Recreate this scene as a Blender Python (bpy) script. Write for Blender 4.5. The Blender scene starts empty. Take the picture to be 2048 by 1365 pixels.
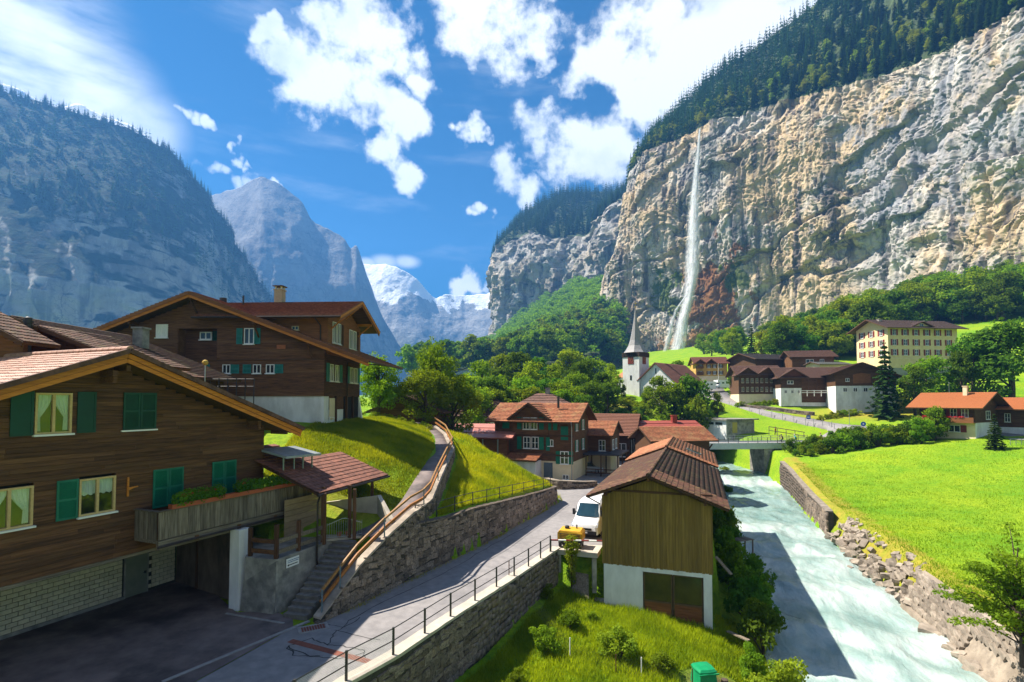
import bpy, bmesh, math, random
import numpy as np
from mathutils import Vector, Matrix

# ------------------------------------------------------------------ camera, sky, sun, exposure
scene = bpy.context.scene
COL = scene.collection
FPX, PITCH, SHIFT_PX, CAM_Z = 1052.0, math.atan(40 / 1052.0), 78.0, 10.0
cam_data = bpy.data.cameras.new('camera')
cam_data.sensor_width = 36.0
cam_data.lens = 36.0 * FPX / 2048.0
cam_data.shift_y = SHIFT_PX / 2048.0
cam_data.clip_start = 0.3
cam_data.clip_end = 20000.0
cam = bpy.data.objects.new('camera', cam_data)
cam.location = (0, 0, CAM_Z)
cam.rotation_euler = (math.pi / 2 + PITCH, 0, 0)
COL.objects.link(cam)
scene.camera = cam

CP, SP = math.cos(PITCH), math.sin(PITCH)
def ray(u, v):
    xc = (u - 1024) / FPX
    yc = (682.5 + SHIFT_PX - v) / FPX
    d = (xc, CP - yc * SP, SP + yc * CP)
    return (d[0] / d[1], 1.0, d[2] / d[1])
def G(u, v, z=0.0):
    r = ray(u, v); t = (z - CAM_Z) / r[2]
    return Vector((r[0] * t, t, z))
def D(u, v, Y):
    r = ray(u, v)
    return Vector((r[0] * Y, Y, CAM_Z + r[2] * Y))

SUN_DIR = Vector((-0.545, 0.21, 0.812)).normalized()
SUN_EL = math.asin(SUN_DIR.z)
sun_data = bpy.data.lights.new('sun', 'SUN')
sun_data.energy = 5.0
sun_data.angle = math.radians(0.55)
sun_data.color = (1.0, 0.92, 0.79)
sun = bpy.data.objects.new('sun', sun_data)
sun.rotation_euler = SUN_DIR.to_track_quat('Z', 'Y').to_euler()
COL.objects.link(sun)

scene.view_settings.view_transform = 'Standard'
scene.view_settings.look = 'None'
scene.view_settings.gamma = 1.0
scene.view_settings.use_curve_mapping = False
scene.view_settings.exposure = EXPOSURE = 1.52

def node(nt, typ, **kw):
    n = nt.nodes.new(typ)
    for k, v in kw.items():
        if k in ('ins',):
            for kk, vv in v.items():
                n.inputs[kk].default_value = vv
        else:
            setattr(n, k, v)
    return n

def build_world():
    w = bpy.data.worlds.new('World'); scene.world = w; w.use_nodes = True
    nt = w.node_tree; nt.nodes.clear(); L = nt.links.new
    out = node(nt, 'ShaderNodeOutputWorld'); bg = node(nt, 'ShaderNodeBackground')
    L(bg.outputs[0], out.inputs[0])
    sky = node(nt, 'ShaderNodeTexSky'); sky.sky_type = 'NISHITA'; sky.sun_disc = False
    sky.sun_elevation = SUN_EL
    sky.sun_rotation = math.atan2(SUN_DIR.x, SUN_DIR.y)
    sky.altitude = 800; sky.air_density = 1.0; sky.dust_density = 0.25; sky.ozone_density = 3.0
    hs = node(nt, 'ShaderNodeHueSaturation', ins={'Saturation': 1.68, 'Value': 0.27})
    L(sky.outputs[0], hs.inputs['Color'])
    bg.inputs['Strength'].default_value = 0.1
    tc = node(nt, 'ShaderNodeTexCoord')
    def noise(vec, scale, detail, rough):
        n = node(nt, 'ShaderNodeTexNoise', ins={'Scale': scale, 'Detail': detail, 'Roughness': rough}); L(vec, n.inputs['Vector']); return n
    def math_(op, a, b=None, c=None):
        m = node(nt, 'ShaderNodeMath', operation=op)
        for i, x in enumerate((a, b, c)):
            if x is None: continue
            if isinstance(x, (int, float)): m.inputs[i].default_value = x
            else: L(x, m.inputs[i])
        return m.outputs[0]
    def smooth(x, a, b):
        m = node(nt, 'ShaderNodeMapRange', interpolation_type='SMOOTHSTEP', ins={'From Min': a, 'From Max': b}); L(x, m.inputs['Value']); return m.outputs[0]
    dirv = tc.outputs['Generated']
    nz = noise(dirv, 5.0, 4, 0.55)
    sub = node(nt, 'ShaderNodeVectorMath', operation='SUBTRACT'); L(nz.outputs['Color'], sub.inputs[0]); sub.inputs[1].default_value = (.5, .5, .5)
    sc_ = node(nt, 'ShaderNodeVectorMath', operation='SCALE'); L(sub.outputs[0], sc_.inputs[0]); sc_.inputs['Scale'].default_value = 0.09
    add = node(nt, 'ShaderNodeVectorMath', operation='ADD'); L(dirv, add.inputs[0]); L(sc_.outputs[0], add.inputs[1])
    nz2 = noise(dirv, 21.0, 3, 0.6)
    s2 = node(nt, 'ShaderNodeVectorMath', operation='SUBTRACT'); L(nz2.outputs['Color'], s2.inputs[0]); s2.inputs[1].default_value = (.5, .5, .5)
    s3 = node(nt, 'ShaderNodeVectorMath', operation='SCALE'); L(s2.outputs[0], s3.inputs[0]); s3.inputs['Scale'].default_value = 0.055
    ad2 = node(nt, 'ShaderNodeVectorMath', operation='ADD'); L(add.outputs[0], ad2.inputs[0]); L(s3.outputs[0], ad2.inputs[1])
    dd = ad2.outputs[0]
    def blob(vec, u, v, r, inner):
        c = Vector(ray(u, v)).normalized(); e = Vector(ray(u + r * .7, v + r * .7)).normalized()
        rad = (c - e).length
        n = node(nt, 'ShaderNodeVectorMath', operation='DISTANCE'); L(vec, n.inputs[0]); n.inputs[1].default_value = c
        return smooth(n.outputs['Value'], rad * 1.75, rad * inner)
    # cumulus heaps, by direction
    heaps = [(590,115,55),(650,150,80),(715,185,72),(775,215,55),(825,228,32),(690,30,85),(765,70,85),(640,20,60),(825,120,45),(845,165,32),(548,55,30),
             (940,35,70),(1010,60,72),(1070,60,55),(900,5,60),(1095,100,28),
             (1300,40,75),(1350,110,85),(1270,135,60),(1170,145,55),(1230,120,55),(1430,60,130),(1560,20,140),(1290,205,48),
             (1115,250,50),(1165,300,65),(1225,320,62),(1100,310,38),(1025,345,40),(1065,375,36),(925,281,19),(945,268,21),(964,282,17),
             (755,300,34),(805,340,30),(345,205,20),(368,222,23),(395,238,23),(416,249,16),(393,330,22),(420,345,24),(442,352,18),(468,305,14),(480,328,20),(500,345,14),(478,386,22),(510,384,25),(537,387,17),(930,405,13),(955,417,15),(985,425,14),(922,570,18),(950,561,23),(980,566,19)]
    acc = None
    for (u, v, r) in heaps:
        b = blob(dd, u, v, r * 1.28, 0.05)
        acc = b if acc is None else math_('MAXIMUM', acc, b)
    # the same kind of sky goes on outside the view: broken cumulus from noise
    fbm = noise(dirv, 9.0, 10, 0.6).outputs['Fac']
    big = noise(dirv, 2.6, 4, 0.5).outputs['Fac']
    sep = node(nt, 'ShaderNodeSeparateXYZ'); L(dirv, sep.inputs[0])
    outside = smooth(sep.outputs['Y'], 0.55, 0.25)
    gen = math_('MULTIPLY', smooth(big, 0.5, 0.62), math_('MULTIPLY', outside, smooth(sep.outputs['Z'], 0.03, 0.2)))
    acc = math_('MAXIMUM', acc, gen)
    fine = noise(dirv, 26.0, 8, 0.65).outputs['Fac']
    dens = math_('ADD', acc, math_('ADD', math_('MULTIPLY', math_('SUBTRACT', fbm, 0.5), 2.6), math_('MULTIPLY', math_('SUBTRACT', fine, 0.5), 0.75)))
    alpha = math_('MULTIPLY', smooth(dens, 0.36, 0.88), smooth(acc, 0.0, 0.22))
    # thin veils: left cirrus blobs also paint the sun's glow; streaks down the valley
    st = node(nt, 'ShaderNodeMapping'); st.inputs['Scale'].default_value = (2.0, 2.0, 9.0); st.inputs['Rotation'].default_value = (0, math.radians(-28), 0)
    L(dirv, st.inputs['Vector'])
    cir = noise(st.outputs[0], 2.2, 6, 0.55).outputs['Fac']
    veil = None
    for (u, v, r) in [(-80,20,260),(70,90,170),(180,190,120),(280,260,80),(20,140,150)]:
        b = blob(dirv, u, v, r, 0.25)
        veil = b if veil is None else math_('MAXIMUM', veil, b)
    veil = math_('MULTIPLY', veil, smooth(cir, 0.22, 0.6))
    thin = math_('MULTIPLY', smooth(cir, 0.52, 0.85), 0.32)
    lens = None
    for (u, v, r) in [(770,524,26),(812,524,24),(735,526,20)]:
        c = Vector(ray(u, v)).normalized()
        sq = node(nt, 'ShaderNodeVectorMath', operation='SUBTRACT'); L(dirv, sq.inputs[0]); sq.inputs[1].default_value = c
        mu = node(nt, 'ShaderNodeVectorMath', operation='MULTIPLY'); L(sq.outputs[0], mu.inputs[0]); mu.inputs[1].default_value = (1, 1, 2.2)
        ln = node(nt, 'ShaderNodeVectorMath', operation='LENGTH'); L(mu.outputs[0], ln.inputs[0])
        b = math_('MULTIPLY', smooth(ln.outputs['Value'], r * 1.5 / FPX, r * .3 / FPX), 0.8)
        lens = b if lens is None else math_('MAXIMUM', lens, b)
    alpha = math_('MAXIMUM', alpha, math_('MAXIMUM', veil, math_('MAXIMUM', thin, lens)))
    shade = noise(dirv, 6.0, 6, 0.55).outputs['Fac']
    ramp = node(nt, 'ShaderNodeValToRGB'); L(math_('ADD', math_('MULTIPLY', shade, .7), math_('MULTIPLY', fbm, .3)), ramp.inputs[0])
    ramp.color_ramp.elements[0].position = 0.34; ramp.color_ramp.elements[0].color = (3.0, 3.25, 3.7, 1)
    ramp.color_ramp.elements[1].position = 0.5; ramp.color_ramp.elements[1].color = (4.9, 4.9, 4.8, 1)
    mix = node(nt, 'ShaderNodeMix', data_type='RGBA')
    L(alpha, mix.inputs['Factor']); L(hs.outputs[0], mix.inputs[6]); L(ramp.outputs[0], mix.inputs[7])
    L(mix.outputs[2], bg.inputs['Color'])
    w.cycles.sampling_method = 'MANUAL'; w.cycles.sample_map_resolution = 512
build_world()
scene.cycles.use_denoising = True
scene.cycles.max_bounces = 5
scene.cycles.diffuse_bounces = 2
scene.cycles.glossy_bounces = 2
scene.cycles.transmission_bounces = 4
scene.cycles.transparent_max_bounces = 8
scene.cycles.volume_bounces = 0

# ------------------------------------------------------------------ helpers
rnd = random.Random(11)
R = math.radians

class MB:
    """collects faces; build() links them as one mesh object"""
    def __init__(s): s.v = []; s.f = []; s.m = []
    def add(s, vs, fs, mi=0):
        o = len(s.v); s.v += [tuple(p) for p in vs]; s.f += [tuple(i + o for i in f) for f in fs]; s.m += [mi] * len(fs); return s
    def box(s, x0, x1, y0, y1, z0, z1, mi=0):
        return s.add([(x0,y0,z0),(x1,y0,z0),(x1,y1,z0),(x0,y1,z0),(x0,y0,z1),(x1,y0,z1),(x1,y1,z1),(x0,y1,z1)],
                     [(0,3,2,1),(4,5,6,7),(0,1,5,4),(1,2,6,5),(2,3,7,6),(3,0,4,7)], mi)
    def bar(s, a, b, w, h=None, up=(0,0,1), mi=0):
        """box beam from a to b, width w (sideways), height h"""
        a = Vector(a); b = Vector(b); h = w if h is None else h
        d = (b - a).normalized(); u = Vector(up)
        if abs(d.dot(u)) > .98: u = Vector((1,0,0))
        r = d.cross(u).normalized() * (w / 2); u = r.cross(d).normalized() * (h / 2)
        vs = [a - r - u, a + r - u, a + r + u, a - r + u, b - r - u, b + r - u, b + r + u, b - r + u]
        return s.add(vs, [(0,1,2,3),(7,6,5,4),(0,4,5,1),(1,5,6,2),(2,6,7,3),(3,7,4,0)], mi)
    def tube(s, pts, rad, n=8, mi=0, caps=True):
        pts = [Vector(p) for p in pts]; rads = rad if isinstance(rad, (list, tuple)) else [rad] * len(pts)
        vs = []; fs = []; prev = None
        for i, p in enumerate(pts):
            d = (pts[min(i+1, len(pts)-1)] - pts[max(i-1, 0)]).normalized()
            ref = Vector((0,0,1)) if abs(d.z) < .95 else Vector((1,0,0))
            if prev is not None and (prev - d * prev.dot(d)).length > .1: ref = prev
            a = (ref - d * ref.dot(d)).normalized(); prev = a; b = d.cross(a)
            vs += [p + (a * math.cos(2*math.pi*k/n) + b * math.sin(2*math.pi*k/n)) * rads[i] for k in range(n)]
        for i in range(len(pts) - 1):
            for k in range(n):
                k2 = (k + 1) % n
                fs.append((i*n+k, i*n+k2, (i+1)*n+k2, (i+1)*n+k))
        if caps:
            fs.append(tuple(reversed(range(n)))); fs.append(tuple(range((len(pts)-1)*n, len(pts)*n)))
        return s.add(vs, fs, mi)
    def prism(s, poly, z0, z1, mi=0):
        """poly: (x, y) outline anticlockwise, extruded in z"""
        n = len(poly)
        vs = [(p[0], p[1], z0) for p in poly] + [(p[0], p[1], z1) for p in poly]
        fs = [tuple(reversed(range(n))), tuple(range(n, 2*n))] + [(i, (i+1) % n, n + (i+1) % n, n + i) for i in range(n)]
        return s.add(vs, fs, mi)
    def slab(s, poly, y0, y1, mi=0):
        """poly: (x, z) outline, extruded in y"""
        n = len(poly)
        vs = [(p[0], y0, p[1]) for p in poly] + [(p[0], y1, p[1]) for p in poly]
        fs = [tuple(range(n)), tuple(reversed(range(n, 2*n)))] + [(n + i, n + (i+1) % n, (i+1) % n, i) for i in range(n)]
        return s.add(vs, fs, mi)
    def xslab(s, poly, x0, x1, mi=0):
        """poly: (y, z) outline, extruded in x"""
        n = len(poly)
        vs = [(x0, p[0], p[1]) for p in poly] + [(x1, p[0], p[1]) for p in poly]
        fs = [tuple(reversed(range(n))), tuple(range(n, 2*n))] + [(i, (i+1) % n, n + (i+1) % n, n + i) for i in range(n)]
        return s.add(vs, fs, mi)
    def quad(s, a, b, c, d, mi=0): return s.add([a, b, c, d], [(0,1,2,3)], mi)
    def lathe(s, prof, n=12, c=(0,0,0), mi=0):
        vs = []; fs = []
        for (r, z) in prof:
            vs += [(c[0] + r*math.cos(2*math.pi*k/n), c[1] + r*math.sin(2*math.pi*k/n), c[2] + z) for k in range(n)]
        for i in range(len(prof)-1):
            for k in range(n):
                fs.append((i*n+k, i*n+(k+1)%n, (i+1)*n+(k+1)%n, (i+1)*n+k))
        fs.append(tuple(reversed(range(n)))); fs.append(tuple(range((len(prof)-1)*n, len(prof)*n)))
        return s.add(vs, fs, mi)
    def mesh(s, name, mats, smooth=False):
        me = bpy.data.meshes.new(name); me.from_pydata(s.v, [], s.f)
        for m in (mats if isinstance(mats, (list, tuple)) else [mats]): me.materials.append(m)
        if any(s.m): me.polygons.foreach_set('material_index', s.m)
        if smooth: me.polygons.foreach_set('use_smooth', [True] * len(s.f))
        me.update(); return me
    def build(s, name, mats, parent=None, smooth=False, loc=None, rot=None):
        return link(name, s.mesh(name, mats, smooth), parent, loc, rot)

def link(name, data, parent=None, loc=None, rot=None, scale=None):
    o = bpy.data.objects.new(name, data); COL.objects.link(o)
    if parent is not None: o.parent = parent
    if loc is not None: o.location = loc
    if rot is not None: o.rotation_euler = rot
    if scale is not None: o.scale = (scale,) * 3 if isinstance(scale, (int, float)) else scale
    return o

def tag(o, label=None, cat=None, group=None, kind=None):
    if label: o['label'] = label
    if cat: o['category'] = cat
    if group: o['group'] = group
    if kind: o['kind'] = kind
    return o

def thing(name, label, cat, loc=(0,0,0), rz=0.0, group=None):
    o = link(name, None, None, loc, (0, 0, rz)); o.empty_display_size = .2
    return tag(o, label, cat, group)

def frame_of(o_xy, d):
    return math.atan2(d[1], d[0])

def np_mesh(name, verts, faces, mats, smooth=False, mi=None):
    """verts (n,3), faces (m,k) arrays"""
    verts = np.asarray(verts, np.float32); faces = np.asarray(faces, np.int32)
    me = bpy.data.meshes.new(name); k = faces.shape[1]; m = len(faces)
    me.vertices.add(len(verts)); me.vertices.foreach_set('co', verts.ravel())
    me.loops.add(m * k); me.loops.foreach_set('vertex_index', faces.ravel())
    me.polygons.add(m); me.polygons.foreach_set('loop_start', np.arange(m, dtype=np.int32) * k)
    for mt in (mats if isinstance(mats, (list, tuple)) else [mats]): me.materials.append(mt)
    if mi is not None: me.polygons.foreach_set('material_index', np.asarray(mi, np.int32))
    if smooth: me.polygons.foreach_set('use_smooth', np.ones(m, bool))
    me.update(calc_edges=True); return me

def join_copies(mesh_v, mesh_f, mats4):
    """many transformed copies of one small mesh as arrays; mats4 (n,4,4)"""
    V = np.asarray(mesh_v, np.float32); n = len(mats4)
    M = np.asarray(mats4, np.float32)
    vv = np.einsum('nij,kj->nki', M[:, :3, :3], V) + M[:, None, :3, 3]
    Fc = np.asarray(mesh_f, np.int32)
    ff = Fc[None] + (np.arange(n, dtype=np.int32) * len(V))[:, None, None]
    return vv.reshape(-1, 3), ff.reshape(-1, Fc.shape[1])

def mesh_quads(me):
    v = np.array([tuple(x.co) for x in me.vertices], np.float32)
    f = []
    for p in me.polygons:
        t = list(p.vertices)
        if len(t) == 4: f.append(t)
        elif len(t) == 3: f.append(t + [t[2]])
    return v, f
def mesh_tris(me):
    v = np.array([tuple(x.co) for x in me.vertices], np.float32); f = []
    for p in me.polygons:
        t = list(p.vertices)
        for i in range(1, len(t) - 1): f.append((t[0], t[i], t[i+1]))
    return v, f

# value noise on arrays
def _h(ix, iy, iz, seed):
    h = (ix.astype(np.int64) * 374761393 + iy.astype(np.int64) * 668265263 + iz.astype(np.int64) * 2147483647 + seed * 974711) & 0xffffffff
    h = ((h ^ (h >> 13)) * 1274126177) & 0xffffffff
    h = ((h ^ (h >> 16)) * 2246822519) & 0xffffffff
    return ((h ^ (h >> 15)) & 0xffffff).astype(np.float32) / 0xffffff
def vnoise(x, y, z=None, seed=0):
    x = np.asarray(x, float); y = np.asarray(y, float); z = np.zeros_like(x) if z is None else np.asarray(z, float)
    ix, iy, iz = np.floor(x), np.floor(y), np.floor(z)
    fx, fy, fz = x - ix, y - iy, z - iz
    fx, fy, fz = [t * t * t * (t * (t * 6 - 15) + 10) for t in (fx, fy, fz)]
    r = 0
    for a in (0, 1):
        for b in (0, 1):
            for c in (0, 1):
                w = (fx if a else 1 - fx) * (fy if b else 1 - fy) * (fz if c else 1 - fz)
                r = r + w * _h(ix + a, iy + b, iz + c, seed)
    return r * 2 - 1
def fbm(x, y, z=None, oct=5, seed=0, gain=.5):
    r = 0; a = 1.0; f = 1.0; t = 0
    for i in range(oct):
        r = r + a * vnoise(np.asarray(x) * f, np.asarray(y) * f, None if z is None else np.asarray(z) * f, seed + i * 17); t += a; a *= gain; f *= 2.03
    return r / t
def ridged(x, y, z=None, oct=5, seed=0):
    r = 0; a = 1.0; f = 1.0; t = 0
    for i in range(oct):
        r = r + a * (1 - np.abs(vnoise(np.asarray(x) * f, np.asarray(y) * f, None if z is None else np.asarray(z) * f, seed + i * 23))); t += a; a *= .5; f *= 2.1
    return r / t * 2 - 1

# ------------------------------------------------------------------ materials
MATS = {}
def mat(name, c1, c2=None, scale=4.0, stretch=(1,1,1), rough=.85, bump=.3, bscale=None, var=.12, detail=6, metallic=0.0, spec=.3,
        c3=None, c3scale=.6, c3amt=.5, lo=.35, hi=.65, dist=.02, world=False, coat=0.0):
    """procedural surface: two noise-mixed colours, optional large blotches of a third, per-object value shift, noise bump"""
    if name in MATS: return MATS[name]
    m = bpy.data.materials.new(name); m.use_nodes = True; nt = m.node_tree; L = nt.links.new
    b = nt.nodes['Principled BSDF']
    b.inputs['Roughness'].default_value = rough; b.inputs['Metallic'].default_value = metallic
    b.inputs['Specular IOR Level'].default_value = spec
    if coat: b.inputs['Coat Weight'].default_value = coat; b.inputs['Coat Roughness'].default_value = .08
    c2 = c2 or tuple(x * .72 for x in c1)
    tc = node(nt, 'ShaderNodeTexCoord'); mp = node(nt, 'ShaderNodeMapping'); mp.inputs['Scale'].default_value = stretch
    oi = node(nt, 'ShaderNodeObjectInfo')
    if world:
        geo = node(nt, 'ShaderNodeNewGeometry'); L(geo.outputs['Position'], mp.inputs['Vector'])
    else:
        sh = node(nt, 'ShaderNodeVectorMath', operation='SCALE'); sh.inputs[0].default_value = (37, 53, 71); L(oi.outputs['Random'], sh.inputs['Scale'])
        ad = node(nt, 'ShaderNodeVectorMath', operation='ADD'); L(tc.outputs['Object'], ad.inputs[0]); L(sh.outputs[0], ad.inputs[1])
        L(ad.outputs[0], mp.inputs['Vector'])
    nz = node(nt, 'ShaderNodeTexNoise', ins={'Scale': scale, 'Detail': detail, 'Roughness': .62}); L(mp.outputs[0], nz.inputs['Vector'])
    rp = node(nt, 'ShaderNodeValToRGB'); L(nz.outputs['Fac'], rp.inputs[0])
    e = rp.color_ramp.elements; e[0].position = lo; e[0].color = (*c2, 1); e[1].position = hi; e[1].color = (*c1, 1)
    col = rp.outputs[0]
    if c3:
        n3 = node(nt, 'ShaderNodeTexNoise', ins={'Scale': c3scale, 'Detail': 5, 'Roughness': .6}); L(mp.outputs[0], n3.inputs['Vector'])
        mr = node(nt, 'ShaderNodeMapRange', interpolation_type='SMOOTHSTEP', ins={'From Min': .48, 'From Max': .68, 'To Max': c3amt}); L(n3.outputs['Fac'], mr.inputs['Value'])
        mx = node(nt, 'ShaderNodeMix', data_type='RGBA'); L(mr.outputs[0], mx.inputs['Factor']); L(col, mx.inputs[6]); mx.inputs[7].default_value = (*c3, 1); col = mx.outputs[2]
    if var:
        hv = node(nt, 'ShaderNodeHueSaturation'); L(col, hv.inputs['Color'])
        mr = node(nt, 'ShaderNodeMapRange', ins={'To Min': 1 - var, 'To Max': 1 + var}); L(oi.outputs['Random'], mr.inputs['Value']); L(mr.outputs[0], hv.inputs['Value'])
        col = hv.outputs[0]
    L(col, b.inputs['Base Color'])
    if bump:
        nb = node(nt, 'ShaderNodeTexNoise', ins={'Scale': bscale or scale * 3, 'Detail': 5, 'Roughness': .6}); L(mp.outputs[0], nb.inputs['Vector'])
        bp = node(nt, 'ShaderNodeBump', ins={'Strength': bump, 'Distance': dist}); L(nb.outputs['Fac'], bp.inputs['Height']); L(bp.outputs[0], b.inputs['Normal'])
    MATS[name] = m; return m

def leaf_mat(name, c1, c2, scale=.5, var=.2, trans=.3):
    if name in MATS: return MATS[name]
    m = bpy.data.materials.new(name); m.use_nodes = True; nt = m.node_tree; L = nt.links.new
    out = nt.nodes['Material Output']; nt.nodes.remove(nt.nodes['Principled BSDF'])
    geo = node(nt, 'ShaderNodeNewGeometry'); nz = node(nt, 'ShaderNodeTexNoise', ins={'Scale': scale, 'Detail': 4}); L(geo.outputs['Position'], nz.inputs['Vector'])
    rp = node(nt, 'ShaderNodeValToRGB'); L(nz.outputs['Fac'], rp.inputs[0]); e = rp.color_ramp.elements
    e[0].position = .35; e[0].color = (*c2, 1); e[1].position = .65; e[1].color = (*c1, 1)
    oi = node(nt, 'ShaderNodeObjectInfo'); hv = node(nt, 'ShaderNodeHueSaturation'); L(rp.outputs[0], hv.inputs['Color'])
    mr = node(nt, 'ShaderNodeMapRange', ins={'To Min': 1 - var, 'To Max': 1 + var}); L(oi.outputs['Random'], mr.inputs['Value']); L(mr.outputs[0], hv.inputs['Value'])
    mh = node(nt, 'ShaderNodeMapRange', ins={'To Min': .475, 'To Max': .52}); L(oi.outputs['Random'], mh.inputs['Value']); L(mh.outputs[0], hv.inputs['Hue'])
    df = node(nt, 'ShaderNodeBsdfDiffuse'); tr = node(nt, 'ShaderNodeBsdfTranslucent'); mx = node(nt, 'ShaderNodeMixShader', ins={'Fac': trans})
    L(hv.outputs[0], df.inputs['Color'])
    br = node(nt, 'ShaderNodeMix', data_type='RGBA', blend_type='MULTIPLY', ins={'Factor': 1.0}); L(hv.outputs[0], br.inputs[6]); br.inputs[7].default_value = (1.5, 1.35, .5, 1); L(br.outputs[2], tr.inputs['Color'])
    L(df.outputs[0], mx.inputs[1]); L(tr.outputs[0], mx.inputs[2]); L(mx.outputs[0], out.inputs['Surface'])
    MATS[name] = m; return m

def glass_mat():
    m = bpy.data.materials.new('window_glass'); m.use_nodes = True; nt = m.node_tree; L = nt.links.new
    out = nt.nodes['Material Output']; nt.nodes.remove(nt.nodes['Principled BSDF'])
    gl = node(nt, 'ShaderNodeBsdfGlossy', ins={'Roughness': .03, 'Color': (.9, .95, 1, 1)}); tr = node(nt, 'ShaderNodeBsdfTransparent', ins={'Color': (.8, .86, .84, 1)})
    fr = node(nt, 'ShaderNodeFresnel', ins={'IOR': 1.6}); mr = node(nt, 'ShaderNodeMapRange', ins={'From Max': .5, 'To Min': .07, 'To Max': .45}); L(fr.outputs[0], mr.inputs['Value'])
    mx = node(nt, 'ShaderNodeMixShader'); L(mr.outputs[0], mx.inputs[0]); L(tr.outputs[0], mx.inputs[1]); L(gl.outputs[0], mx.inputs[2]); L(mx.outputs[0], out.inputs[0])
    return m
GLASS = glass_mat()
PANE = mat('dark_pane', (.035,.045,.05), (.015,.02,.025), scale=1.2, rough=.06, bump=.02, spec=.8, var=.4)
WOOD_DARK = mat('dark_timber', (.155,.068,.026), (.055,.025,.011), scale=3, stretch=(.35,6,6), rough=.8, bump=.5, var=.28, c3=(.20,.105,.045), c3scale=.35, c3amt=.45)
WOOD_DARK_V = mat('dark_timber_upright', (.13,.06,.026), (.045,.021,.010), scale=3, stretch=(6,6,.35), rough=.8, bump=.5, var=.25)
WOOD_BROWN = mat('brown_timber', (.13,.062,.026), (.05,.024,.012), scale=3, stretch=(.35,6,6), rough=.8, bump=.4, var=.25)
WOOD_ORANGE = mat('orange_timber', (.58,.21,.028), (.38,.12,.014), scale=3, stretch=(.4,6,6), rough=.55, bump=.25, var=.12)
WOOD_ORANGE_Y = mat('orange_timber_long', (.58,.21,.028), (.38,.12,.014), scale=3, stretch=(6,.4,6), rough=.55, bump=.25, var=.12)
WOOD_REDDISH = mat('reddish_timber', (.27,.105,.035), (.15,.055,.018), scale=3, stretch=(.35,6,6), rough=.7, bump=.3, var=.15)
WOOD_BARN = mat('olive_barn_board', (.27,.17,.038), (.165,.10,.022), scale=2.2, stretch=(6,6,.3), rough=.8, bump=.4, var=.16, c3=(.16,.12,.03), c3scale=.3)
WOOD_GREY = mat('weathered_grey_board', (.24,.20,.15), (.09,.07,.05), scale=2.2, stretch=(7,7,.5), rough=.9, bump=.5, var=.25)
WOOD_GREY_H = mat('weathered_grey_beam', (.2,.165,.12), (.08,.062,.045), scale=2.2, stretch=(.4,7,7), rough=.9, bump=.5, var=.2)
TILE_PINK = mat('pale_red_tile', (.44,.24,.17), (.32,.16,.11), scale=9, rough=.62, bump=.2, var=.14)
TILE_RED = mat('red_brown_tile', (.24,.095,.06), (.115,.046,.032), scale=4, rough=.7, bump=.3, var=.25)
TILE_BROWN = mat('mossy_brown_tile', (.125,.052,.031), (.05,.025,.017), scale=5, rough=.85, bump=.4, var=.38, c3=(.17,.14,.05), c3scale=1.1, c3amt=.5)
TILE_ORANGE = mat('orange_brown_tile', (.34,.125,.055), (.13,.05,.026), scale=3.2, rough=.8, bump=.35, var=.3, c3=(.28,.2,.09), c3scale=.8, c3amt=.4)
TILE_DULL = mat('dull_brown_tile', (.15,.075,.052), (.065,.036,.028), scale=3, rough=.85, bump=.35, var=.2)
TILE_GREY = mat('grey_slate_tile', (.17,.14,.13), (.10,.085,.085), scale=4, rough=.7, bump=.3, var=.15)
TILE_FLAT = mat('clean_orange_tile', (.46,.17,.06), (.36,.125,.045), scale=6, rough=.7, bump=.2, var=.08)
WHITE = mat('white_render', (.78,.78,.76), (.64,.64,.62), scale=1.5, stretch=(1,1,.4), rough=.9, bump=.15, bscale=30, var=.04, c3=(.42,.41,.38), c3scale=.6, c3amt=.45)
CREAM = mat('cream_render', (.74,.62,.42), (.66,.54,.35), scale=1.2, rough=.9, bump=.12, bscale=25, var=.04)
YELLOW_R = mat('yellow_render', (.74,.60,.34), (.66,.52,.28), scale=1.0, rough=.9, bump=.1, bscale=20, var=.03)
CONCRETE = mat('old_concrete', (.36,.34,.29), (.17,.16,.145), scale=1.3, rough=.9, bump=.4, bscale=14, var=.06, c3=(.09,.09,.085), c3scale=.7, c3amt=.75)
CONCRETE_L = mat('pale_concrete', (.46,.41,.34), (.35,.315,.265), scale=2, rough=.9, bump=.25, bscale=20, var=.05)
BLOCK = mat('cream_block', (.66,.58,.40), (.54,.47,.32), scale=6, rough=.92, bump=.3, bscale=40, var=.1)
MORTAR = mat('dark_mortar', (.07,.062,.05), (.04,.036,.03), scale=8, rough=.95, bump=.3, var=0)
STONE = mat('wall_stone', (.27,.21,.165), (.08,.066,.057), scale=4, rough=.92, bump=.7, bscale=14, var=.45, c3=(.20,.135,.075), c3scale=1.5, c3amt=.5, dist=.03)
STONE_R = mat('river_stone', (.34,.285,.23), (.18,.15,.12), scale=1.5, rough=.9, bump=.6, bscale=9, var=.25, dist=.03)
GREEN_P = mat('green_paint', (.012,.17,.105), (.008,.125,.078), scale=2, rough=.5, bump=.1, var=.1)
GREEN_D = mat('dark_green_paint', (.006,.062,.040), (.005,.045,.03), scale=2, rough=.5, bump=.1, var=.1)
TEAL_P = mat('teal_paint', (.035,.22,.20), (.025,.16,.15), scale=2, rough=.5, bump=.1, var=.1)
RED_P = mat('dark_red_paint', (.24,.035,.028), (.17,.025,.02), scale=2, rough=.5, bump=.1, var=.15)
FRAME_Y = mat('varnished_frame', (.62,.44,.20), (.52,.35,.15), scale=3, stretch=(3,3,3), rough=.45, bump=.1, var=.06)
FRAME_W = mat('white_frame', (.80,.79,.75), (.74,.73,.70), scale=3, rough=.45, bump=.03, var=.04)
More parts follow.
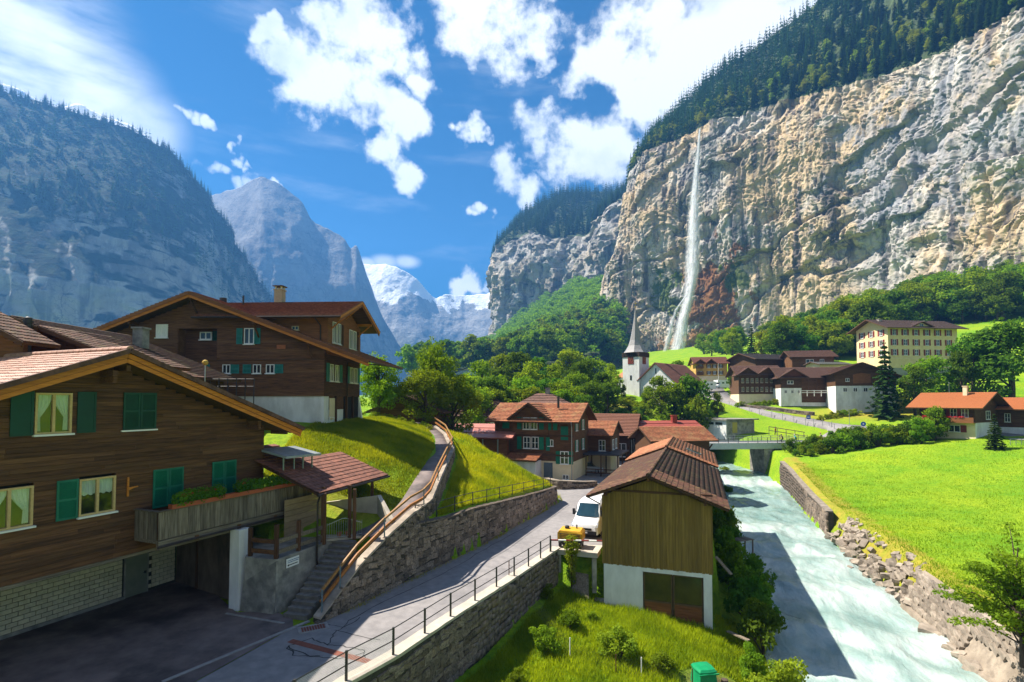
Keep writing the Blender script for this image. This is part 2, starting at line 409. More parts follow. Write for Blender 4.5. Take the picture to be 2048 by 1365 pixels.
CURTAIN = mat('lace_curtain', (.82,.84,.80), (.66,.69,.65), scale=10, stretch=(3,3,.4), rough=.9, bump=.3, var=.05)
METAL = mat('dark_metal', (.07,.07,.07), (.045,.045,.045), scale=6, rough=.5, bump=.1, metallic=.6, var=.1)
METAL_G = mat('galvanised_metal', (.42,.45,.46), (.34,.36,.38), scale=6, rough=.4, bump=.05, metallic=.7, var=.08)
COPPER = mat('brown_gutter', (.055,.04,.035), (.03,.024,.022), scale=6, rough=.4, bump=.05, metallic=.3, var=.1)
ASPHALT = mat('asphalt', (.25,.235,.235), (.19,.18,.182), scale=2.2, rough=.93, bump=.3, bscale=60, var=0, c3=(.13,.125,.13), c3scale=.25, c3amt=.5, dist=.01)
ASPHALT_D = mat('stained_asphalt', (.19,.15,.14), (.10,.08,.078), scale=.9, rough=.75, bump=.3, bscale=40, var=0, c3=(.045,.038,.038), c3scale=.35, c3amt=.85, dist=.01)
PAINT_W = mat('road_paint', (.7,.7,.68), (.5,.5,.48), scale=6, rough=.8, bump=.1, var=0)
RUBBER = mat('rubber', (.02,.02,.02), (.012,.012,.012), scale=10, rough=.8, bump=.1, var=0)
RED_FLOWER = mat('red_petal', (.55,.02,.02), (.4,.012,.015), scale=9, rough=.7, bump=0, var=.2)
TERRACOTTA = mat('terracotta', (.42,.15,.07), (.33,.11,.05), scale=6, rough=.85, bump=.15, var=.1)
LEAF_A = leaf_mat('leaf_green', (.185,.29,.02), (.095,.18,.014), trans=.45)
LEAF_B = leaf_mat('leaf_dark_green', (.10,.19,.02), (.05,.115,.014), trans=.42)
LEAF_Y = leaf_mat('leaf_yellow_green', (.24,.31,.022), (.14,.22,.018), trans=.45)
LEAF_C = leaf_mat('conifer_green', (.05,.10,.022), (.022,.055,.014), trans=.2)
BARK = mat('bark', (.10,.075,.055), (.05,.038,.028), scale=4, stretch=(3,3,.5), rough=.95, bump=.6, var=.15)
# ------------------------------------------------------------------ plan lines (metres, from the ground contact points)
def lerp_line(pts):
    ys = np.array([p[1] for p in pts], float); xs = np.array([p[0] for p in pts], float)
    return lambda y: np.interp(y, ys, xs)
WALL_BASE = [G(628, 1252), G(668, 1234), G(780, 1179), G(850, 1145), G(962, 1091), G(1005, 1067), G(1060, 1037), G(1119, 1004)]
WLx = lerp_line(WALL_BASE)
GARDEN_EDGE = [(-14.0, 3.0), (-9.0, 13.5), (-6.0, 19.04), (-4.76, 20.94), (-2.95, 24.63), (-0.2, 29.8), (2.43, 34.98), (2.95, 36.1)]
GRx = lerp_line(GARDEN_EDGE)
RIVER_R = [(14, -40), (20, 5), (23.2, 20), (25.1, 28.8), (26.3, 32.2), (30.8, 47.1), (37.4, 66.5), (45.6, 88.0), (49.0, 103), (48.6, 123), (44, 160), (30, 230), (10, 320)]
RIVER_L = [(2, -40), (8.5, 5), (12, 20), (14.3, 28), (17, 36), (20.8, 50), (27, 70), (35.2, 92), (38, 104), (37, 123), (33, 160), (20, 230), (0, 320)]
RRx, RLx = lerp_line(RIVER_R), lerp_line(RIVER_L)
PATH_WALL = [(-5.25, 30.0), (-4.9, 33.0), (-4.8, 35.5), (-4.9, 41), (-5.1, 47), (-6.6, 54), (-8.6, 60)]
PWx = lerp_line(PATH_WALL)
BARN_D, BARN_R, BARN_O = (.942, -.335), (.335, .942), (5.84, 34.46)
water_z = lambda y: np.interp(y, [60, 92, 97, 99, 104, 125, 200], [-5.0, -4.9, -4.75, -4.35, -4.2, -4.0, -3.2])

def rbf(pts):
    P = np.array(pts, float); n = len(P)
    d = np.hypot(P[:, None, 0] - P[None, :, 0], P[:, None, 1] - P[None, :, 1])
    A = np.zeros((n + 3, n + 3)); A[:n, :n] = -d; A[:n, n] = 1; A[n, :n] = 1
    A[:n, n+1] = P[:, 0] * .001; A[:n, n+2] = P[:, 1] * .001; A[n+1, :n] = P[:, 0] * .001; A[n+2, :n] = P[:, 1] * .001
    w = np.linalg.solve(A, np.concatenate([P[:, 2], [0, 0, 0]]))
    def f(x, y):
        x = np.asarray(x, float); y = np.asarray(y, float); r = np.full(x.shape, w[n]) + w[n+1] * x * .001 + w[n+2] * y * .001
        for i in range(n): r = r - w[i] * np.hypot(x - P[i, 0], y - P[i, 1])
        return r
    return f
GEN = rbf([(-7.2,30,2.6),(-6.6,33,3.5),(-6.0,36,4.5),(-5.9,41,5.0),(-6.2,47,5.5),(-7.5,54,6.3),(-9,59,6.8),(-11,64,7),(-15,42,8.2),(-14,51,8.1),(-20,41,8.2),(-30,40,8),
  (-12,37.5,6.9),(-11,34,4.9),(-12,32.6,4.2),(-9.6,32.2,3.4),(-14,35,6.2),(-16,38,7.6),(-9.2,38,6.0),(-9.2,44,6.7),(-10.2,50,7.3),(-40,40,8),(-40,60,9),(-25,60,8.5),(-60,50,10),(-20,30,4),(-30,30,6),
  (-10,75,5),(-4,66,2),(0,62,0),(0,85,1),(10,90,.8),(20,90,.6),(30,95,.9),(36,101,1.2),(0,110,5),(20,118,6),(25,126,8.5),(30,138,11.2),(38,134,10.6),(45,142,11.5),(10,150,9),(-20,100,7),(-20,160,10),(40,117,2.3),(-50,110,10),
  (50,104,.6),(60,104,1.3),(68,108,2.4),(79,118,3.5),(73.8,126,4.4),(69,136,5.9),(65.6,148,8.1),(64,162,10.3),(65,178,12.8),(67,190,15.2),(48,118,2.0),(56,128,4.0),(55,145,8.5),
  (72,152,10.3),(85,152,10.6),(96,134,9.0),(105,122,7.0),(90,104,4.6),(80,93,3.8),(115,150,16),(140,158,17.5),(130,122,10),(110,100,6),(150,140,18),(120,90,5),(95,80,3.2),
  (40,180,16),(70,220,26),(90,250,31),(150,220,28),(200,250,45),(260,300,70),(120,300,35),(136,300,37),(150,400,46),(185,400,52),(200,300,50),(300,330,90),(50,300,22),(0,300,12),(-30,250,11),(-100,300,10),(0,500,16),(60,500,35),
  (110,560,58),(190,560,66),(-200,600,10),(-400,400,20),(-200,150,12),(-200,40,12),(0,900,25),(-500,900,10),(400,900,120),(0,2500,40),(-1500,1500,20),(1500,1500,100),(0,6000,60),(-3000,6000,60),(3000,6000,60),
  (28.5,30,-2.5),(31,38,-2.45),(35.5,50,-2.3),(42,66,-2.0),(50,86,-1.3),(60,70,-.8),(45,40,-1.8),(60,50,-.6),(75,60,.8),(80,82,3),(66,87,1.6),(57,89,.5),(100,60,2.5),(100,30,1.0),(60,20,-1.2),(45,12,-2),(22,-30,-3),(200,0,4),(300,100,30),(400,-100,30),(-400,-200,10),(-100,0,5),(-60,20,6)])
BANK = rbf([(-3.9,32.8,2.6),(-2.4,35.7,2.6),(0,41.1,2.15),(4,50.6,1.4),(-4.6,34,3.0),(-4.3,37,3.4),(-4.2,41,3.8),(-4.5,47,4.7),(-6,53,5.6),(-1.2,51.5,4.4),(1.3,52,3.0),(3.3,52,2.0),(-4.2,57,6.0),(-2.5,47,4.2),(0,46,3.0),(-8,60,6.6),(0,58,1.6),(3.5,55,.7),(-3,62,2.6),(-5,30.6,2.9),(2,49,2.3)])
GARD = rbf([(-3,24.4,-2.75),(-1.5,27,-2.75),(1,32,-2.1),(2.9,35,-2.1),(5.8,34,-3.1),(12,32,-3.75),(4,30,-2.7),(8,29,-3.15),(0,22,-3.1),(6,22,-3.5),(10,24,-3.8),(13,28,-4.2),(-6,16,-3.2),(4,10,-3.6),(8,34,-3.2),(16,36,-4.4)])

def ground_z(x, y, jumps=True):
    x = np.asarray(x, float); y = np.asarray(y, float)
    z = GEN(x, y)
    if not jumps: return z
    nz = fbm(x / 3.1, y / 3.1, oct=3, seed=5) * .10 + fbm(x / 14, y / 14, oct=2, seed=9) * .18
    near = np.clip((y - 75) / 25, 0, 1)
    z = z + nz * (1 + near)
    bank = BANK(x, y) + nz * .9
    wl, gr, rl, rr, pw = WLx(y), GRx(y), RLx(y), RRx(y), PWx(y)
    inb = (y > 29.6) & (y < 60) & (x > pw - .25) & (x < np.where(y < 52.5, wl + .6, 9.0))
    z = np.where(inb, np.minimum(bank, 7), z)
    # the paved level: drive, road, forecourts
    t = (x - BARN_O[0]) * BARN_D[0] + (y - BARN_O[1]) * BARN_D[1]
    s = (x - BARN_O[0]) * BARN_R[0] + (y - BARN_O[1]) * BARN_R[1]
    flat = (y < 52.5) & (x > wl - .25) & (y > 23.4) | ((y <= 23.4) & (x > -30 - (23.4 - y)))
    chal = ((x + 14.25) * .382 + (y - 27.52) * .924 < 1.2) & (x < -9) & (y < 34)
    stairs = (x > -12.6) & (x < WLx(y) + .3) & (y < 29.2)
    flat = (flat | chal | stairs) & (x < rl)
    plaza = (y >= 52.5) & (x > np.interp(y, [52.5, 57, 62, 70, 84, 100], [4.2, 3.2, .4, -1.5, -1, 8])) & (y < 101) & (x < rl - 1.5) & (y < 84 + (x + 1) * .9)
    z = np.where(flat | plaza, -.06, z)
    garden = ((x > gr) & (y < 35.9) | (t > 6.9) & (y < 63) & (s < 33)) & (x < (rl + rr) / 2)
    z = np.where(garden, np.where(t > 6.9, np.minimum(GARD(x, y), -3.4), GARD(x, y)) + nz, z)
    # river bed and its banks
    wz = water_z(y)
    dl = rl - x; dr = x - rr
    inr = (dl < 0) & (dr < 0)
    zl = np.where(dl < 3.2, wz - .5 + (z - wz + .5) * np.clip(dl / np.where(y < 64, 3.2, 2.0), 0, 1) ** .8, z)
    z = np.where((dl >= 0) & (dl < 3.2), zl, z)
    bw = np.interp(y, [20, 38, 41, 56, 62, 100], [2.0, 2.0, 2.6, 2.6, .6, 1.5])
    zr = wz - .5 + (z - wz + .5) * np.clip(dr / bw, 0, 1) ** 1.1
    z = np.where((dr >= 0) & (dr < bw), zr, z)
    z = np.where(inr, wz - .9, z)
    return z
def gz(x, y): return float(ground_z(np.array([x]), np.array([y]))[0])

# ------------------------------------------------------------------ ground sheet
def ground_mat():
    m = bpy.data.materials.new('grass_ground'); m.use_nodes = True; nt = m.node_tree; L = nt.links.new; b = nt.nodes['Principled BSDF']
    b.inputs['Roughness'].default_value = .95; b.inputs['Specular IOR Level'].default_value = .1
    geo = node(nt, 'ShaderNodeNewGeometry')
    def nz(s, d=6, st=None):
        n = node(nt, 'ShaderNodeTexNoise', ins={'Scale': s, 'Detail': d, 'Roughness': .65}); L(geo.outputs['Position'], n.inputs['Vector']); return n.outputs['Fac']
    def ramp(f, *st):
        r = node(nt, 'ShaderNodeValToRGB'); L(f, r.inputs[0]); e = r.color_ramp.elements
        while len(e) < len(st): e.new(.5)
        for i, (p, c) in enumerate(st): e[i].position = p; e[i].color = (*c, 1)
        return r.outputs[0]
    fine = ramp(nz(3.2, 10), (.3, (.085,.17,.012)), (.5, (.17,.29,.016)), (.72, (.26,.35,.02)))
    broad = ramp(nz(.11, 8), (.34, (.60,.84,.7)), (.52, (1.0,1.0,.8)), (.68, (1.32,1.08,.8)))
    mx = node(nt, 'ShaderNodeMix', data_type='RGBA', blend_type='MULTIPLY', ins={'Factor': 1.0}); L(fine, mx.inputs[6]); L(broad, mx.inputs[7])
    at = node(nt, 'ShaderNodeAttribute', attribute_name='dry'); 
    dry = ramp(nz(2.0, 8), (.3, (.20,.17,.022)), (.7, (.38,.28,.05)))
    mr = node(nt, 'ShaderNodeMath', operation='MULTIPLY'); L(at.outputs['Fac'], mr.inputs[0]); L(ramp(nz(.6, 6), (.3, (.5,.5,.5)), (.6, (1.2,1.2,1.2))), mr.inputs[1])
    m2 = node(nt, 'ShaderNodeMix', data_type='RGBA'); L(mr.outputs[0], m2.inputs['Factor']); L(mx.outputs[2], m2.inputs[6]); L(dry, m2.inputs[7])
    at2 = node(nt, 'ShaderNodeAttribute', attribute_name='soil')
    soil = ramp(nz(5, 8), (.3, (.05,.03,.018)), (.7, (.13,.085,.05)))
    m3 = node(nt, 'ShaderNodeMix', data_type='RGBA'); L(at2.outputs['Fac'], m3.inputs['Factor']); L(m2.outputs[2], m3.inputs[6]); L(soil, m3.inputs[7])
    L(m3.outputs[2], b.inputs['Base Color'])
    bp = node(nt, 'ShaderNodeBump', ins={'Strength': .9, 'Distance': .12}); L(nz(7, 8), bp.inputs['Height']); L(bp.outputs[0], b.inputs['Normal'])
    return m
GROUND_MAT = ground_mat()
def build_ground():
    xs = np.concatenate([-np.geomspace(2500, 62, 30), np.linspace(-60, -31, 24), np.arange(-30, 34, .45), np.arange(34, 115, .9), np.geomspace(116, 2400, 40)])
    ys = np.concatenate([np.linspace(-300, 0, 6), np.arange(4, 66, .45), np.arange(66, 150, 1.0), np.geomspace(151, 4200, 56)])
    X, Y = np.meshgrid(xs, ys)
    Z = ground_z(X, Y)
    far = np.clip((np.hypot(X, Y) - 700) / 600, 0, 1)
    Z = Z * (1 - far) + far * np.minimum(Z, 20)
    nx, ny = len(xs), len(ys)
    i = np.arange(nx * ny).reshape(ny, nx)
    f = np.stack([i[:-1, :-1], i[:-1, 1:], i[1:, 1:], i[1:, :-1]], -1).reshape(-1, 4)
    me = np_mesh('ground', np.stack([X, Y, Z], -1).reshape(-1, 3), f, GROUND_MAT, smooth=True)
    dry = np.zeros(X.shape); soil = np.zeros(X.shape)
    def patch(A, cx, cy, rx, ry, v):
        A[:] = np.maximum(A, v * np.clip(1.6 - 1.6 * np.hypot((X - cx) / rx, (Y - cy) / ry), 0, 1))
    patch(dry, 92, 132, 20, 13, .9); patch(dry, 78, 132, 12, 10, .5); patch(dry, 24, 126, 12, 8, .7)
    patch(dry, 0, 48, 5, 10, .35); patch(dry, -10, 33, 5, 4, .45); patch(dry, -12, 40, 9, 9, .12)
    patch(soil, 10, 25.5, 2.6, 2.0, 1.0); patch(soil, 6.5, 26, 1.6, 1.2, .7)
    drr = X - RRx(Y)
    dry[:] = np.maximum(dry, np.where((drr > .8) & (drr < 3.6) & (Y < 95), .75, 0))
    for nm, A in (('dry', dry), ('soil', soil)):
        a = me.attributes.new(nm, 'FLOAT', 'POINT'); a.data.foreach_set('value', A.astype(np.float32).ravel())
    tag(link('ground', me), 'green grassy valley ground rising to the hillsides', kind='structure')
build_ground()

# ------------------------------------------------------------------ river
def water_mat():
    m = bpy.data.materials.new('glacial_water'); m.use_nodes = True; nt = m.node_tree; L = nt.links.new; b = nt.nodes['Principled BSDF']
    geo = node(nt, 'ShaderNodeNewGeometry'); mp = node(nt, 'ShaderNodeMapping'); mp.inputs['Rotation'].default_value = (0, 0, R(-20)); 
    mp.vector_type = 'TEXTURE'
    st = node(nt, 'ShaderNodeVectorMath', operation='MULTIPLY'); st.inputs[1].default_value = (1.0, .38, 1)
    L(geo.outputs['Position'], mp.inputs['Vector']); L(mp.outputs[0], st.inputs[0])
    def nz(s, d=6, dist=0.0):
        n = node(nt, 'ShaderNodeTexNoise', ins={'Scale': s, 'Detail': d, 'Roughness': .62, 'Distortion': dist}); L(st.outputs[0], n.inputs['Vector']); return n.outputs['Fac']
    foam = node(nt, 'ShaderNodeAttribute', attribute_name='foam')
    ad = node(nt, 'ShaderNodeMath', operation='ADD'); L(nz(.55, 9, .8), ad.inputs[0]); L(foam.outputs['Fac'], ad.inputs[1])
    rp = node(nt, 'ShaderNodeValToRGB'); L(ad.outputs[0], rp.inputs[0]); e = rp.color_ramp.elements
    e[0].position = .30; e[0].color = (.12,.215,.20,1); e[1].position = .90; e[1].color = (.46,.52,.50,1); k = e.new(.57); k.color = (.225,.325,.305,1)
    L(rp.outputs[0], b.inputs['Base Color']); b.inputs['Roughness'].default_value = .22; b.inputs['IOR'].default_value = 1.33
    bp = node(nt, 'ShaderNodeBump', ins={'Strength': .75, 'Distance': .25}); L(nz(1.3, 8, .5), bp.inputs['Height']); L(bp.outputs[0], b.inputs['Normal'])
    return m
def build_river():
    ys = np.concatenate([np.arange(-40, 16, 3), np.arange(16, 72, .3), np.arange(72, 130, .5), np.arange(130, 320, 6)]); nu = 52
    t = np.linspace(-.06, 1.06, nu)
    Y = np.repeat(ys[:, None], nu, 1); X = RLx(Y) + (RRx(Y) - RLx(Y)) * t[None]
    al = Y + .36 * (X - 20)
    wave = fbm(X / 1.5, Y / 2.6, oct=4, seed=3) * .34 + fbm(X / 5, Y / 7, oct=2, seed=8) * .18
    foam = np.zeros_like(Y)
    for (yc, amp, wd) in [(98, .25, 2.2), (64, .12, 2.0), (55, .16, 1.8), (50.5, .22, 1.6), (44.5, .18, 1.5), (36, .2, 1.4), (31.5, .14, 1.2), (27, .18, 1.2)]:
        d = (Y + .25 * (X - RLx(Y)) + 1.3 * fbm(X / 4, Y / 40, oct=2, seed=int(yc)) - yc) / wd
        wave += amp * np.exp(-d * d); foam = np.maximum(foam, .25 * np.exp(-(d * .55 + .35) ** 2))
    foam += .05 * fbm(X / 6, Y / 10, oct=2, seed=44)
    foam += .16 * np.exp(-((Y - 94) / 4) ** 2)
    Z = water_z(Y) + wave
    i = np.arange(X.size).reshape(X.shape)
    f = np.stack([i[:-1, :-1], i[:-1, 1:], i[1:, 1:], i[1:, :-1]], -1).reshape(-1, 4)
    me = np_mesh('river_water', np.stack([X, Y, Z], -1).reshape(-1, 3), f, water_mat(), smooth=True)
    a = me.attributes.new('foam', 'FLOAT', 'POINT'); a.data.foreach_set('value', foam.astype(np.float32).ravel())
    tag(link('river_water', me), 'milky turquoise river running through the village', kind='structure')
build_river()

# ------------------------------------------------------------------ roads and paths
def flat(name, pts, z, m, kind='structure'):
    mb = MB(); mb.add([(p[0], p[1], z) for p in pts], [tuple(range(len(pts)))]); o = mb.build(name, m); return tag(o, kind=kind)
def sheet(name, outline, z, m):
    """flat n-gon, made anticlockwise"""
    a = sum(outline[i][0] * outline[(i+1) % len(outline)][1] - outline[(i+1) % len(outline)][0] * outline[i][1] for i in range(len(outline)))
    return flat(name, outline if a > 0 else list(reversed(outline)), z, m)
wl = [(p.x, p.y) for p in WALL_BASE]
sheet('road', [(-17, 3), (-9.6, 23.6)] + [(p[0] - .1, p[1]) for p in wl] + [(4.3, 52.5), (5.6, 53.4), (12.4, 53.5), (5.95, 35.9)] + [(p[0] + .25, p[1]) for p in reversed(GARDEN_EDGE)], 0.0, ASPHALT)
sheet('forecourt_pavement', [(4.3, 52.5), (3.2, 57), (.4, 62), (-1.2, 70), (-1, 83), (8, 91), (14, 96), (36.8, 100.6), (36.5, 101), (32.6, 90), (25, 69), (17.2, 64.2), (12.4, 53.5), (5.6, 53.4)], 0.0, ASPHALT)
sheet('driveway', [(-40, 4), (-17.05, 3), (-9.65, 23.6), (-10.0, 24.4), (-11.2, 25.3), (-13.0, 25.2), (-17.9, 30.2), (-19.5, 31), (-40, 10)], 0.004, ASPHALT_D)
def strip(name, pts, width, m, n=60, lift=.06, kind='structure', fixed=False):
    P = np.array(pts, float); t = np.linspace(0, len(P) - 1, n)
    ix = np.arange(len(P)); c = np.stack([np.interp(t, ix, P[:, k]) for k in range(3)], 1)
    k = np.ones(7) / 7; cs = c.copy()
    for a in range(3):
        pad = np.pad(c[:, a], 3, mode='edge'); cs[:, a] = np.convolve(pad, k, 'valid')
    cs[0], cs[-1] = c[0], c[-1]; c = cs
    d = np.gradient(c[:, :2], axis=0); d /= np.linalg.norm(d, axis=1)[:, None]; nrm = np.stack([-d[:, 1], d[:, 0]], 1)
    wds = width if not isinstance(width, (int, float)) else None
    W = np.full(n, width / 2.0) if wds is None else np.interp(t, ix, wds) / 2
    off = [(-1.06, 1), (-1, 0), (0, 0), (1, 0), (1.06, 1)] if width != .18 else [(-1, 0), (-.5, 0), (0, 0), (.5, 0), (1, 0)]; V = []
    for i in range(n):
        for o, dz in off:
            V.append((c[i, 0] + nrm[i, 0] * W[i] * o, c[i, 1] + nrm[i, 1] * W[i] * o, c[i, 2] + lift - dz))
    q = np.arange(n * 5).reshape(n, 5)
    f = np.stack([q[:-1, :-1], q[1:, :-1], q[1:, 1:], q[:-1, 1:]], -1).reshape(-1, 4)[:, ::-1]
    return tag(link(name, np_mesh(name, V, f, m, smooth=True)), kind=kind)
PATH_C = [(-8.2,28.9,2.55),(-7.4,30.2,2.75),(-6.2,32.2,3.5),(-5.85,36,4.6),(-5.9,41,5.1),(-6.1,47,5.6),(-7.6,53.5,6.35),(-9.5,59,6.9),(-12,64,7.2)]
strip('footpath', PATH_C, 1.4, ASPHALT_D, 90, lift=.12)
UPPER_ROAD = [(60.5,103.6,1.6),(67,107,2.5),(74,113,3.5),(76,119.5,4.0),(73.2,126.5,4.7),(69,136,6.2),(65.6,148,8.4),(64,162,10.7),(65,178,13.2),(67,190,15.6)]
strip('upper_road', UPPER_ROAD, [6,7.5,9,8.5,7,7,7,9,13,16], ASPHALT, 120, lift=.14)
strip('lane_to_house', [(76,116,3.9),(83,110,4.4),(88,99,4.6),(87,91,3.6),(84,86,3.3)], 4.0, ASPHALT, 40, lift=.2)
for a, b in ((1, 3.4), (3.9, 5.5)):
    pts = [tuple(np.array([np.interp(t, range(len(UPPER_ROAD)), [p[k] for p in UPPER_ROAD]) for k in range(3)])) for t in np.linspace(a, b, 8)]
    strip('road_marking', pts, .18, PAINT_W, 24, lift=.18)
# kerb line and drains by the drive, repair patch, cracks in the near road
KERB = mat('kerb_concrete', (.3,.29,.28), (.22,.215,.21), scale=5, rough=.9, bump=.2, var=.05)
mb = MB(); a, b = G(325, 1365), G(618, 1243); mb.bar((a.x, a.y, .008), (b.x, b.y, .008), .16, .05); tag(mb.build('drain_kerb', KERB), kind='structure')
mb = MB(); a, b = G(452, 1228), G(568, 1248); mb.bar((a.x, a.y, .012), (b.x, b.y, .012), .12, .05); tag(mb.build('step_kerb', KERB), kind='structure')
def crack(pts, w=.05):
    mb = MB(); P = []
    for i in range(len(pts) - 1):
        a, b = G(*pts[i]), G(*pts[i+1])
        for k in range(5):
            q = a.lerp(b, k / 5); P.append(q + Vector((rnd.uniform(-.07, .07), rnd.uniform(-.1, .1), 0)))
    P.append(G(*pts[-1]))
    for i in range(len(P) - 1):
        d = (P[i+1] - P[i]).normalized(); n_ = Vector((-d.y, d.x, 0)) * w * rnd.uniform(.3, .6)
        mb.quad(P[i] - n_ + Vector((0,0,.006)), P[i+1] - n_ + Vector((0,0,.006)), P[i+1] + n_ + Vector((0,0,.006)), P[i] + n_ + Vector((0,0,.006)))
    o = mb.build('road_crack', mat('crack_filler', (.03,.03,.032), (.02,.02,.02), scale=8, rough=.7, bump=0, var=0)); tag(o, kind='structure')
for c in ([(655,1290),(668,1270),(700,1240),(780,1198),(850,1165),(900,1140),(985,1090),(1060,1050)], [(655,1290),(620,1278),(575,1292),(610,1310),(680,1318),(730,1305)], [(655,1290),(700,1296),(726,1300),(735,1325)],
          [(668,1262),(760,1280)], [(575,1292),(590,1310),(640,1312)], [(735,1150),(800,1140),(870,1110)], [(640,1250),(690,1255),(720,1235)]): crack(c)
RUST = mat('rusty_patch', (.22,.075,.05), (.15,.055,.04), scale=6, rough=.9, bump=.2, var=0)
a, b = G(580, 1282), G(742, 1325); mb = MB(); d = (b - a).normalized(); n_ = Vector((-d.y, d.x, 0)) * .16
mb.quad(a - n_ + Vector((0,0,.009)), b - n_ + Vector((0,0,.009)), b + n_ + Vector((0,0,.009)), a + n_ + Vector((0,0,.009))); tag(mb.build('road_repair_strip', RUST), kind='structure')
gr = thing('drain_grate', 'rusty square drain grate in a pale frame beside the stone steps', 'drain', tuple(G(627, 1257)), R(28))
mb = MB(); 
for (x0, x1, y0, y1) in ((-.62,.62,-.36,-.26),(-.62,.62,.26,.36),(-.62,-.5,-.26,.26),(.5,.62,-.26,.26)): mb.box(x0, x1, y0, y1, .004, .03)
mb.build('frame', KERB, gr)
mb = MB()
for k in range(9): mb.box(-.49 + k*.11, -.42 + k*.11, -.25, .25, .004, .024)
mb.build('grate', RUST, gr)

# ------------------------------------------------------------------ mountains and cliffs
def rock_mat(name, pal, streak=.02, rough=.95, forest=None, snow=None, patch=None, veg=None, bumpd=1.5, scale=1.0, vegz=None, fbias=None):
    """pal: dark, mid, light, warm rock colours. forest: (colour, lo, hi) by noise on gentler ground; snow: (z0, z1); veg: green on ledges"""
    m = bpy.data.materials.new(name); m.use_nodes = True; nt = m.node_tree; L = nt.links.new; b = nt.nodes['Principled BSDF']
    b.inputs['Roughness'].default_value = rough; b.inputs['Specular IOR Level'].default_value = .12
    geo = node(nt, 'ShaderNodeNewGeometry'); pos = geo.outputs['Position']
    def nz(sc_, d=8, stretch=(1,1,1), rot=(0,0,0)):
        mp = node(nt, 'ShaderNodeMapping'); mp.inputs['Scale'].default_value = stretch; mp.inputs['Rotation'].default_value = rot; L(pos, mp.inputs['Vector'])
        n = node(nt, 'ShaderNodeTexNoise', ins={'Scale': sc_ * scale, 'Detail': d, 'Roughness': .62}); L(mp.outputs[0], n.inputs['Vector']); return n.outputs['Fac']
    def mr(f, a, c, lo=0., hi=1.):
        n = node(nt, 'ShaderNodeMapRange', interpolation_type='SMOOTHSTEP', ins={'From Min': a, 'From Max': c, 'To Min': lo, 'To Max': hi}); L(f, n.inputs['Value']); return n.outputs[0]
    def mix(f, a, c):
        n = node(nt, 'ShaderNodeMix', data_type='RGBA')
        for s, x in ((0, f), (6, a), (7, c)):
            if isinstance(x, tuple): n.inputs[s].default_value = (*x, 1)
            elif isinstance(x, float): n.inputs['Factor'].default_value = x
            else: L(x, n.inputs[s])
        return n.outputs[2]
    def mul(a, c):
        n = node(nt, 'ShaderNodeMath', operation='MULTIPLY')
        for i, x in enumerate((a, c)):
            if isinstance(x, float): n.inputs[i].default_value = x
            else: L(x, n.inputs[i])
        return n.outputs[0]
    dark, mid, light, warm = pal
    col = mix(mr(nz(.05, 10), .35, .65), mid, light)
    col = mix(mul(mr(nz(.012, 7), .42, .60), .8), col, warm)
    stz = nz(streak * 3, 9, (1, 1, .07))
    zone = mr(nz(.009, 4), .32, .52)
    col = mix(mul(mr(stz, .47, .62), mul(zone, .85)), col, dark)
    col = mix(mul(mr(nz(.11, 8, (1, 1, .12)), .55, .7), .55), col, light)
    col = mix(mul(mr(nz(.09, 9, (.5, .5, 1.6), (.5, .3, 0)), .56, .68), .5), col, dark)
    wn = node(nt, 'ShaderNodeTexNoise', ins={'Scale': .05 * scale, 'Detail': 6}); L(pos, wn.inputs['Vector']); wv = node(nt, 'ShaderNodeVectorMath', operation='SCALE'); L(wn.outputs['Color'], wv.inputs[0]); wv.inputs['Scale'].default_value = 26 / scale
    wa = node(nt, 'ShaderNodeVectorMath', operation='ADD'); L(pos, wa.inputs[0]); L(wv.outputs[0], wa.inputs[1])
    for (vs_, st_, th_, am_) in ((.045, (1, 1, .42), .035, .75), (.13, (1, 1, .5), .05, .5)):
        vm = node(nt, 'ShaderNodeVectorMath', operation='MULTIPLY'); L(wa.outputs[0], vm.inputs[0]); vm.inputs[1].default_value = st_
        vo = node(nt, 'ShaderNodeTexVoronoi', feature='DISTANCE_TO_EDGE', ins={'Scale': vs_ * scale}); L(vm.outputs[0], vo.inputs['Vector'])
        col = mix(mul(mr(vo.outputs['Distance'], th_, .0), mul(mr(nz(.02, 4), .42, .58), am_)), col, dark)
    sep = node(nt, 'ShaderNodeSeparateXYZ'); L(geo.outputs['Normal'], sep.inputs[0]); up = sep.outputs['Z']
    sp = node(nt, 'ShaderNodeSeparateXYZ'); L(pos, sp.inputs[0]); zz = sp.outputs['Z']
    if patch:
        for (c, rad, pc, am) in patch:
            sb = node(nt, 'ShaderNodeVectorMath', operation='SUBTRACT'); L(pos, sb.inputs[0]); sb.inputs[1].default_value = c
            dv = node(nt, 'ShaderNodeVectorMath', operation='DIVIDE'); L(sb.outputs[0], dv.inputs[0]); dv.inputs[1].default_value = rad
            ln = node(nt, 'ShaderNodeVectorMath', operation='LENGTH'); L(dv.outputs[0], ln.inputs[0])
            ad = node(nt, 'ShaderNodeMath', operation='ADD'); L(ln.outputs['Value'], ad.inputs[0]); L(mr(nz(.05, 8), .3, .7, -.55, .55), ad.inputs[1])
            col = mix(mul(mr(ad.outputs[0], 1.0, .7), am), col, pc)
    if veg:
        f = mr(up, .30, .55)
        f = mul(f, mr(nz(.06, 6), .42, .55))
        if vegz: f = mul(f, mr(zz, vegz[0], vegz[1]))
        col = mix(f, col, mix(mr(nz(.3, 5), .35, .65), veg, tuple(x * .45 for x in veg)))
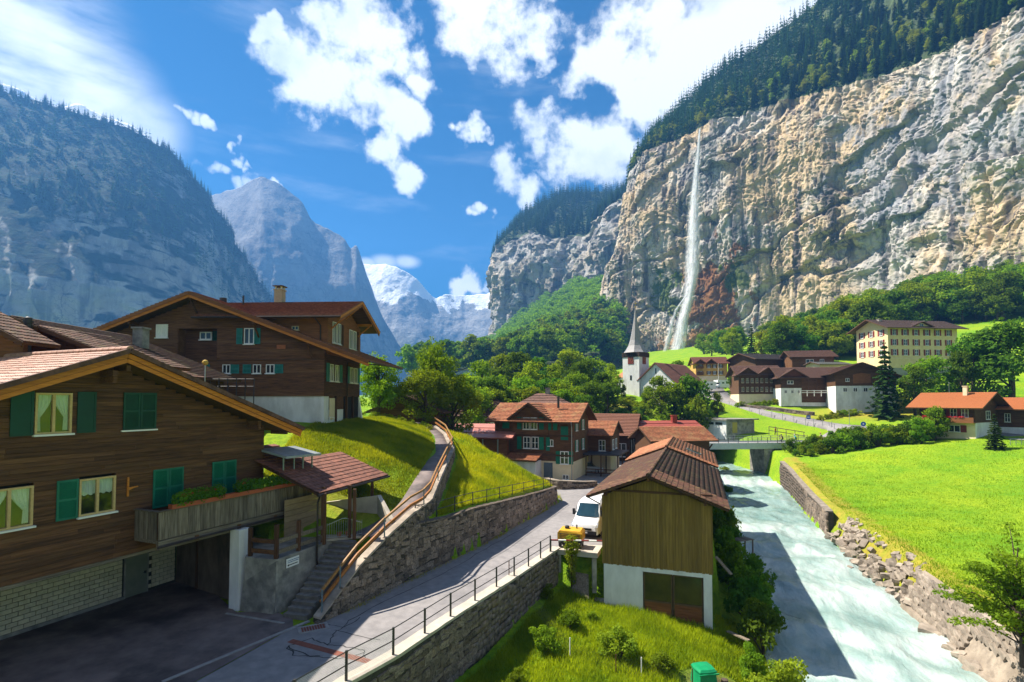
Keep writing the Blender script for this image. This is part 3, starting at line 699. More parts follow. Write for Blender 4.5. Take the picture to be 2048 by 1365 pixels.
    if forest:
        fc, lo, hi, z0, z1 = forest
        f = nz(.006, 9)
        if fbias:
            fa_ = node(nt, 'ShaderNodeMath', operation='ADD'); L(f, fa_.inputs[0]); L(mr(zz, *fbias), fa_.inputs[1]); f = fa_.outputs[0]
        f = mr(f, lo, hi)
        f2 = node(nt, 'ShaderNodeMath', operation='MAXIMUM'); L(mul(f, mr(up, .08, .3)), f2.inputs[0]); L(mr(up, .42, .6), f2.inputs[1])
        f3 = mul(f2.outputs[0], mr(zz, z1, z0))
        col = mix(f3, col, mix(mr(nz(.09, 6), .35, .65), fc, tuple(x * .4 for x in fc)))
    if snow:
        z0, z1 = snow
        ad = node(nt, 'ShaderNodeMath', operation='ADD'); L(mr(zz, z0, z1, -.35, .28), ad.inputs[0]); L(nz(.022, 9, (1, 1, .8)), ad.inputs[1])
        f = mul(mr(ad.outputs[0], .52, .57), mr(up, .05, .3))
        col = mix(f, col, (.86, .89, .93))
    L(col, b.inputs['Base Color'])
    bp = node(nt, 'ShaderNodeBump', ins={'Strength': .9, 'Distance': bumpd}); L(nz(.25, 9), bp.inputs['Height']); L(bp.outputs[0], b.inputs['Normal'])
    return m

def curtain(name, tops, bases, nu, nv, m, disp, lean=None, back=None, outsign=1, label=None):
    """steep face between a base line and a crest line; rows after the crest run on behind it so that it is a solid mass"""
    T = np.array([tuple(p) for p in tops], float); B = np.array([tuple(p) for p in bases], float)
    seg = np.concatenate([[0], np.cumsum(np.linalg.norm(np.diff((T + B)[:, :2] / 2, axis=0), axis=1))])
    s = np.linspace(0, seg[-1], nu)
    def interp(A): return np.stack([np.interp(s, seg, A[:, k]) for k in range(3)], 1)
    t, b = interp(T), interp(B)
    ker = np.hanning(9)[1:-1]; ker /= ker.sum()
    for A in (t, b):
        for k in range(3): A[:, k] = np.convolve(np.pad(A[:, k], 3, mode='edge'), ker, 'valid')
    mid = (t + b)[:, :2] / 2
    tg = np.gradient(mid, axis=0); tg /= np.linalg.norm(tg, axis=1)[:, None]
    nrm = np.stack([tg[:, 1], -tg[:, 0]], 1) * outsign
    for k in range(2): nrm[:, k] = np.convolve(np.pad(nrm[:, k], 12, mode='edge'), np.ones(25) / 25, 'valid')
    nrm /= np.linalg.norm(nrm, axis=1)[:, None]
    h = np.linspace(0, 1, nv)
    hp = h if lean is None else np.interp(h, [p[0] for p in lean], [p[1] for p in lean])
    P = np.empty((nu, nv, 3))
    P[:, :, :2] = b[:, None, :2] + (t - b)[:, None, :2] * hp[None, :, None]
    P[:, :, 2] = b[:, None, 2] + (t - b)[:, None, 2] * h[None]
    S = np.repeat(s[:, None], nv, 1)
    dd = disp(S, P[:, :, 2], np.repeat(h[None], nu, 0))
    P[:, :, :2] += nrm[:, None, :] * dd[:, :, None]
    P[:, -1, 2] += fbm(s / 30, s * 0, oct=4, seed=77) * 6
    rows = [P]
    if back:
        prev = P[:, -1].copy()
        for (dist, drop) in back:
            q = prev.copy(); q[:, :2] -= nrm * dist; q[:, 2] -= drop; q[:, 2] += fbm(q[:, 0] / 60, q[:, 1] / 60, oct=3, seed=5) * dist * .12
            rows.append(q[:, None]); prev = q
    A = np.concatenate(rows, 1); n2 = A.shape[1]
    i = np.arange(nu * n2).reshape(nu, n2)
    f = np.stack([i[:-1, :-1], i[1:, :-1], i[1:, 1:], i[:-1, 1:]], -1).reshape(-1, 4)
    if outsign < 0: f = f[:, ::-1]
    o = link(name, np_mesh(name, A.reshape(-1, 3), f, m, smooth=False)); tag(o, label, kind='structure')
    return A, nrm, s

def D3(l): return [D(*p) for p in l]
CLIFF_T = [(2700,-300,250),(2300,-90,290),(2048,25,345),(1850,112,410),(1700,168,470),(1560,198,530),(1420,250,592),(1390,262,606),(1290,302,660),(1262,345,690),(1252,420,730),(1238,480,800)]
CLIFF_B = [(2700,470,235),(2300,560,275),(2048,560,330),(1850,590,395),(1700,625,455),(1560,680,512),(1420,715,566),(1390,716,575),(1290,722,610),(1205,722,640),(1196,690,690),(1190,650,780)]
def facets(x, y, seed, tilt=1.6):
    """flat broken blocks: every cell of a jittered grid is its own tilted plane"""
    ix, iy = np.floor(x), np.floor(y); best = np.full(x.shape, 9.0); val = np.zeros(x.shape)
    z0 = np.zeros_like(x)
    for a in (-1, 0, 1):
        for b in (-1, 0, 1):
            cx, cy = ix + a, iy + b; px = cx + .1 + .8 * _h(cx, cy, z0, seed); py = cy + .1 + .8 * _h(cx, cy, z0, seed + 1)
            dx, dy = x - px, y - py; d = dx * dx + dy * dy; v = _h(cx, cy, z0, seed + 2) * 2 - 1 + tilt * ((_h(cx, cy, z0, seed + 3) - .5) * dx + (_h(cx, cy, z0, seed + 4) - .5) * dy)
            m = d < best; best = np.where(m, d, best); val = np.where(m, v, val)
    return val
def cliff_disp(S, Z, H):
    wx, wz = fbm(S / 30, Z / 30, oct=3, seed=11) * 14, fbm(S / 30, Z / 30, oct=3, seed=12) * 14
    s, z = S + wx, Z + wz + .32 * S
    d = 11 * fbm(S / 95, Z / 130, oct=3, seed=1) + 4.6 * facets(s / 52, z / 44, 71, 1.2) + 1.3 * facets(s / 13, (Z + wz) / 40, 75) + .9 * facets(s / 4.5, (Z + wz) / 9, 79) + .7 * facets(s / 2.2, (Z + wz) / 3.4, 83)
    ledge = np.clip(1 - np.abs(fbm(S / 160, z / 60, oct=3, seed=14)) * 9, 0, 1)          # a few deep bedding cracks
    chan = np.clip(1 - np.abs(fbm(S / 26, Z / 260, oct=3, seed=15)) * 7, 0, 1)           # vertical gullies
    ch2 = np.clip(1 - np.abs(fbm((S + .3 * wx) / 8, Z / 110, oct=3, seed=16)) * 9, 0, 1); lg2 = np.clip(1 - np.abs(fbm(S / 70, z / 17, oct=3, seed=18)) * 11, 0, 1)
    d = d - 5.0 * ledge - 2.6 * chan - 2.0 * ch2 - .8 * lg2 + .6 * fbm(S / 2.2, Z / 3, oct=2, seed=9)
    return d
wfp = D(1385, 560, 590); 
CLIFF_MAT = rock_mat('limestone_cliff', ((.05,.05,.062),(.29,.275,.26),(.50,.475,.44),(.50,.36,.19)), streak=.03,
    patch=[(tuple(D(1425, 600, 560)), (30, 60, 62), (.19,.085,.03), .95), (tuple(D(1385, 690, 570)), (34, 60, 22), (.30,.16,.06), .7), (tuple(D(1345, 560, 590)), (14, 60, 22), (.075,.125,.02), .9), (tuple(D(1345, 600, 590)), (16, 60, 14), (.085,.12,.02), .8),
           (tuple(D(1470, 560, 560)), (10, 50, 16), (.07,.115,.02), .85), (tuple(D(1230, 640, 640)), (14, 60, 40), (.12,.14,.03), .45), (tuple(D(1900, 260, 390)), (95, 100, 60), (.27,.285,.32), .6)],
    veg=(.10,.15,.022), vegz=(140, 90), bumpd=.7)
CLIFF, CLIFF_N, CLIFF_S = curtain('limestone_cliff', D3(CLIFF_T), D3(CLIFF_B), 740, 420, CLIFF_MAT, cliff_disp, lean=[(0,0),(.12,.16),(.3,.30),(.55,.42),(.8,.72),(1,1)], outsign=-1, label='sunlit limestone cliff wall behind the village')

FAR_T = [(1262,395,960),(1215,425,1000),(1180,468,1040),(1110,478,1090),(1055,462,1130),(1005,490,1170),(996,512,1230),(1000,560,1500)]
FAR_B = [(1240,640,900),(1200,650,930),(1160,655,980),(1100,670,1020),(1040,690,1060),(985,705,1100),(975,700,1190),(985,700,1480)]
def far_disp(S, Z, H):
    dip = Z + .15 * S
    return 24 * fbm(S / 140, Z / 160, oct=3, seed=21) + 9 * facets((S + 20 * fbm(S / 50, Z / 50, oct=2, seed=26)) / 60, dip / 70, 91) + 7 * facets(S / 24 + .5 * fbm(S / 20, Z / 20, oct=2, seed=27), dip / 40, 95) + 3.5 * facets(S / 9, dip / 13, 99) + 3 * fbm(S / 12, Z / 18, oct=3, seed=24)
FAR_MAT = rock_mat('far_limestone', ((.09,.09,.10),(.29,.275,.265),(.46,.44,.42),(.43,.36,.27)), streak=.02, veg=(.05,.085,.02), vegz=(420, 200), bumpd=2.5)
FARC, FARN, FARS = curtain('far_limestone_cliff', D3(FAR_T), D3(FAR_B), 240, 170, FAR_MAT, far_disp, lean=[(0,0),(.3,.35),(.7,.5),(1,1)], outsign=-1, label='grey limestone bluff behind the forested slope')

def slope(name, low, high, nu, nv, m, amp, ext=None, label=None, sag=0.0):
    a = np.array([tuple(p) for p in low], float); b = np.array([tuple(p) for p in high], float)
    t = np.linspace(0, len(a) - 1, nu); ix = np.arange(len(a))
    A = np.stack([np.interp(t, ix, a[:, k]) for k in range(3)], 1); B = np.stack([np.interp(t, ix, b[:, k]) for k in range(3)], 1)
    h = np.linspace(0, 1, nv)
    P = A[:, None] + (B - A)[:, None] * h[None, :, None]
    P[:, :, 2] += fbm(P[:, :, 0] / 60, P[:, :, 1] / 60, oct=4, seed=31) * amp * np.sin(math.pi * h)[None] - sag * np.sin(math.pi * h)[None]
    if ext:
        q = P[:, -1].copy(); q[:, 1] += ext[0]; q[:, 2] += ext[1]; P = np.concatenate([P, q[:, None]], 1)
    n2 = P.shape[1]; i = np.arange(nu * n2).reshape(nu, n2)
    f = np.stack([i[:-1, :-1], i[1:, :-1], i[1:, 1:], i[:-1, 1:]], -1).reshape(-1, 4)
    o = link(name, np_mesh(name, P.reshape(-1, 3), f, m, smooth=True)); tag(o, label, kind='structure'); return P
FOREST_FLOOR = mat('forest_floor', (.045,.075,.02), (.018,.032,.012), scale=.08, rough=.95, bump=.6, bscale=.4, var=0, c3=(.12,.15,.03), c3scale=.02, c3amt=.5, dist=1.0, world=True)
def along(pts, keys, n):
    t = np.arange(n); A = np.array([tuple(p) for p in pts]); return [Vector([float(np.interp(k, keys, A[:, a])) for a in range(3)]) for k in t]
sky_line = D3([(2700,-900,420),(2300,-520,450),(2060,-330,480),(1870,-190,540),(1720,-60,610),(1590,40,680),(1480,118,740),(1400,178,790),(1330,262,820),(1290,312,830),(1275,350,860),(1262,395,900)])
PLATEAU = slope('cliff_top_hillside', [Vector(p) for p in CLIFF[:, -1]], along(sky_line, [k * 739 / 519 for k in (0, 60, 110, 165, 215, 262, 312, 360, 400, 430, 470, 519)], 740), 740, 24, FOREST_FLOOR, 14, ext=(500, -60), label='forested hillside above the cliff edge')
fsky = D3([(1300,366,1500),(1235,383,1500),(1180,384,1480),(1125,386,1450),(1060,418,1400),(1015,470,1330),(1003,500,1300),(1003,556,1560)])
FPLAT = slope('far_cliff_top_hillside', [Vector(p) for p in FARC[:, -1]], along(fsky, (0, 34, 70, 110, 150, 190, 215, 239), 240), 240, 20, FOREST_FLOOR, 12, ext=(900, -100), label='forested top of the far bluff')
TALUS = slope('wooded_talus_slope', D3([(800,760,330),(925,742,400),(1000,738,380),(1100,735,370),(1200,735,400),(1245,735,470)]),
              D3([(860,742,1250),(925,722,1230),(985,690,1130),(1060,628,1080),(1150,575,1000),(1245,585,800)]), 60, 40, FOREST_FLOOR, 12, sag=8, label='steep wooded slope under the far bluff')

def mtn_disp(a, b, seed):
    return lambda S, Z, H: a * (fbm(S / (b * 2.2), Z / (b * 2.5), oct=4, seed=seed) * 1.1 + ridged(S / b, Z / (b * 1.6), oct=4, seed=seed + 3) * .7 + fbm(S / (b * .16), Z / (b * .2), oct=3, seed=seed + 5) * .22) * (1 - .6 * H)
LEFT_MAT = rock_mat('shaded_rock', ((.09,.09,.10),(.25,.245,.245),(.40,.39,.38),(.32,.29,.26)), streak=.012, forest=((.018,.042,.018), .47, .52, 700, 1000), bumpd=4, scale=.6, fbias=(160, 560, -.16, .09))
LEFTM, _, _ = curtain('left_mountain', D3([(-1500,100,1700),(-700,100,1500),(-300,110,1400),(0,184,1300),(120,218,1300),(250,254,1320),(330,296,1350),(400,366,1400),(440,424,1430),(470,482,1450),(510,548,1480),(545,594,1500),(600,662,1540),(650,735,1560)]),
   D3([(-1500,800,900),(-700,800,880),(-300,800,880),(0,800,900),(120,800,930),(250,800,980),(330,800,1030),(400,800,1100),(440,800,1170),(470,800,1230),(510,800,1300),(545,800,1380),(600,800,1460),(660,800,1540)]),
   320, 190, LEFT_MAT, lambda S, Z, H: mtn_disp(42, 170, 40)(S, Z, H) - 9 * np.clip(1 - np.abs(fbm(S / 45, Z / 420, oct=3, seed=46)) * 5, 0, 1) + 4 * facets(S / 40, Z / 90, 47) + 2 * facets(S / 14, Z / 40, 48), lean=[(0,0),(.3,.10),(.55,.34),(.8,.72),(1,1)], back=[(150,40),(500,200),(900,400)], outsign=1, label='hazy blue mountain flank of rock and forest on the left')
PEAK_MAT = rock_mat('far_peak_rock', ((.07,.07,.08),(.155,.155,.16),(.24,.235,.235),(.2,.19,.18)), streak=.008, forest=((.03,.055,.025), .46, .54, 150, 520), bumpd=8, scale=.35)  # rock darkened to paint in the shade of this hazy face
curtain('hazy_peak', D3([(300,430,2700),(400,400,2600),(470,378,2520),(520,352,2450),(548,362,2450),(580,382,2450),(605,402,2450),(622,440,2450),(650,455,2450),(690,476,2450),(702,503,2440),(712,486,2440),(722,520,2440),(738,562,2440),(758,622,2440),(792,684,2440),(835,742,2440),(870,790,2440)]),
   D3([(300,800,1900),(400,800,1900),(470,800,1900),(520,800,1900),(548,800,1920),(580,800,1950),(605,800,1980),(622,800,2010),(650,800,2050),(690,800,2100),(702,800,2120),(712,800,2150),(722,800,2180),(738,800,2210),(758,800,2250),(792,800,2310),(835,800,2380),(885,800,2440)]),
   260, 130, PEAK_MAT, mtn_disp(60, 260, 60), lean=[(0,0),(.3,.2),(.6,.45),(1,1)], back=[(300,150),(900,500)], outsign=1, label='tall hazy grey peak in the middle distance')
SNOW_MAT = rock_mat('snowy_rock', ((.13,.14,.16),(.27,.28,.29),(.36,.36,.37),(.31,.30,.29)), streak=.006, forest=((.05,.08,.03), .42, .5, 200, 420), snow=(330, 760), bumpd=10, scale=.3)
curtain('snow_mountain', D3([(600,500,3300),(680,520,3200),(725,530,3150),(775,530,3100),(803,540,3080),(835,560,3080),(868,600,3100),(890,590,3150),(930,592,3200),(975,588,3200),(1010,560,3200),(1080,560,3200),(1200,600,3200)]),
   D3([(600,795,2500),(680,795,2500),(725,795,2500),(775,795,2500),(803,795,2500),(835,795,2520),(868,795,2540),(890,795,2560),(930,795,2580),(975,795,2600),(1010,795,2620),(1080,795,2640),(1200,795,2640)]),
   240, 150, SNOW_MAT, mtn_disp(70, 300, 80), lean=[(0,0),(.2,.3),(.5,.55),(1,1)], back=[(300,150),(500,300)], outsign=1, label='snow streaked mountain closing the valley head')
curtain('far_ridge', D3([(1150,560,2300),(1060,600,2150),(1000,648,2050),(960,682,2000),(930,706,1960),(905,728,1940),(885,760,1920)]),
   D3([(1150,800,2000),(1060,800,1850),(1000,800,1800),(960,800,1780),(930,800,1780),(905,800,1800),(880,800,1850)]), 80, 60, rock_mat('ridge_rock', ((.1,.1,.1),(.2,.21,.2),(.3,.3,.28),(.26,.25,.22)), forest=((.035,.06,.025), .3, .4, 700, 900), bumpd=6, scale=.4), mtn_disp(30, 160, 90), back=[(300,200)], outsign=-1, label='bluish forested ridge at the foot of the valley')
curtain('snow_peak', D3([(-400,120,2000),(-150,130,2000),(-20,160,1950),(40,178,1950),(95,216,1950),(135,214,1950),(158,204,1950),(190,226,1950),(235,244,1950),(262,250,1950),(320,290,1950)]),
   D3([(-400,420,1750),(-150,420,1750),(-20,420,1750),(40,420,1750),(95,420,1750),(135,420,1750),(158,420,1750),(190,420,1750),(235,420,1750),(262,420,1750),(320,420,1750)]), 110, 60,
   rock_mat('high_snow', ((.2,.22,.25),(.4,.42,.45),(.5,.5,.52),(.4,.4,.42)), snow=(500, 900), bumpd=10, scale=.4), mtn_disp(18, 120, 100), back=[(200,150)], outsign=1, label='bright snow peaks showing over the left ridge')

# the waterfall: layered veils of falling water a little proud of the rock
def waterfall_mat():
    m = bpy.data.materials.new('falling_water'); m.use_nodes = True; nt = m.node_tree; L = nt.links.new; b = nt.nodes['Principled BSDF']
    b.inputs['Base Color'].default_value = (.82, .84, .86, 1); b.inputs['Roughness'].default_value = .9; b.inputs['Specular IOR Level'].default_value = .1
    geo = node(nt, 'ShaderNodeNewGeometry'); mp = node(nt, 'ShaderNodeMapping'); mp.inputs['Scale'].default_value = (1, 1, .07); L(geo.outputs['Position'], mp.inputs['Vector'])
    n = node(nt, 'ShaderNodeTexNoise', ins={'Scale': .55, 'Detail': 8, 'Roughness': .65}); L(mp.outputs[0], n.inputs['Vector'])
    mr = node(nt, 'ShaderNodeMapRange', ins={'From Min': .33, 'From Max': .62, 'To Min': .06, 'To Max': 1.0}); L(n.outputs['Fac'], mr.inputs['Value'])
    at = node(nt, 'ShaderNodeAttribute', attribute_name='veil'); mu = node(nt, 'ShaderNodeMath', operation='MULTIPLY'); L(mr.outputs[0], mu.inputs[0]); L(at.outputs['Fac'], mu.inputs[1]); L(mu.outputs[0], b.inputs['Alpha'])
    return m
def build_waterfall():
    WM = waterfall_mat(); rg = np.random.default_rng(4)
    def fall(name, line, layers, label):
        P = [(D(u, v, Y), w) for (u, v, Y, w) in line]; n = 90; m = 13
        ts = np.linspace(0, len(P) - 1, n); ix = np.arange(len(P)); c = np.stack([np.interp(ts, ix, [p[0][k] for p in P]) for k in range(3)], 1); W = np.interp(ts, ix, [p[1] for p in P])
        Vs, Fs, At = [], [], []; off = 0; t = np.linspace(-1, 1, m)
        for l in range(layers):
            q = rg.uniform(.45, 1.25); sh = rg.normal(0, .22); dy = rg.normal(0, .5)
            wob = .1 * np.sin(np.linspace(0, 14, n) + l * 2)
            X = c[:, None, 0] + W[:, None] * (q * t[None] + sh + wob[:, None]); Yy = c[:, None, 1] + W[:, None] * (dy - .6 * (1 - t[None] ** 2)); Z = np.repeat(c[:, 2:3], m, 1)
            i = np.arange(n * m).reshape(n, m) + off; off += n * m
            Vs.append(np.stack([X, Yy, Z], -1).reshape(-1, 3)); Fs.append(np.stack([i[:-1, :-1], i[:-1, 1:], i[1:, 1:], i[1:, :-1]], -1).reshape(-1, 4))
            At.append(np.repeat(((1 - t ** 2) ** 1.2)[None], n, 0).ravel() * (.9 if q < .8 else .5))
        me = np_mesh(name, np.concatenate(Vs), np.concatenate(Fs), WM, smooth=True); a = me.attributes.new('veil', 'FLOAT', 'POINT'); a.data.foreach_set('value', np.concatenate(At).astype(np.float32))
        tag(link(name, me), label, kind='structure')
    fall('waterfall', [(1400,258,566,.9),(1397,300,564,1.6),(1392,360,560,3.2),(1388,430,554,5.2),(1387,500,546,6.2),(1384,555,538,5.6),(1377,600,532,4.6),(1366,640,528,5.0),(1358,690,524,6.0),(1353,712,522,6.5)], 7, 'tall white waterfall dropping down the cliff')
    fall('side_cascade', [(1372,592,534,.8),(1352,620,530,1.3),(1342,650,526,1.8),(1336,680,524,2.2),(1330,705,522,2.4)], 4, 'thin white side stream left of the waterfall foot')
build_waterfall()
# ------------------------------------------------------------------ builders for walls, tiles, windows, houses
def stone_variants(n=7):
    out = []
    for k in range(n):
        bm = bmesh.new(); bmesh.ops.create_cube(bm, size=1.0); bmesh.ops.subdivide_edges(bm, edges=bm.edges[:], cuts=1, use_grid_fill=True)
        rr = random.Random(100 + k)
        for v in bm.verts:
            l = v.co.length
            v.co = v.co * (1 - .16 * max(0, (l - .62))) + Vector((rr.uniform(-.07, .07), rr.uniform(-.07, .07), rr.uniform(-.07, .07)))
        me = bpy.data.meshes.new('stone'); bm.to_mesh(me); bm.free(); me.materials.append(STONE); out.append(me)
    return out
STONES = stone_variants()
STONE_A = [mesh_tris(m) for m in STONES]

def stone_wall(name, label, line, tops, bases, side=1, thick=.5, cap=.14, size=(.26, .7), hgt=(.2, .4), maxparts=290, both=False, capmat=None):
    """line: plan points; tops/bases: heights there; side +1 = stones on the right of the walking direction"""
    P = np.array([(p[0], p[1]) for p in line], float); seg = np.concatenate([[0], np.cumsum(np.linalg.norm(np.diff(P, axis=0), axis=1))]); Ln = seg[-1]
    X = lambda s: np.interp(s, seg, P[:, 0]); Y = lambda s: np.interp(s, seg, P[:, 1]); T = lambda s: np.interp(s, seg, tops); Bz = lambda s: np.interp(s, seg, bases)
    root = thing(name, label, 'wall', (X(0), Y(0), Bz(0)))
    o0 = np.array([X(0), Y(0), Bz(0)])
    def nrm(s):
        a, b = max(0, s - .3), min(Ln, s + .3); d = np.array([X(b) - X(a), Y(b) - Y(a)]); d /= np.linalg.norm(d); return d, np.array([d[1], -d[0]]) * side
    mb = MB(); n = max(2, int(Ln / .6)); ss = np.linspace(0, Ln, n); rows = []; mc = MB(); crow = []
    for s in ss:
        d, q = nrm(s); p = np.array([X(s), Y(s)])
        a = p - q * .02; b = p - q * thick
        rows.append([(a[0]-o0[0], a[1]-o0[1], Bz(s)-.5-o0[2]), (a[0]-o0[0], a[1]-o0[1], T(s)-cap-o0[2]), (b[0]-o0[0], b[1]-o0[1], T(s)-cap-o0[2]), (b[0]-o0[0], b[1]-o0[1], Bz(s)-.5-o0[2])])
        a = p + q * .03; j = rnd.uniform(-.015, .015)
        crow.append([(a[0]-o0[0], a[1]-o0[1], T(s)-cap-o0[2]), (a[0]-o0[0], a[1]-o0[1], T(s)+j-o0[2]), (b[0]-o0[0], b[1]-o0[1], T(s)+j-o0[2]), (b[0]-o0[0], b[1]-o0[1], T(s)-cap-o0[2])])
    for M_, rw in ((mb, rows), (mc, crow)):
        vs = [v for r in rw for v in r]; fs = []
        for i in range(n - 1):
            for k in range(4): fs.append((i*4+k, (i+1)*4+k, (i+1)*4+(k+1)%4, i*4+(k+1)%4))
        fs += [(0,1,2,3), ((n-1)*4+3, (n-1)*4+2, (n-1)*4+1, (n-1)*4)]
        M_.add(vs, fs)
    core = mb.build('core', MORTAR, root); mc.build('coping', capmat or CONCRETE_L, root)
    z = 0.0; items = []
    zmax = max(t - b for t, b in zip(tops, bases)) + .2
    while z < zmax:
        rh = rnd.uniform(*hgt); s = rnd.uniform(-.3, 0)
        while s < Ln:
            w = rnd.uniform(*size); sc = s + w / 2
            if 0 < sc < Ln:
                hh = rh * rnd.uniform(.7, 1.3)
                zc = Bz(sc) - .1 + z + rh / 2 + rnd.uniform(-.05, .05)
                if zc + rh * .5 < T(sc) - cap + .05 and zc > Bz(sc) - .1:
                    d, q = nrm(sc); p = np.array([X(sc), Y(sc)]) - q * (.06 + rnd.uniform(-.02, .03))
                    ang = math.atan2(d[1], d[0])
                    Mx = Matrix.Translation((p[0]-o0[0], p[1]-o0[1], zc-o0[2])) @ Matrix.Rotation(ang, 4, 'Z') @ Matrix.Rotation(rnd.uniform(-.2, .2), 4, 'Y') @ Matrix.Diagonal((w * 1.0, .22, hh * 1.0, 1))
                    items.append((math.hypot(p[0], p[1]), Mx, rnd.randrange(len(STONES))))
            s += w
        z += rh
    items.sort(key=lambda t: t[0])
    for (dist, Mx, k) in items[:maxparts]:
        o = link('stone', STONES[k], root); o.matrix_basis = Mx
    rest = items[maxparts:]
    if rest:
        vs, fs, off = [], [], 0
        for k in range(len(STONES)):
            ms = [np.array(Mx) for (_, Mx, kk) in rest if kk == k]
            if ms:
                v, f = join_copies(STONE_A[k][0], STONE_A[k][1], ms); vs.append(v); fs.append(f + off); off += len(v)
        o = link('more_stones', np_mesh('more_stones', np.concatenate(vs), np.concatenate(fs), STONE), root); o['kind'] = 'stuff'
    return root

def tile_mesh(tw, tl, m, wave=.028):
    mb = MB(); xs = [0, .18, .5, .82, 1.0]; hz = [0, wave * .9, wave * .35, wave * .9, 0]
    vs = []
    for yy, lift in ((-.02, .035), (tl * 1.12, .0)):
        for x, h in zip(xs, hz): vs.append((x * tw, yy, h + lift + .012))
    for x in xs: vs.append((x * tw, -.02, 0.004))
    fs = [(i, i+1, 6+i, 5+i) for i in range(4)] + [(10+i, 11+i, i+1, i) for i in range(4)]
    mb.add(vs, fs); return mb.mesh('tile', m)
def tiles(roof, o, ex, eu, L, S, tw, tl, m, maxparts=300, rootM=None, skip=None):
    """individual tiles on a roof plane; o eave corner, ex along the eave, eu up the slope (roof-local)"""
    o = Vector(o); ex = Vector(ex).normalized(); eu = Vector(eu).normalized(); nn = ex.cross(eu)
    base = Matrix((( ex.x, eu.x, nn.x), (ex.y, eu.y, nn.y), (ex.z, eu.z, nn.z))).to_4x4()
    me = tile_mesh(tw, tl, m); nc, nr = int(L / tw), int(S / tl); tw2, tl2 = L / nc, S / nr; items = []
    cam_p = Vector((0, 0, CAM_Z)); wm = rootM or Matrix.Identity(4)
    for j in range(nr):
        for i in range(nc):
            p = o + ex * (i * tw2) + eu * (j * tl2)
            if skip and skip(i * tw2, j * tl2): continue
            Mx = Matrix.Translation(p + nn * rnd.uniform(0, .008)) @ base @ Matrix.Rotation(rnd.uniform(-.018, .018), 4, 'Z') @ Matrix.Diagonal((tw2 / tw, tl2 / tl, 1, 1))
            items.append(((wm @ p - cam_p).length, Mx))
    items.sort(key=lambda t: t[0])
    for d, Mx in items[:maxparts]:
        q = link('tile', me, roof); q.matrix_basis = Mx
    rest = items[maxparts:]
    if rest:
        v, f = mesh_quads(me); V, F = join_copies(v, f, [np.array(M_) for _, M_ in rest])
        q = link('more_tiles', np_mesh('more_tiles', V, F, m), roof); q['kind'] = 'stuff'

def courses(mb, o, ex, eu, L, S, step=.34, th=.05, mi=0):
    th *= 1.5
    """stepped tile courses as real relief on a roof plane"""
    o = Vector(o); ex = Vector(ex).normalized(); eu = Vector(eu).normalized(); nn = ex.cross(eu)
    if nn.z < 0: nn = -nn
    n = max(1, round(S / step)); st = S / n
    for j in range(n):
        a = o + eu * (j * st - .03); b = o + eu * ((j + 1) * st)
        mb.add([a + nn * th, a + ex * L + nn * th, b + ex * L + nn * .01, b + nn * .01, a - nn * .02, a + ex * L - nn * .02, b + ex * L - nn * .02, b - nn * .02],
               [(0,1,2,3),(4,5,1,0),(3,2,6,7),(0,3,7,4),(1,5,6,2),(7,6,5,4)], mi)

SHUT_CACHE = {}
def shutter(parent, loc, rz, w, h, m, louver=True, name='shutter', swing=0.0):
    key = (round(w, 3), round(h, 3), m.name, louver)
    if key not in SHUT_CACHE:
        mb = MB(); t = min(.08, w * .16)
        mb.box(0, t, -.045, -.005, 0, h); mb.box(w - t, w, -.045, -.005, 0, h)
        for z in (0, h / 2 - t / 2, h - t): mb.box(t, w - t, -.044, -.006, z, z + t)
        if louver:
            for (a, b) in ((t, h / 2 - t / 2), (h / 2 + t / 2, h - t)):
                n = max(2, int((b - a) / .055))
                for i in range(n):
                    z = a + (b - a) * i / n; dz = (b - a) / n
                    mb.add([(t, -.012, z), (w - t, -.012, z), (w - t, -.036, z + dz * 1.05), (t, -.036, z + dz * 1.05)], [(3, 2, 1, 0)])
                    mb.add([(t, -.036, z + dz), (w - t, -.036, z + dz), (w - t, -.012, z + dz), (t, -.012, z + dz)], [(0, 1, 2, 3)])
        else:
            mb.box(t, w - t, -.03, -.012, t, h / 2 - t / 2); mb.box(t, w - t, -.03, -.012, h / 2 + t / 2, h - t)
        SHUT_CACHE[key] = mb.mesh(name, m)
    return link(name, SHUT_CACHE[key], parent, loc, (0, 0, rz + swing))

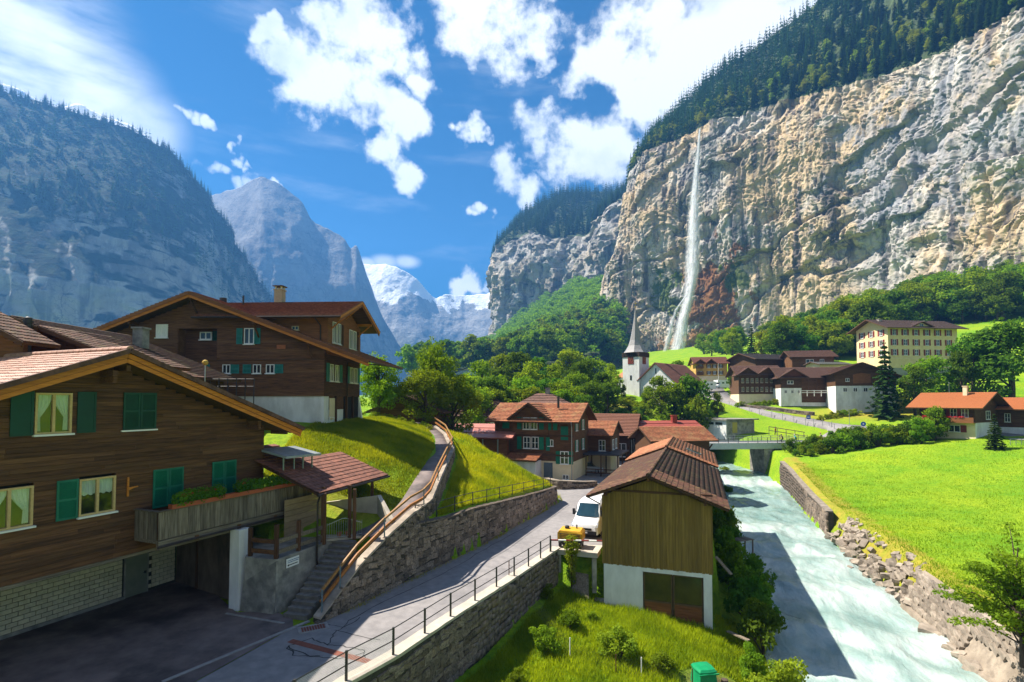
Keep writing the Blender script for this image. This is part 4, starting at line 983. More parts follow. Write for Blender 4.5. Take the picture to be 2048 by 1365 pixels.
WIN_CACHE = {}
def window(parent, loc, rz, w, h, fm, deep=False, curtain=None, sill=True, mull=1, bars=0, sillm=None, paneM=None):
    """casement: frame mesh > panes (> curtain). x along the wall, y into it"""
    key = (round(w, 2), round(h, 2), fm.name, deep, mull, bars, sill)
    t = .075 if deep else max(.05, min(.09, w * .08))
    if key not in WIN_CACHE:
        mb = MB(); y0, y1 = (-.03, .10) if deep else (-.05, .03)
        mb.box(0, t, y0, y1, 0, h); mb.box(w - t, w, y0, y1, 0, h); mb.box(t, w - t, y0, y1, 0, t); mb.box(t, w - t, y0, y1, h - t, h)
        for k in range(mull):
            x = w * (k + 1) / (mull + 1); mb.box(x - t * .6, x + t * .6, y0 + .008, y1 - .005, t, h - t)
        for k in range(bars):
            z = h * (k + 1) / (bars + 1); mb.box(t, w - t, y0 + .012, y1 - .012, z - t * .3, z + t * .3)
        pm = MB(); yp = .045 if deep else -.012
        pm.add([(t, yp, t), (w - t, yp, t), (w - t, yp, h - t), (t, yp, h - t)], [(0, 1, 2, 3)])
        WIN_CACHE[key] = (mb.mesh('window', fm), pm.mesh('pane', GLASS if deep else PANE))
    a, b = WIN_CACHE[key]
    o = link('window', a, parent, loc, (0, 0, rz))
    link('pane', b, o)
    if sill:
        mb = MB(); mb.box(-.06, w + .06, -.13, .02, -.07, -.002); mb.build('sill', sillm or fm, o)
    if curtain == 'tied':
        mb = MB()
        for sgn in (0, 1):
            n = 13; rows = 9; vs = []; fs = []
            for j in range(rows):
                q = j / (rows - 1); z = h - t - q * (h - 2 * t) * .97
                half = (w / 2 - t) ; ww = half * (1 - .72 * min(1, q / .62) ** 1.6) if q < .62 else half * (.28 + .10 * (q - .62))
                for i in range(n):
                    x = ww * i / (n - 1); y = .10 + .02 * math.sin(i * 2.1 + j * .3)
                    xx = t + x if sgn == 0 else w - t - x
                    vs.append((xx, y, z))
            for j in range(rows - 1):
                for i in range(n - 1): fs.append((j*n+i, j*n+i+1, (j+1)*n+i+1, (j+1)*n+i))
            mb.add(vs, fs)
        mb.build('curtain', CURTAIN, o)
    elif curtain == 'half':
        mb = MB(); n = 26; vs = []; fs = []
        for j, z in enumerate((h - t, h * .55)):
            for i in range(n): vs.append((t + (w - 2*t) * i / (n-1), .10 + .018 * math.sin(i * 1.9), z + (.03 * math.sin(i * 1.3) if j else 0)))
        for i in range(n - 1): fs.append((i, i+1, n+i+1, n+i))
        mb.add(vs, fs); mb.build('curtain', CURTAIN, o)
    elif curtain == 'full':
        mb = MB(); n = 20; vs = []; fs = []
        for z in (h - t, t):
            for i in range(n): vs.append((t + (w - 2*t) * i / (n-1), .0 + (.02 if deep else -.020), z))
        for i in range(n - 1): fs.append((i, i+1, n+i+1, n+i))
        mb.add(vs, fs); mb.build('curtain', CURTAIN, o)
    return o

def siding(mb, x0f, z0, z1, step, openings=(), y=0.0, mi=0, th=.05):
    """lap boards as relief; x0f(z) -> (x0, x1) limits of the wall at that height; openings (xa, xb, za, zb)"""
    n = max(1, round((z1 - z0) / step)); st = (z1 - z0) / n
    for j in range(n):
        za, zb = z0 + j * st, z0 + (j + 1) * st
        la, ra = x0f(za); lb, rb = x0f(zb)
        l, r = max(la, lb), min(ra, rb)
        cuts = [(l, r)]
        for (oa, ob, oz0, oz1) in openings:
            if oz0 < zb - .02 and oz1 > za + .02:
                nc = []
                for (a, b) in cuts:
                    if ob <= a or oa >= b: nc.append((a, b))
                    else:
                        if oa > a: nc.append((a, oa))
                        if ob < b: nc.append((ob, b))
                cuts = nc
        for (a, b) in cuts:
            if b - a < .05: continue
            mb.add([(a, y - th, za), (b, y - th, za), (b, y - th * .45, zb), (a, y - th * .45, zb), (a, y, za), (b, y, za), (b, y, zb), (a, y, zb)],
                   [(0,1,2,3),(4,5,1,0),(3,2,6,7),(0,3,7,4),(1,5,6,2)], mi)

# ------------------------------------------------------------------ near timber chalet (left foreground)
NC_D = (.382, .924); NC_A = math.atan2(NC_D[1], NC_D[0])
NC = thing('timber_chalet', 'dark timber chalet with green shutters over a block-walled carport', 'house', (-14.25, 27.52, 0), NC_A)
NCM = Matrix.Translation((-14.25, 27.52, 0)) @ Matrix.Rotation(NC_A, 4, 'Z')
RX, RZ, SL = -6.19, 11.99, .3825
def nc_roof(x): return RZ - .45 - SL * abs(x - RX)
XL, XR = -14.0, 1.6
# backing wall and boards
mb = MB(); mb.slab([(XL, 3.46), (XR, 3.46), (XR, nc_roof(XR)), (RX, nc_roof(RX)), (XL, nc_roof(XL))], .26, .40)
NCW = mb.build('gable_wall', mat('painted_dark_interior', (.03,.026,.022), (.015,.013,.012), scale=2, rough=.9, bump=.1, var=0), NC)  # painted dark for the unlit rooms seen through the windows
NC_OPEN = [(-8.77,-7.59,8.72,10.28), (-10.12,-8.73,5.40,6.88), (-7.26,-5.93,5.40,6.88)]
step = .185; z = 3.46
while z < 11.5:
    zt = min(z + step, 11.54); wid = (RZ - .45 - zt) / SL; l, r = max(XL, RX - wid), min(XR, RX + wid)
    cuts = [(l, r)]
    for (oa, ob, oz0, oz1) in NC_OPEN:
        if oz0 < zt - .03 and oz1 > z + .03:
            nc = []
            for (a, b) in cuts:
                if ob <= a or oa >= b: nc.append((a, b))
                else:
                    if oa > a: nc.append((a, oa))
                    if ob < b: nc.append((ob, b))
            cuts = nc
    segs = []
    for (a, b) in cuts:
        while b - a > 5.2:
            q = rnd.uniform(3.2, 4.8); segs.append((a, a + q - .004)); a += q
        if b - a > .06: segs.append((a, b))
    for (a, b) in segs:
        mb = MB(); y0 = rnd.uniform(-.012, .012); w = b - a; hh = zt - z
        mb.add([(0, y0 - .032, .004), (w, y0 - .032, .004), (w, y0 - .02, hh - .006), (0, y0 - .02, hh - .006), (0, .26, .004), (w, .26, .004), (w, .26, hh - .006), (0, .26, hh - .006)],
               [(0,1,2,3),(4,5,1,0),(3,2,6,7),(0,3,7,4),(1,5,6,2),(7,6,5,4)])
        mb.build('plank', WOOD_DARK, NCW, loc=(a, 0, z))
    z = zt
mb = MB(); mb.box(XL, XR, -.05, .26, 3.33, 3.455); mb.build('sill_beam', WOOD_GREY_H, NC)
# right return wall of the upper floors
mb = MB(); siding(mb, lambda q: (0.30, 10.5), 3.46, 8.55, .185)
mb.box(0.0, 10.5, .0, .12, 3.46, 8.6)
mb.build('side_wall', WOOD_DARK, NC, loc=(XR - .02, .0, 0), rot=(0, 0, math.pi / 2))
# roof
def slope_slab(mb, xr, zr, xe, ze, y0, y1, th):
    dx, dz = xe - xr, ze - zr; l = math.hypot(dx, dz); n = Vector((-dz / l * (1 if dx > 0 else -1), 0, abs(dx) / l)); q = -n * th
    a = [Vector((xr, y0, zr)), Vector((xe, y0, ze)), Vector((xe, y1, ze)), Vector((xr, y1, zr))]
    vs = a + [p + q for p in a]; f = [(0,1,2,3),(7,6,5,4),(0,4,5,1),(1,5,6,2),(2,6,7,3),(3,7,4,0)]
    if dx > 0: mb.add(vs, f)
    else: mb.add(vs, [tuple(reversed(t)) for t in f])
XE_R, XE_L = 3.3, -15.7
mb = MB(); slope_slab(mb, RX, RZ, XE_R, RZ - SL * (XE_R - RX), -1.02, 12.5, .14); slope_slab(mb, RX, RZ, XE_L, RZ + SL * (XE_L - RX), -1.02, 12.5, .14)
NCR = mb.build('roof', WOOD_BROWN, NC)
ze = RZ + SL * (XE_L - RX); sl = Vector((RX - XE_L, 0, RZ - ze)); 
tiles(NCR, (XE_L, 12.5, ze + .03), (0, -1, 0), sl, 13.6, sl.length - .1, .30, .36, TILE_PINK, 300, NCM)
mb = MB(); er = Vector((RX - XE_R, 0, SL * (XE_R - RX))); courses(mb, (XE_R, -1.1, RZ - SL * (XE_R - RX) + .03), (0, 1, 0), er, 13.6, er.length - .1, .36, .06); mb.build('tile_courses', TILE_RED, NCR)
for sgn in (-1, 1):
    d = Vector((sgn * 1.0, 0, -SL)).normalized()
    Lr = (XE_R - RX) / d.x if sgn > 0 else (XE_L - RX) / d.x
    n = int(Lr / .62)
    for k in range(n):
        a = Vector((RX, -1.13, RZ + .03)) + d * (k * Lr / n + .02); b = a + d * (Lr / n * 1.05)
        up = Vector((0, 0, 1)); mb = MB(); mb.bar((0,0,0), b - a, .20, .19, up=up); q = mb.build('verge_tile', TILE_DULL, NCR, loc=a + Vector((0, 0, -.01 + .045 * 0)))
    for (dz, w, y, nm) in ((-.17, .20, -1.06, 'bargeboard'), (-.37, .18, -1.00, 'bargeboard')):
        a = Vector((RX, y, RZ + dz)); b = a + d * (Lr - .03)
        mb = MB(); mb.bar((0,0,0), b - a, .05, w); mb.build(nm, WOOD_ORANGE, NC, loc=a)
    mb = MB(); a = Vector((RX, -.62, RZ - .28)); mb.bar(a, a + d * (Lr - .1), .82, .03); mb.build('soffit', WOOD_BROWN, NC)
n = 34
for k in range(n):
    mb = MB(); mb.tube([(0, 0, 0), (0, .42, .012)], [.15, .135], 10); mb.build('ridge_tile', TILE_PINK, NCR, loc=(RX, -1.15 + k * .40, RZ + .06))
for (x, dz, w) in ((RX - .35, -.78, .2), (RX + .15, -.62, .16), (RX - .35, -1.05, .16), (.55, -.62, .2), (.55, -.86, .16), (-12.3, -.62, .2), (2.4, -.5, .12)):
    zb = RZ - SL * abs(x - RX) + dz; mb = MB(); mb.box(x - w / 2, x + w / 2, -.85, .3, zb - .11, zb + .11); mb.build('purlin', WOOD_DARK, NC)
mb = MB(); a = Vector((XE_R + .06, -1.0, RZ - SL * (XE_R - RX) - .10)); mb.tube([a, a + Vector((0, 13, 0))], .075, 8); mb.build('gutter', COPPER, NC)
# roof window on the left slope
sk = Matrix.Translation((-11.2, 2.6, RZ + SL * (-11.2 - RX))) @ Matrix.Rotation(-math.atan(SL), 4, 'Y')
mb = MB(); 
for (a, b, c, d) in ((0, 1.5, 0, .1), (0, 1.5, .9, 1.0), (0, .1, .1, .9), (1.4, 1.5, .1, .9)): mb.box(a, b, c, d, .02, .16)
o = mb.build('roof_window', METAL_G, NC); o.matrix_basis = sk
mb = MB(); mb.quad((.1, .1, .11), (1.4, .1, .11), (1.4, .9, .11), (.1, .9, .11)); mb.build('pane', PANE, o)
# windows and shutters
window(NC, (-8.77, -.03, 8.72), 0, 1.18, 1.55, FRAME_Y, True, 'tied', sillm=FRAME_W)
window(NC, (-10.12, -.03, 5.41), 0, 1.39, 1.46, FRAME_Y, True, 'tied', sillm=FRAME_W)
window(NC, (-7.26, -.03, 5.41), 0, 1.33, 1.46, FRAME_Y, True, 'half', sillm=FRAME_W)
shutter(NC, (-9.50, -.04, 8.70), 0, .68, 1.62, GREEN_D, False); shutter(NC, (-7.42, -.04, 8.70), 0, .66, 1.62, GREEN_D, False)
shutter(NC, (-8.02, -.04, 5.40), 0, .72, 1.52, GREEN_P)
for (x, z, w, h, m) in ((-5.73, 8.74, .68, 1.58, GREEN_D), (-5.03, 8.74, .68, 1.58, GREEN_D)): shutter(NC, (x, -.05, z), 0, w, h, m)
for (x, z, w, h) in ((-4.41, 5.2, .69, 1.7), (-3.70, 5.2, .69, 1.7), (-1.53, 5.2, .67, 1.73), (-.84, 5.2, .67, 1.73)): shutter(NC, (x, -.05, z), 0, w, h, GREEN_P)
mb = MB(); mb.box(-5.79, -4.29, -.12, -.03, 8.66, 8.72); mb.build('sill', FRAME_W, NC)
mb = MB(); mb.box(-5.50, -5.43, -.10, -.045, 5.92, 6.72); mb.bar((-5.46, -.12, 6.27), (-5.10, -.14, 6.30), .05, .05); mb.bar((-5.46, -.12, 6.2), (-5.2, -.14, 6.30), .04, .04); mb.build('wooden_ornament', WOOD_ORANGE, NC)
# carport: block wall, door, side wall, pillar, soffit
mb = MB(); mb.box(-14, .05, 4.62, 4.9, -.2, 3.45); BW = mb.build('block_wall', MORTAR, NC)
bm_ = MB(); bm_.box(0, .392, -.035, .0, 0, .180); bmesh_block = bm_.mesh('block', BLOCK)
bm_ = MB(); bm_.box(0, .184, -.035, .0, 0, .180); bmesh_half = bm_.mesh('block', BLOCK)
for j in range(13):
    zz = .16 + j * .205; off = 0 if j % 2 else .2085
    if j % 2: link('block', bmesh_half, BW, (-.23, 4.62, zz))
    x = -.03 - .417 - (.2085 if j % 2 else 0)
    while x > -10.6:
        if not (x + .392 > -2.67 and x < -1.46 and zz < 2.1): link('block', bmesh_block, BW, (x, 4.62 + rnd.uniform(-.003, .003), zz))
        elif x + .392 > -1.40 and x < -1.46: link('block', bmesh_half, BW, (x + .208, 4.62, zz))
        elif x + .184 < -2.66: link('block', bmesh_half, BW, (x, 4.62, zz))
        x -= .417
mb = MB(); mb.box(-10.6, -2.65, 4.52, 4.62, 0.0, .155); mb.build('plinth', CONCRETE, NC)
mb = MB(); mb.box(-2.6, -1.53, 4.585, 4.60, .02, 2.18); DR = mb.build('door', mat('grey_green_door', (.22,.23,.17), (.17,.18,.135), scale=1.5, rough=.55, bump=.05, var=0), NC)
mb = MB(); mb.box(-1.68, -1.60, 4.53, 4.585, 1.0, 1.13); mb.tube([(-1.64, 4.53, 1.06), (-1.78, 4.52, 1.06)], .014, 6); mb.build('handle', METAL, DR)
mb = MB()
for (a, b, c, d) in ((-2.66, -2.6, 0, 2.24), (-1.53, -1.47, 0, 2.24), (-2.6, -1.53, 2.18, 2.24)): mb.box(a, b, 4.56, 4.62, c, d)
mb.build('door_frame', CONCRETE, NC)
SIDE = mat('brown_recess_wall', (.15,.11,.075), (.06,.045,.034), scale=1.2, stretch=(1,1,.5), rough=.9, bump=.4, var=0)  # dark mottled brown for the recess wall and ceiling
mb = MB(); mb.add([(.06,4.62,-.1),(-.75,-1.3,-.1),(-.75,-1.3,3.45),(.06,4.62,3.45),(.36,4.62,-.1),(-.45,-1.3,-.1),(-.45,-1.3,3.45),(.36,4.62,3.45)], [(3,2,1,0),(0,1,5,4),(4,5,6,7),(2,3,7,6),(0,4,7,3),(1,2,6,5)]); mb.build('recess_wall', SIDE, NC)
mb = MB(); mb.bar((-.18, 2.6, .0), (-.18, 2.6, 3.4), .16); mb.build('recess_post', WOOD_DARK_V, NC)
mb = MB(); mb.box(-1.47, -.80, -1.9, -1.3, -.1, 3.75); mb.build('pillar', WHITE, NC)
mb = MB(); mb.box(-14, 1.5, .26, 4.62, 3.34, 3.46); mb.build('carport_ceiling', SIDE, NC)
mb = MB(); mb.box(-.92, -.80, -1.96, -1.9, 1.0, 1.35); mb.build('meter_box', mat('blue_grey_box', (.2,.27,.32), (.15,.2,.25), scale=3, bump=.05, var=0), NC)
# balcony
BAL = link('balcony', None, NC)
mb = MB(); mb.box(-5.12, 3.70, -1.42, .0, 3.98, 4.12); mb.box(-5.12, 3.70, -1.56, -1.42, 3.80, 4.08); mb.box(-4.9, 3.6, -1.3, -1.14, 3.62, 3.80); mb.build('floor', WOOD_GREY_H, BAL)
x = -5.10
while x < 3.64:
    w = rnd.uniform(.22, .31); w = min(w, 3.68 - x); mb = MB(); y = -1.50 + rnd.uniform(-.008, .008)
    mb.box(0, w - .012, y - .03, y, 0, 1.17 + rnd.uniform(-.01, .01)); mb.build('board', WOOD_GREY, BAL, loc=(x, 0, 4.12)); x += w
y = -1.42
while y < -.05:
    w = min(.27, -.02 - y); mb = MB(); mb.box(-.03, 0, 0, w - .012, 0, 1.15); mb.build('board', WOOD_GREY, BAL, loc=(-5.10, y, 4.12)); y += w
mb = MB(); mb.box(-5.2, 3.72, -1.62, -1.40, 5.285, 5.33); mb.box(-5.2, -4.98, -1.40, .0, 5.285, 5.33); mb.build('top_rail', WOOD_GREY_H, BAL)
for x in (-5.0, -2.1, .8, 3.55):
    mb = MB(); mb.box(x - .07, x + .07, -1.44, -1.32, 3.98, 5.28); mb.build('post', WOOD_DARK_V, BAL)
for x in (-3.4, -1.2, 1.0, 3.2):
    mb = MB(); mb.box(x - .09, x + .09, -1.60, .2, 3.76, 3.97); mb.build('joist', WOOD_DARK, BAL)
mb = MB(); mb.tube([(-5.2, -1.66, 3.86), (3.8, -1.66, 3.84)], .05, 8); mb.build('pipe', COPPER, BAL)

def leaf_cloud(rg, centers, radii, n, size, flat=.5, up=.3):
    """leaf quads on and in a set of ellipsoids -> verts, faces"""
    C_ = np.asarray(centers, float); Rd = np.asarray(radii, float)
    if Rd.ndim == 1: Rd = np.repeat(Rd[:, None], 3, 1)
    w = (Rd[:, 0] * Rd[:, 1] * Rd[:, 2]) ** (2 / 3); k = rg.choice(len(C_), n, p=w / w.sum())
    d = rg.normal(size=(n, 3)); d /= np.linalg.norm(d, axis=1)[:, None]
    r = rg.uniform(.45, 1.0, n) ** .45 * (1 + .12 * rg.normal(size=n))
    p = C_[k] + d * Rd[k] * r[:, None]
    nr = d * .7 + rg.normal(size=(n, 3)) * .6 + np.array([0, 0, up]); nr /= np.linalg.norm(nr, axis=1)[:, None]
    a = np.cross(nr, rg.normal(size=(n, 3))); a /= np.linalg.norm(a, axis=1)[:, None]; b = np.cross(nr, a)
    s = size * rg.uniform(.6, 1.4, n)[:, None]
    V = np.stack([p - a * s * .9, p - b * s * .55 + nr * s * .1, p + a * s * .9, p + b * s * .55 + nr * s * .1], 1).reshape(-1, 3)
    F = np.arange(n * 4).reshape(n, 4); return V, F

RG = np.random.default_rng(12)
FB = thing('flower_box', 'long orange planter of red geraniums on the balcony rail of the timber chalet', 'planter', tuple(NCM @ Vector((-4.6, -1.5, 5.33))), NC_A)
mb = MB(); mb.box(0, 8.2, -.14, -.11, 0, .19); mb.box(0, 8.2, .11, .14, 0, .19); mb.box(0, .03, -.11, .11, 0, .19); mb.box(8.17, 8.2, -.11, .11, 0, .19); mb.box(0.03, 8.17, -.11, .11, 0.0, .12); mb.build('box', mat('orange_planter', (.40,.10,.04), (.31,.075,.03), scale=3, stretch=(.5,4,4), rough=.6, bump=.15, var=0), FB)
cs = []; rs = []
for k in range(20):
    x = .35 + k * .40 + rnd.uniform(-.1, .1)
    if k in (6, 7, 17): continue
    cs.append((x, rnd.uniform(-.06, .06), .33 + rnd.uniform(0, .1))); rs.append((.34, .27, .27 + rnd.uniform(0, .1)))
V, F = leaf_cloud(RG, cs, rs, 6000, .06); link('foliage', np_mesh('foliage', V, F, leaf_mat('geranium_leaf', (.13,.33,.03), (.06,.2,.02), trans=.4)), FB)
V, F = leaf_cloud(RG, [(x + .1, y - .1, z + .16) for (x, y, z) in cs[:7]], [(.12, .1, .06)] * 7, 130, .035); link('blossom', np_mesh('blossom', V, F, RED_FLOWER), FB)

# ------------------------------------------------------------------ porch, stairs, canopy beside the chalet
PT = thing('entrance_porch', 'concrete porch with red tiled lean-to roof and timber posts above the steps', 'porch', (-11.05, 25.0, 0))
po = Vector((-11.05, 25.0, 0))
def pl(x, y): return (x - po.x, y - po.y)
mb = MB(); mb.prism([pl(*q) for q in ((-12.75, 25.45), (-11.05, 25.0), (-9.72, 28.35), (-9.0, 29.6), (-8.6, 31.0), (-12.2, 33.2), (-14.6, 30.0))], -.1, 2.5); mb.build('concrete_base', CONCRETE, PT)
mb = MB(); mb.add([(*pl(-13.0, 25.5), -.1), (*pl(-11.15, 24.93), -.1), (*pl(-11.05, 25.0), 2.45), (*pl(-12.7, 25.45), 2.45), (*pl(-12.9, 25.7), -.1), (*pl(-11.0, 25.2), -.1), (*pl(-11.0, 25.1), 2.45), (*pl(-12.6, 25.6), 2.45)], [(0,1,2,3),(1,5,6,2),(4,0,3,7),(3,2,6,7)]); mb.build('buttress', CONCRETE, PT)
mb = MB(); mb.prism([pl(*q) for q in ((-9.85, 28.2), (-9.62, 28.3), (-8.2, 28.9), (-7.6, 30.4), (-8.3, 31.6), (-11.9, 33.0), (-12.6, 31.4))], 2.5, 2.62); mb.build('landing', CONCRETE_L, PT)
# timber balustrade over the concrete
A0, A1, A2 = Vector((*pl(-12.6, 25.62), 2.5)), Vector((*pl(-11.15, 25.18), 2.5)), Vector((*pl(-10.0, 28.1), 2.5))
for (p, q) in ((A0, A1), (A1, A2)):
    for z in (.28, .78):
        mb = MB(); mb.bar(p + Vector((0, 0, z)), q + Vector((0, 0, z)), .07, .2); mb.build('balustrade_beam', WOOD_GREY_H if q is A2 else WOOD_DARK, PT)
for p, h in ((A0, 1.35), (A1, 1.6), (A1.lerp(A2, .45), 1.5), (A2, 2.9)):
    mb = MB(); mb.bar(p, p + Vector((0, 0, h)), .17); mb.build('post', WOOD_DARK_V, PT)
for k in range(7):
    p, q = Vector((*pl(-12.0, 28.0), 2.62 + k * .3)), Vector((*pl(-10.9, 30.6), 2.62 + k * .3))
    mb = MB(); mb.bar(p + Vector((0, 0, .14)), q + Vector((0, 0, .14)), .05, .28); mb.build('plank', mat('pale_board', (.34,.25,.15), (.24,.17,.10), scale=3, stretch=(1,1,5), rough=.7, bump=.2, var=.12), PT)
# lean-to roof
E0 = Vector((-9.97, 27.3, 5.18)); ex = Vector((.286, .958, 0)).normalized(); upv = Vector((-.958 * 3.5, .286 * 3.5, 1.36)); eun = upv.normalized()
PR = link('porch_roof', None, PT, E0 - po)
mb = MB(); nn = ex.cross(eun); nn = nn if nn.z > 0 else -nn
a = [Vector((0,0,0)), ex * 7.0, ex * 7.0 + upv, upv]; mb.add([p - nn * .02 for p in a] + [p - nn * .14 for p in a], [(0,1,2,3),(7,6,5,4),(0,4,5,1),(1,5,6,2),(2,6,7,3),(3,7,4,0)]); mb.build('deck', WOOD_BROWN, PR)
tiles(PR, (0,0,0), ex, eun, 7.0, upv.length, .29, .36, TILE_RED, 300, Matrix.Translation(E0))
mb = MB(); mb.tube([Vector((0,0,-.06)) - ex * .1 - eun * .07, ex * 7.05 - eun * .07 + Vector((0,0,-.06))], .07, 8); mb.build('gutter', COPPER, PR)
p0 = upv + ex * .0 - Vector((.958, -.286, 0)) * .05
mb = MB(); q = upv * 1.5; mb.add([upv, upv + ex * 3.4, q + ex * 3.0, q], [(0,1,2,3)]); courses(mb, upv, ex, eun, 3.2, 2.2, .36, .05); mb.build('upper_courses', TILE_RED, PR)
for (x, y, z0, z1) in ((-8.4, 28.3, 2.6, 5.25), (-8.75, 28.6, 2.6, 5.4), (-9.75, 27.6, 2.5, 5.15), (-8.6, 32.6, 3.0, 5.2)):
    mb = MB(); mb.bar((*pl(x, y), z0), (*pl(x, y), z1), .15); mb.build('post', WOOD_DARK_V, PT)
mb = MB(); mb.tube([(*pl(-9.86, 27.2), 5.05), (*pl(-10.02, 27.35), 4.7), (*pl(-10.02, 27.35), .9)], .05, 8); mb.build('downpipe', COPPER, PT)
# pale flank wall holding the slope
mb = MB(); mb.add([(*pl(-11.9, 32.0), 2.5), (*pl(-8.1, 31.9), 2.5), (*pl(-6.95, 30.2), 2.5), (*pl(-6.95, 30.2), 3.2), (*pl(-8.1, 31.9), 4.25), (*pl(-11.9, 32.0), 3.75),
                   (*pl(-11.9, 32.25), 2.5), (*pl(-7.95, 32.15), 2.5), (*pl(-6.72, 30.35), 2.5), (*pl(-6.72, 30.35), 3.2), (*pl(-7.95, 32.15), 4.25), (*pl(-11.9, 32.25), 3.75)],
       [(0,1,4,5),(1,2,3,4),(2,8,9,3),(5,4,10,11),(4,3,9,10),(8,7,10,9),(7,6,11,10)]); mb.build('flank_wall', CONCRETE_L, PT)
# steel railing round the landing
rl_ = [Vector((*pl(-9.8, 28.15), 2.62)), Vector((*pl(-8.9, 28.45), 2.62)), Vector((*pl(-8.2, 29.0), 2.62))]
RLG = link('railing', None, PT)
mb = MB(); mb.tube([rl_[0] + Vector((0,0,.75)), rl_[0].lerp(rl_[1], .8) + Vector((0,0,1.05)), rl_[1] + Vector((0,0,1.05)), rl_[2] + Vector((0,0,.7))], .022, 6); mb.tube([p + Vector((0,0,.1)) for p in rl_], .018, 6); mb.build('rail', METAL_G, RLG)
for k in range(17):
    q = k / 16 * 2; a = rl_[int(min(1, q))].lerp(rl_[int(min(1, q)) + 1], q - int(min(1, q)))
    mb = MB(); mb.tube([a + Vector((0,0,.1)), a + Vector((0,0,.95 if 3 < k < 13 else .85))], .011, 5); mb.build('baluster', METAL_G, RLG)
# steps
ST = thing('stone_steps', 'dark stone stair climbing beside the concrete porch', 'stairs', (-9.95, 24.5, 0), math.atan2(4.1, 1.0) - math.pi / 2)
for k in range(14):
    mb = MB(); mb.box(-.62, .62, k * .30 + .02, k * .30 + .36 + .02 * (k % 2), -.1, (k + 1) * .178 - .05); mb.box(-.60, .60, k * .30 - .03, k * .30 + .36, (k + 1) * .178 - .05, (k + 1) * .178)
    mb.build('step', mat('step_stone', (.20,.185,.165), (.12,.11,.10), scale=3, rough=.9, bump=.3, var=.1), ST)
SG = thing('small_notice', 'white enamel notice with two blue lines and a black arrow on the porch wall', 'sign', (0,0,0))
a, b = G(567, 1118, 1.9), G(590, 1108, 1.9)
sa = math.atan2(3.35, 1.33); base = Vector((-11.05, 25.0, 0)) + Vector((1.33, 3.35, 0)).normalized() * .55 + Vector((.93, -.37, 0)) * .04
SG.location = base + Vector((0, 0, 1.95)); SG.rotation_euler = (0, 0, sa)
mb = MB(); mb.box(0, .80, -.03, .0, 0, .42); mb.build('plate', FRAME_W, SG)
INK = mat('black_print', (.015,.015,.02), (.01,.01,.012), bump=0, var=0, rough=.5); INKB = mat('blue_print', (.05,.16,.32), (.04,.13,.28), bump=0, var=0, rough=.5)
mb = MB(); mb.box(.1, .7, -.034, -.0305, .09, .13); mb.add([(.04,-.034,.11),(.14,-.034,.05),(.14,-.034,.17)], [(0,1,2)]); mb.build('arrow', INK, SG)
mb = MB()
for z in (.22, .30):
    x = .06
    while x < .72:
        w = rnd.uniform(.03, .09); mb.box(x, x + w, -.034, -.0305, z, z + .04); x += w + .02
mb.build('lettering', INKB, SG)
for (x, y, h) in ((-8.95, 28.85, .46), (-9.3, 28.65, .38)):
    pt = thing('potted_plant', 'leafy green plant in a terracotta pot behind the porch railing, ' + ('larger of two' if h > .4 else 'smaller of two'), 'plant', (x, y, 2.62))
    mb = MB(); mb.lathe([(.09, 0), (.13, .22), (.145, .22), (.145, .26), (.12, .26)], 12); mb.build('pot', TERRACOTTA, pt)
    V, F = leaf_cloud(RG, [(0, 0, .35 + h * .6), (.12, .05, .3 + h * .5), (-.12, 0, .3 + h * .5)], [(.3, .3, h * .62), (.2, .2, h * .4), (.2, .2, h * .4)], 420, .05); link('foliage', np_mesh('foliage', V, F, LEAF_B), pt)
CN = thing('glass_canopy', 'grey metal canopy on slim posts at the end of the chalet balcony', 'canopy', tuple(NCM @ Vector((1.6, -1.45, 4.12))), NC_A)
mb = MB(); mb.add([(-.15,-.35,2.75),(2.35,-.45,2.7),(2.4,1.6,3.05),(-.15,1.7,3.1),(-.15,-.35,2.87),(2.35,-.45,2.82),(2.4,1.6,3.17),(-.15,1.7,3.22)], [(0,3,2,1),(4,5,6,7),(0,1,5,4),(1,2,6,5),(2,3,7,6),(3,0,4,7)]); mb.build('roof_panel', mat('grey_panel', (.30,.33,.34), (.24,.27,.28), scale=2, rough=.25, bump=.05, var=0), CN)
for (x, y) in ((.0, 0), (.75, 0), (1.4, 0), (2.1, 0), (2.15, .7), (2.15, 1.35)):
    mb = MB(); mb.bar((x, y, 1.2 if y == 0 else 0), (x, y, 2.78 + y * .16), .06); mb.build('post', mat('grey_green_metal', (.27,.34,.33), (.22,.28,.27), rough=.4, bump=.03, var=.05, metallic=.4), CN)

# ------------------------------------------------------------------ stone walls, handrail, railings
yA = [24.0, 24.4, 25.2, 26.3, 27.2, 28.0, 29.0, 30.0]; zA = [.25, .55, 1.2, 2.0, 2.45, 2.85, 3.25, 3.65]
lineA = [(float(WLx(y)), y) for y in yA] + PATH_WALL[1:]
pz = [float(np.interp(y, [p[1] for p in PATH_C], [p[2] for p in PATH_C])) for (_, y) in PATH_WALL[1:]]
topsA = zA + [z + .18 for z in pz]; basesA = [-.02] * 7 + [.6] + [float(BANK(np.array([x + .4]), np.array([y]))[0]) for (x, y) in PATH_WALL[1:]]
basesA = [min(b, t - .35) for b, t in zip(basesA, topsA)]
stone_wall('stair_wall', 'rubble stone wall rising beside the steps and curving up along the footpath', lineA, topsA, basesA, 1, .45, .10, capmat=STONE_R)
lineB = [(float(WLx(y)) + (.0), y) for y in (29.6, 31.5, 33, 35.7, 38.5, 41.1, 44.5, 48)] + [(3.75, 50.2), (4.35, 51.4), (4.3, 52.6), (3.6, 54.2), (2.6, 56)]
topsB = [3.0, 2.85, 2.72, 2.72, 2.5, 2.3, 2.05, 1.8, 1.65, 1.6, 1.5, 1.1, .8]
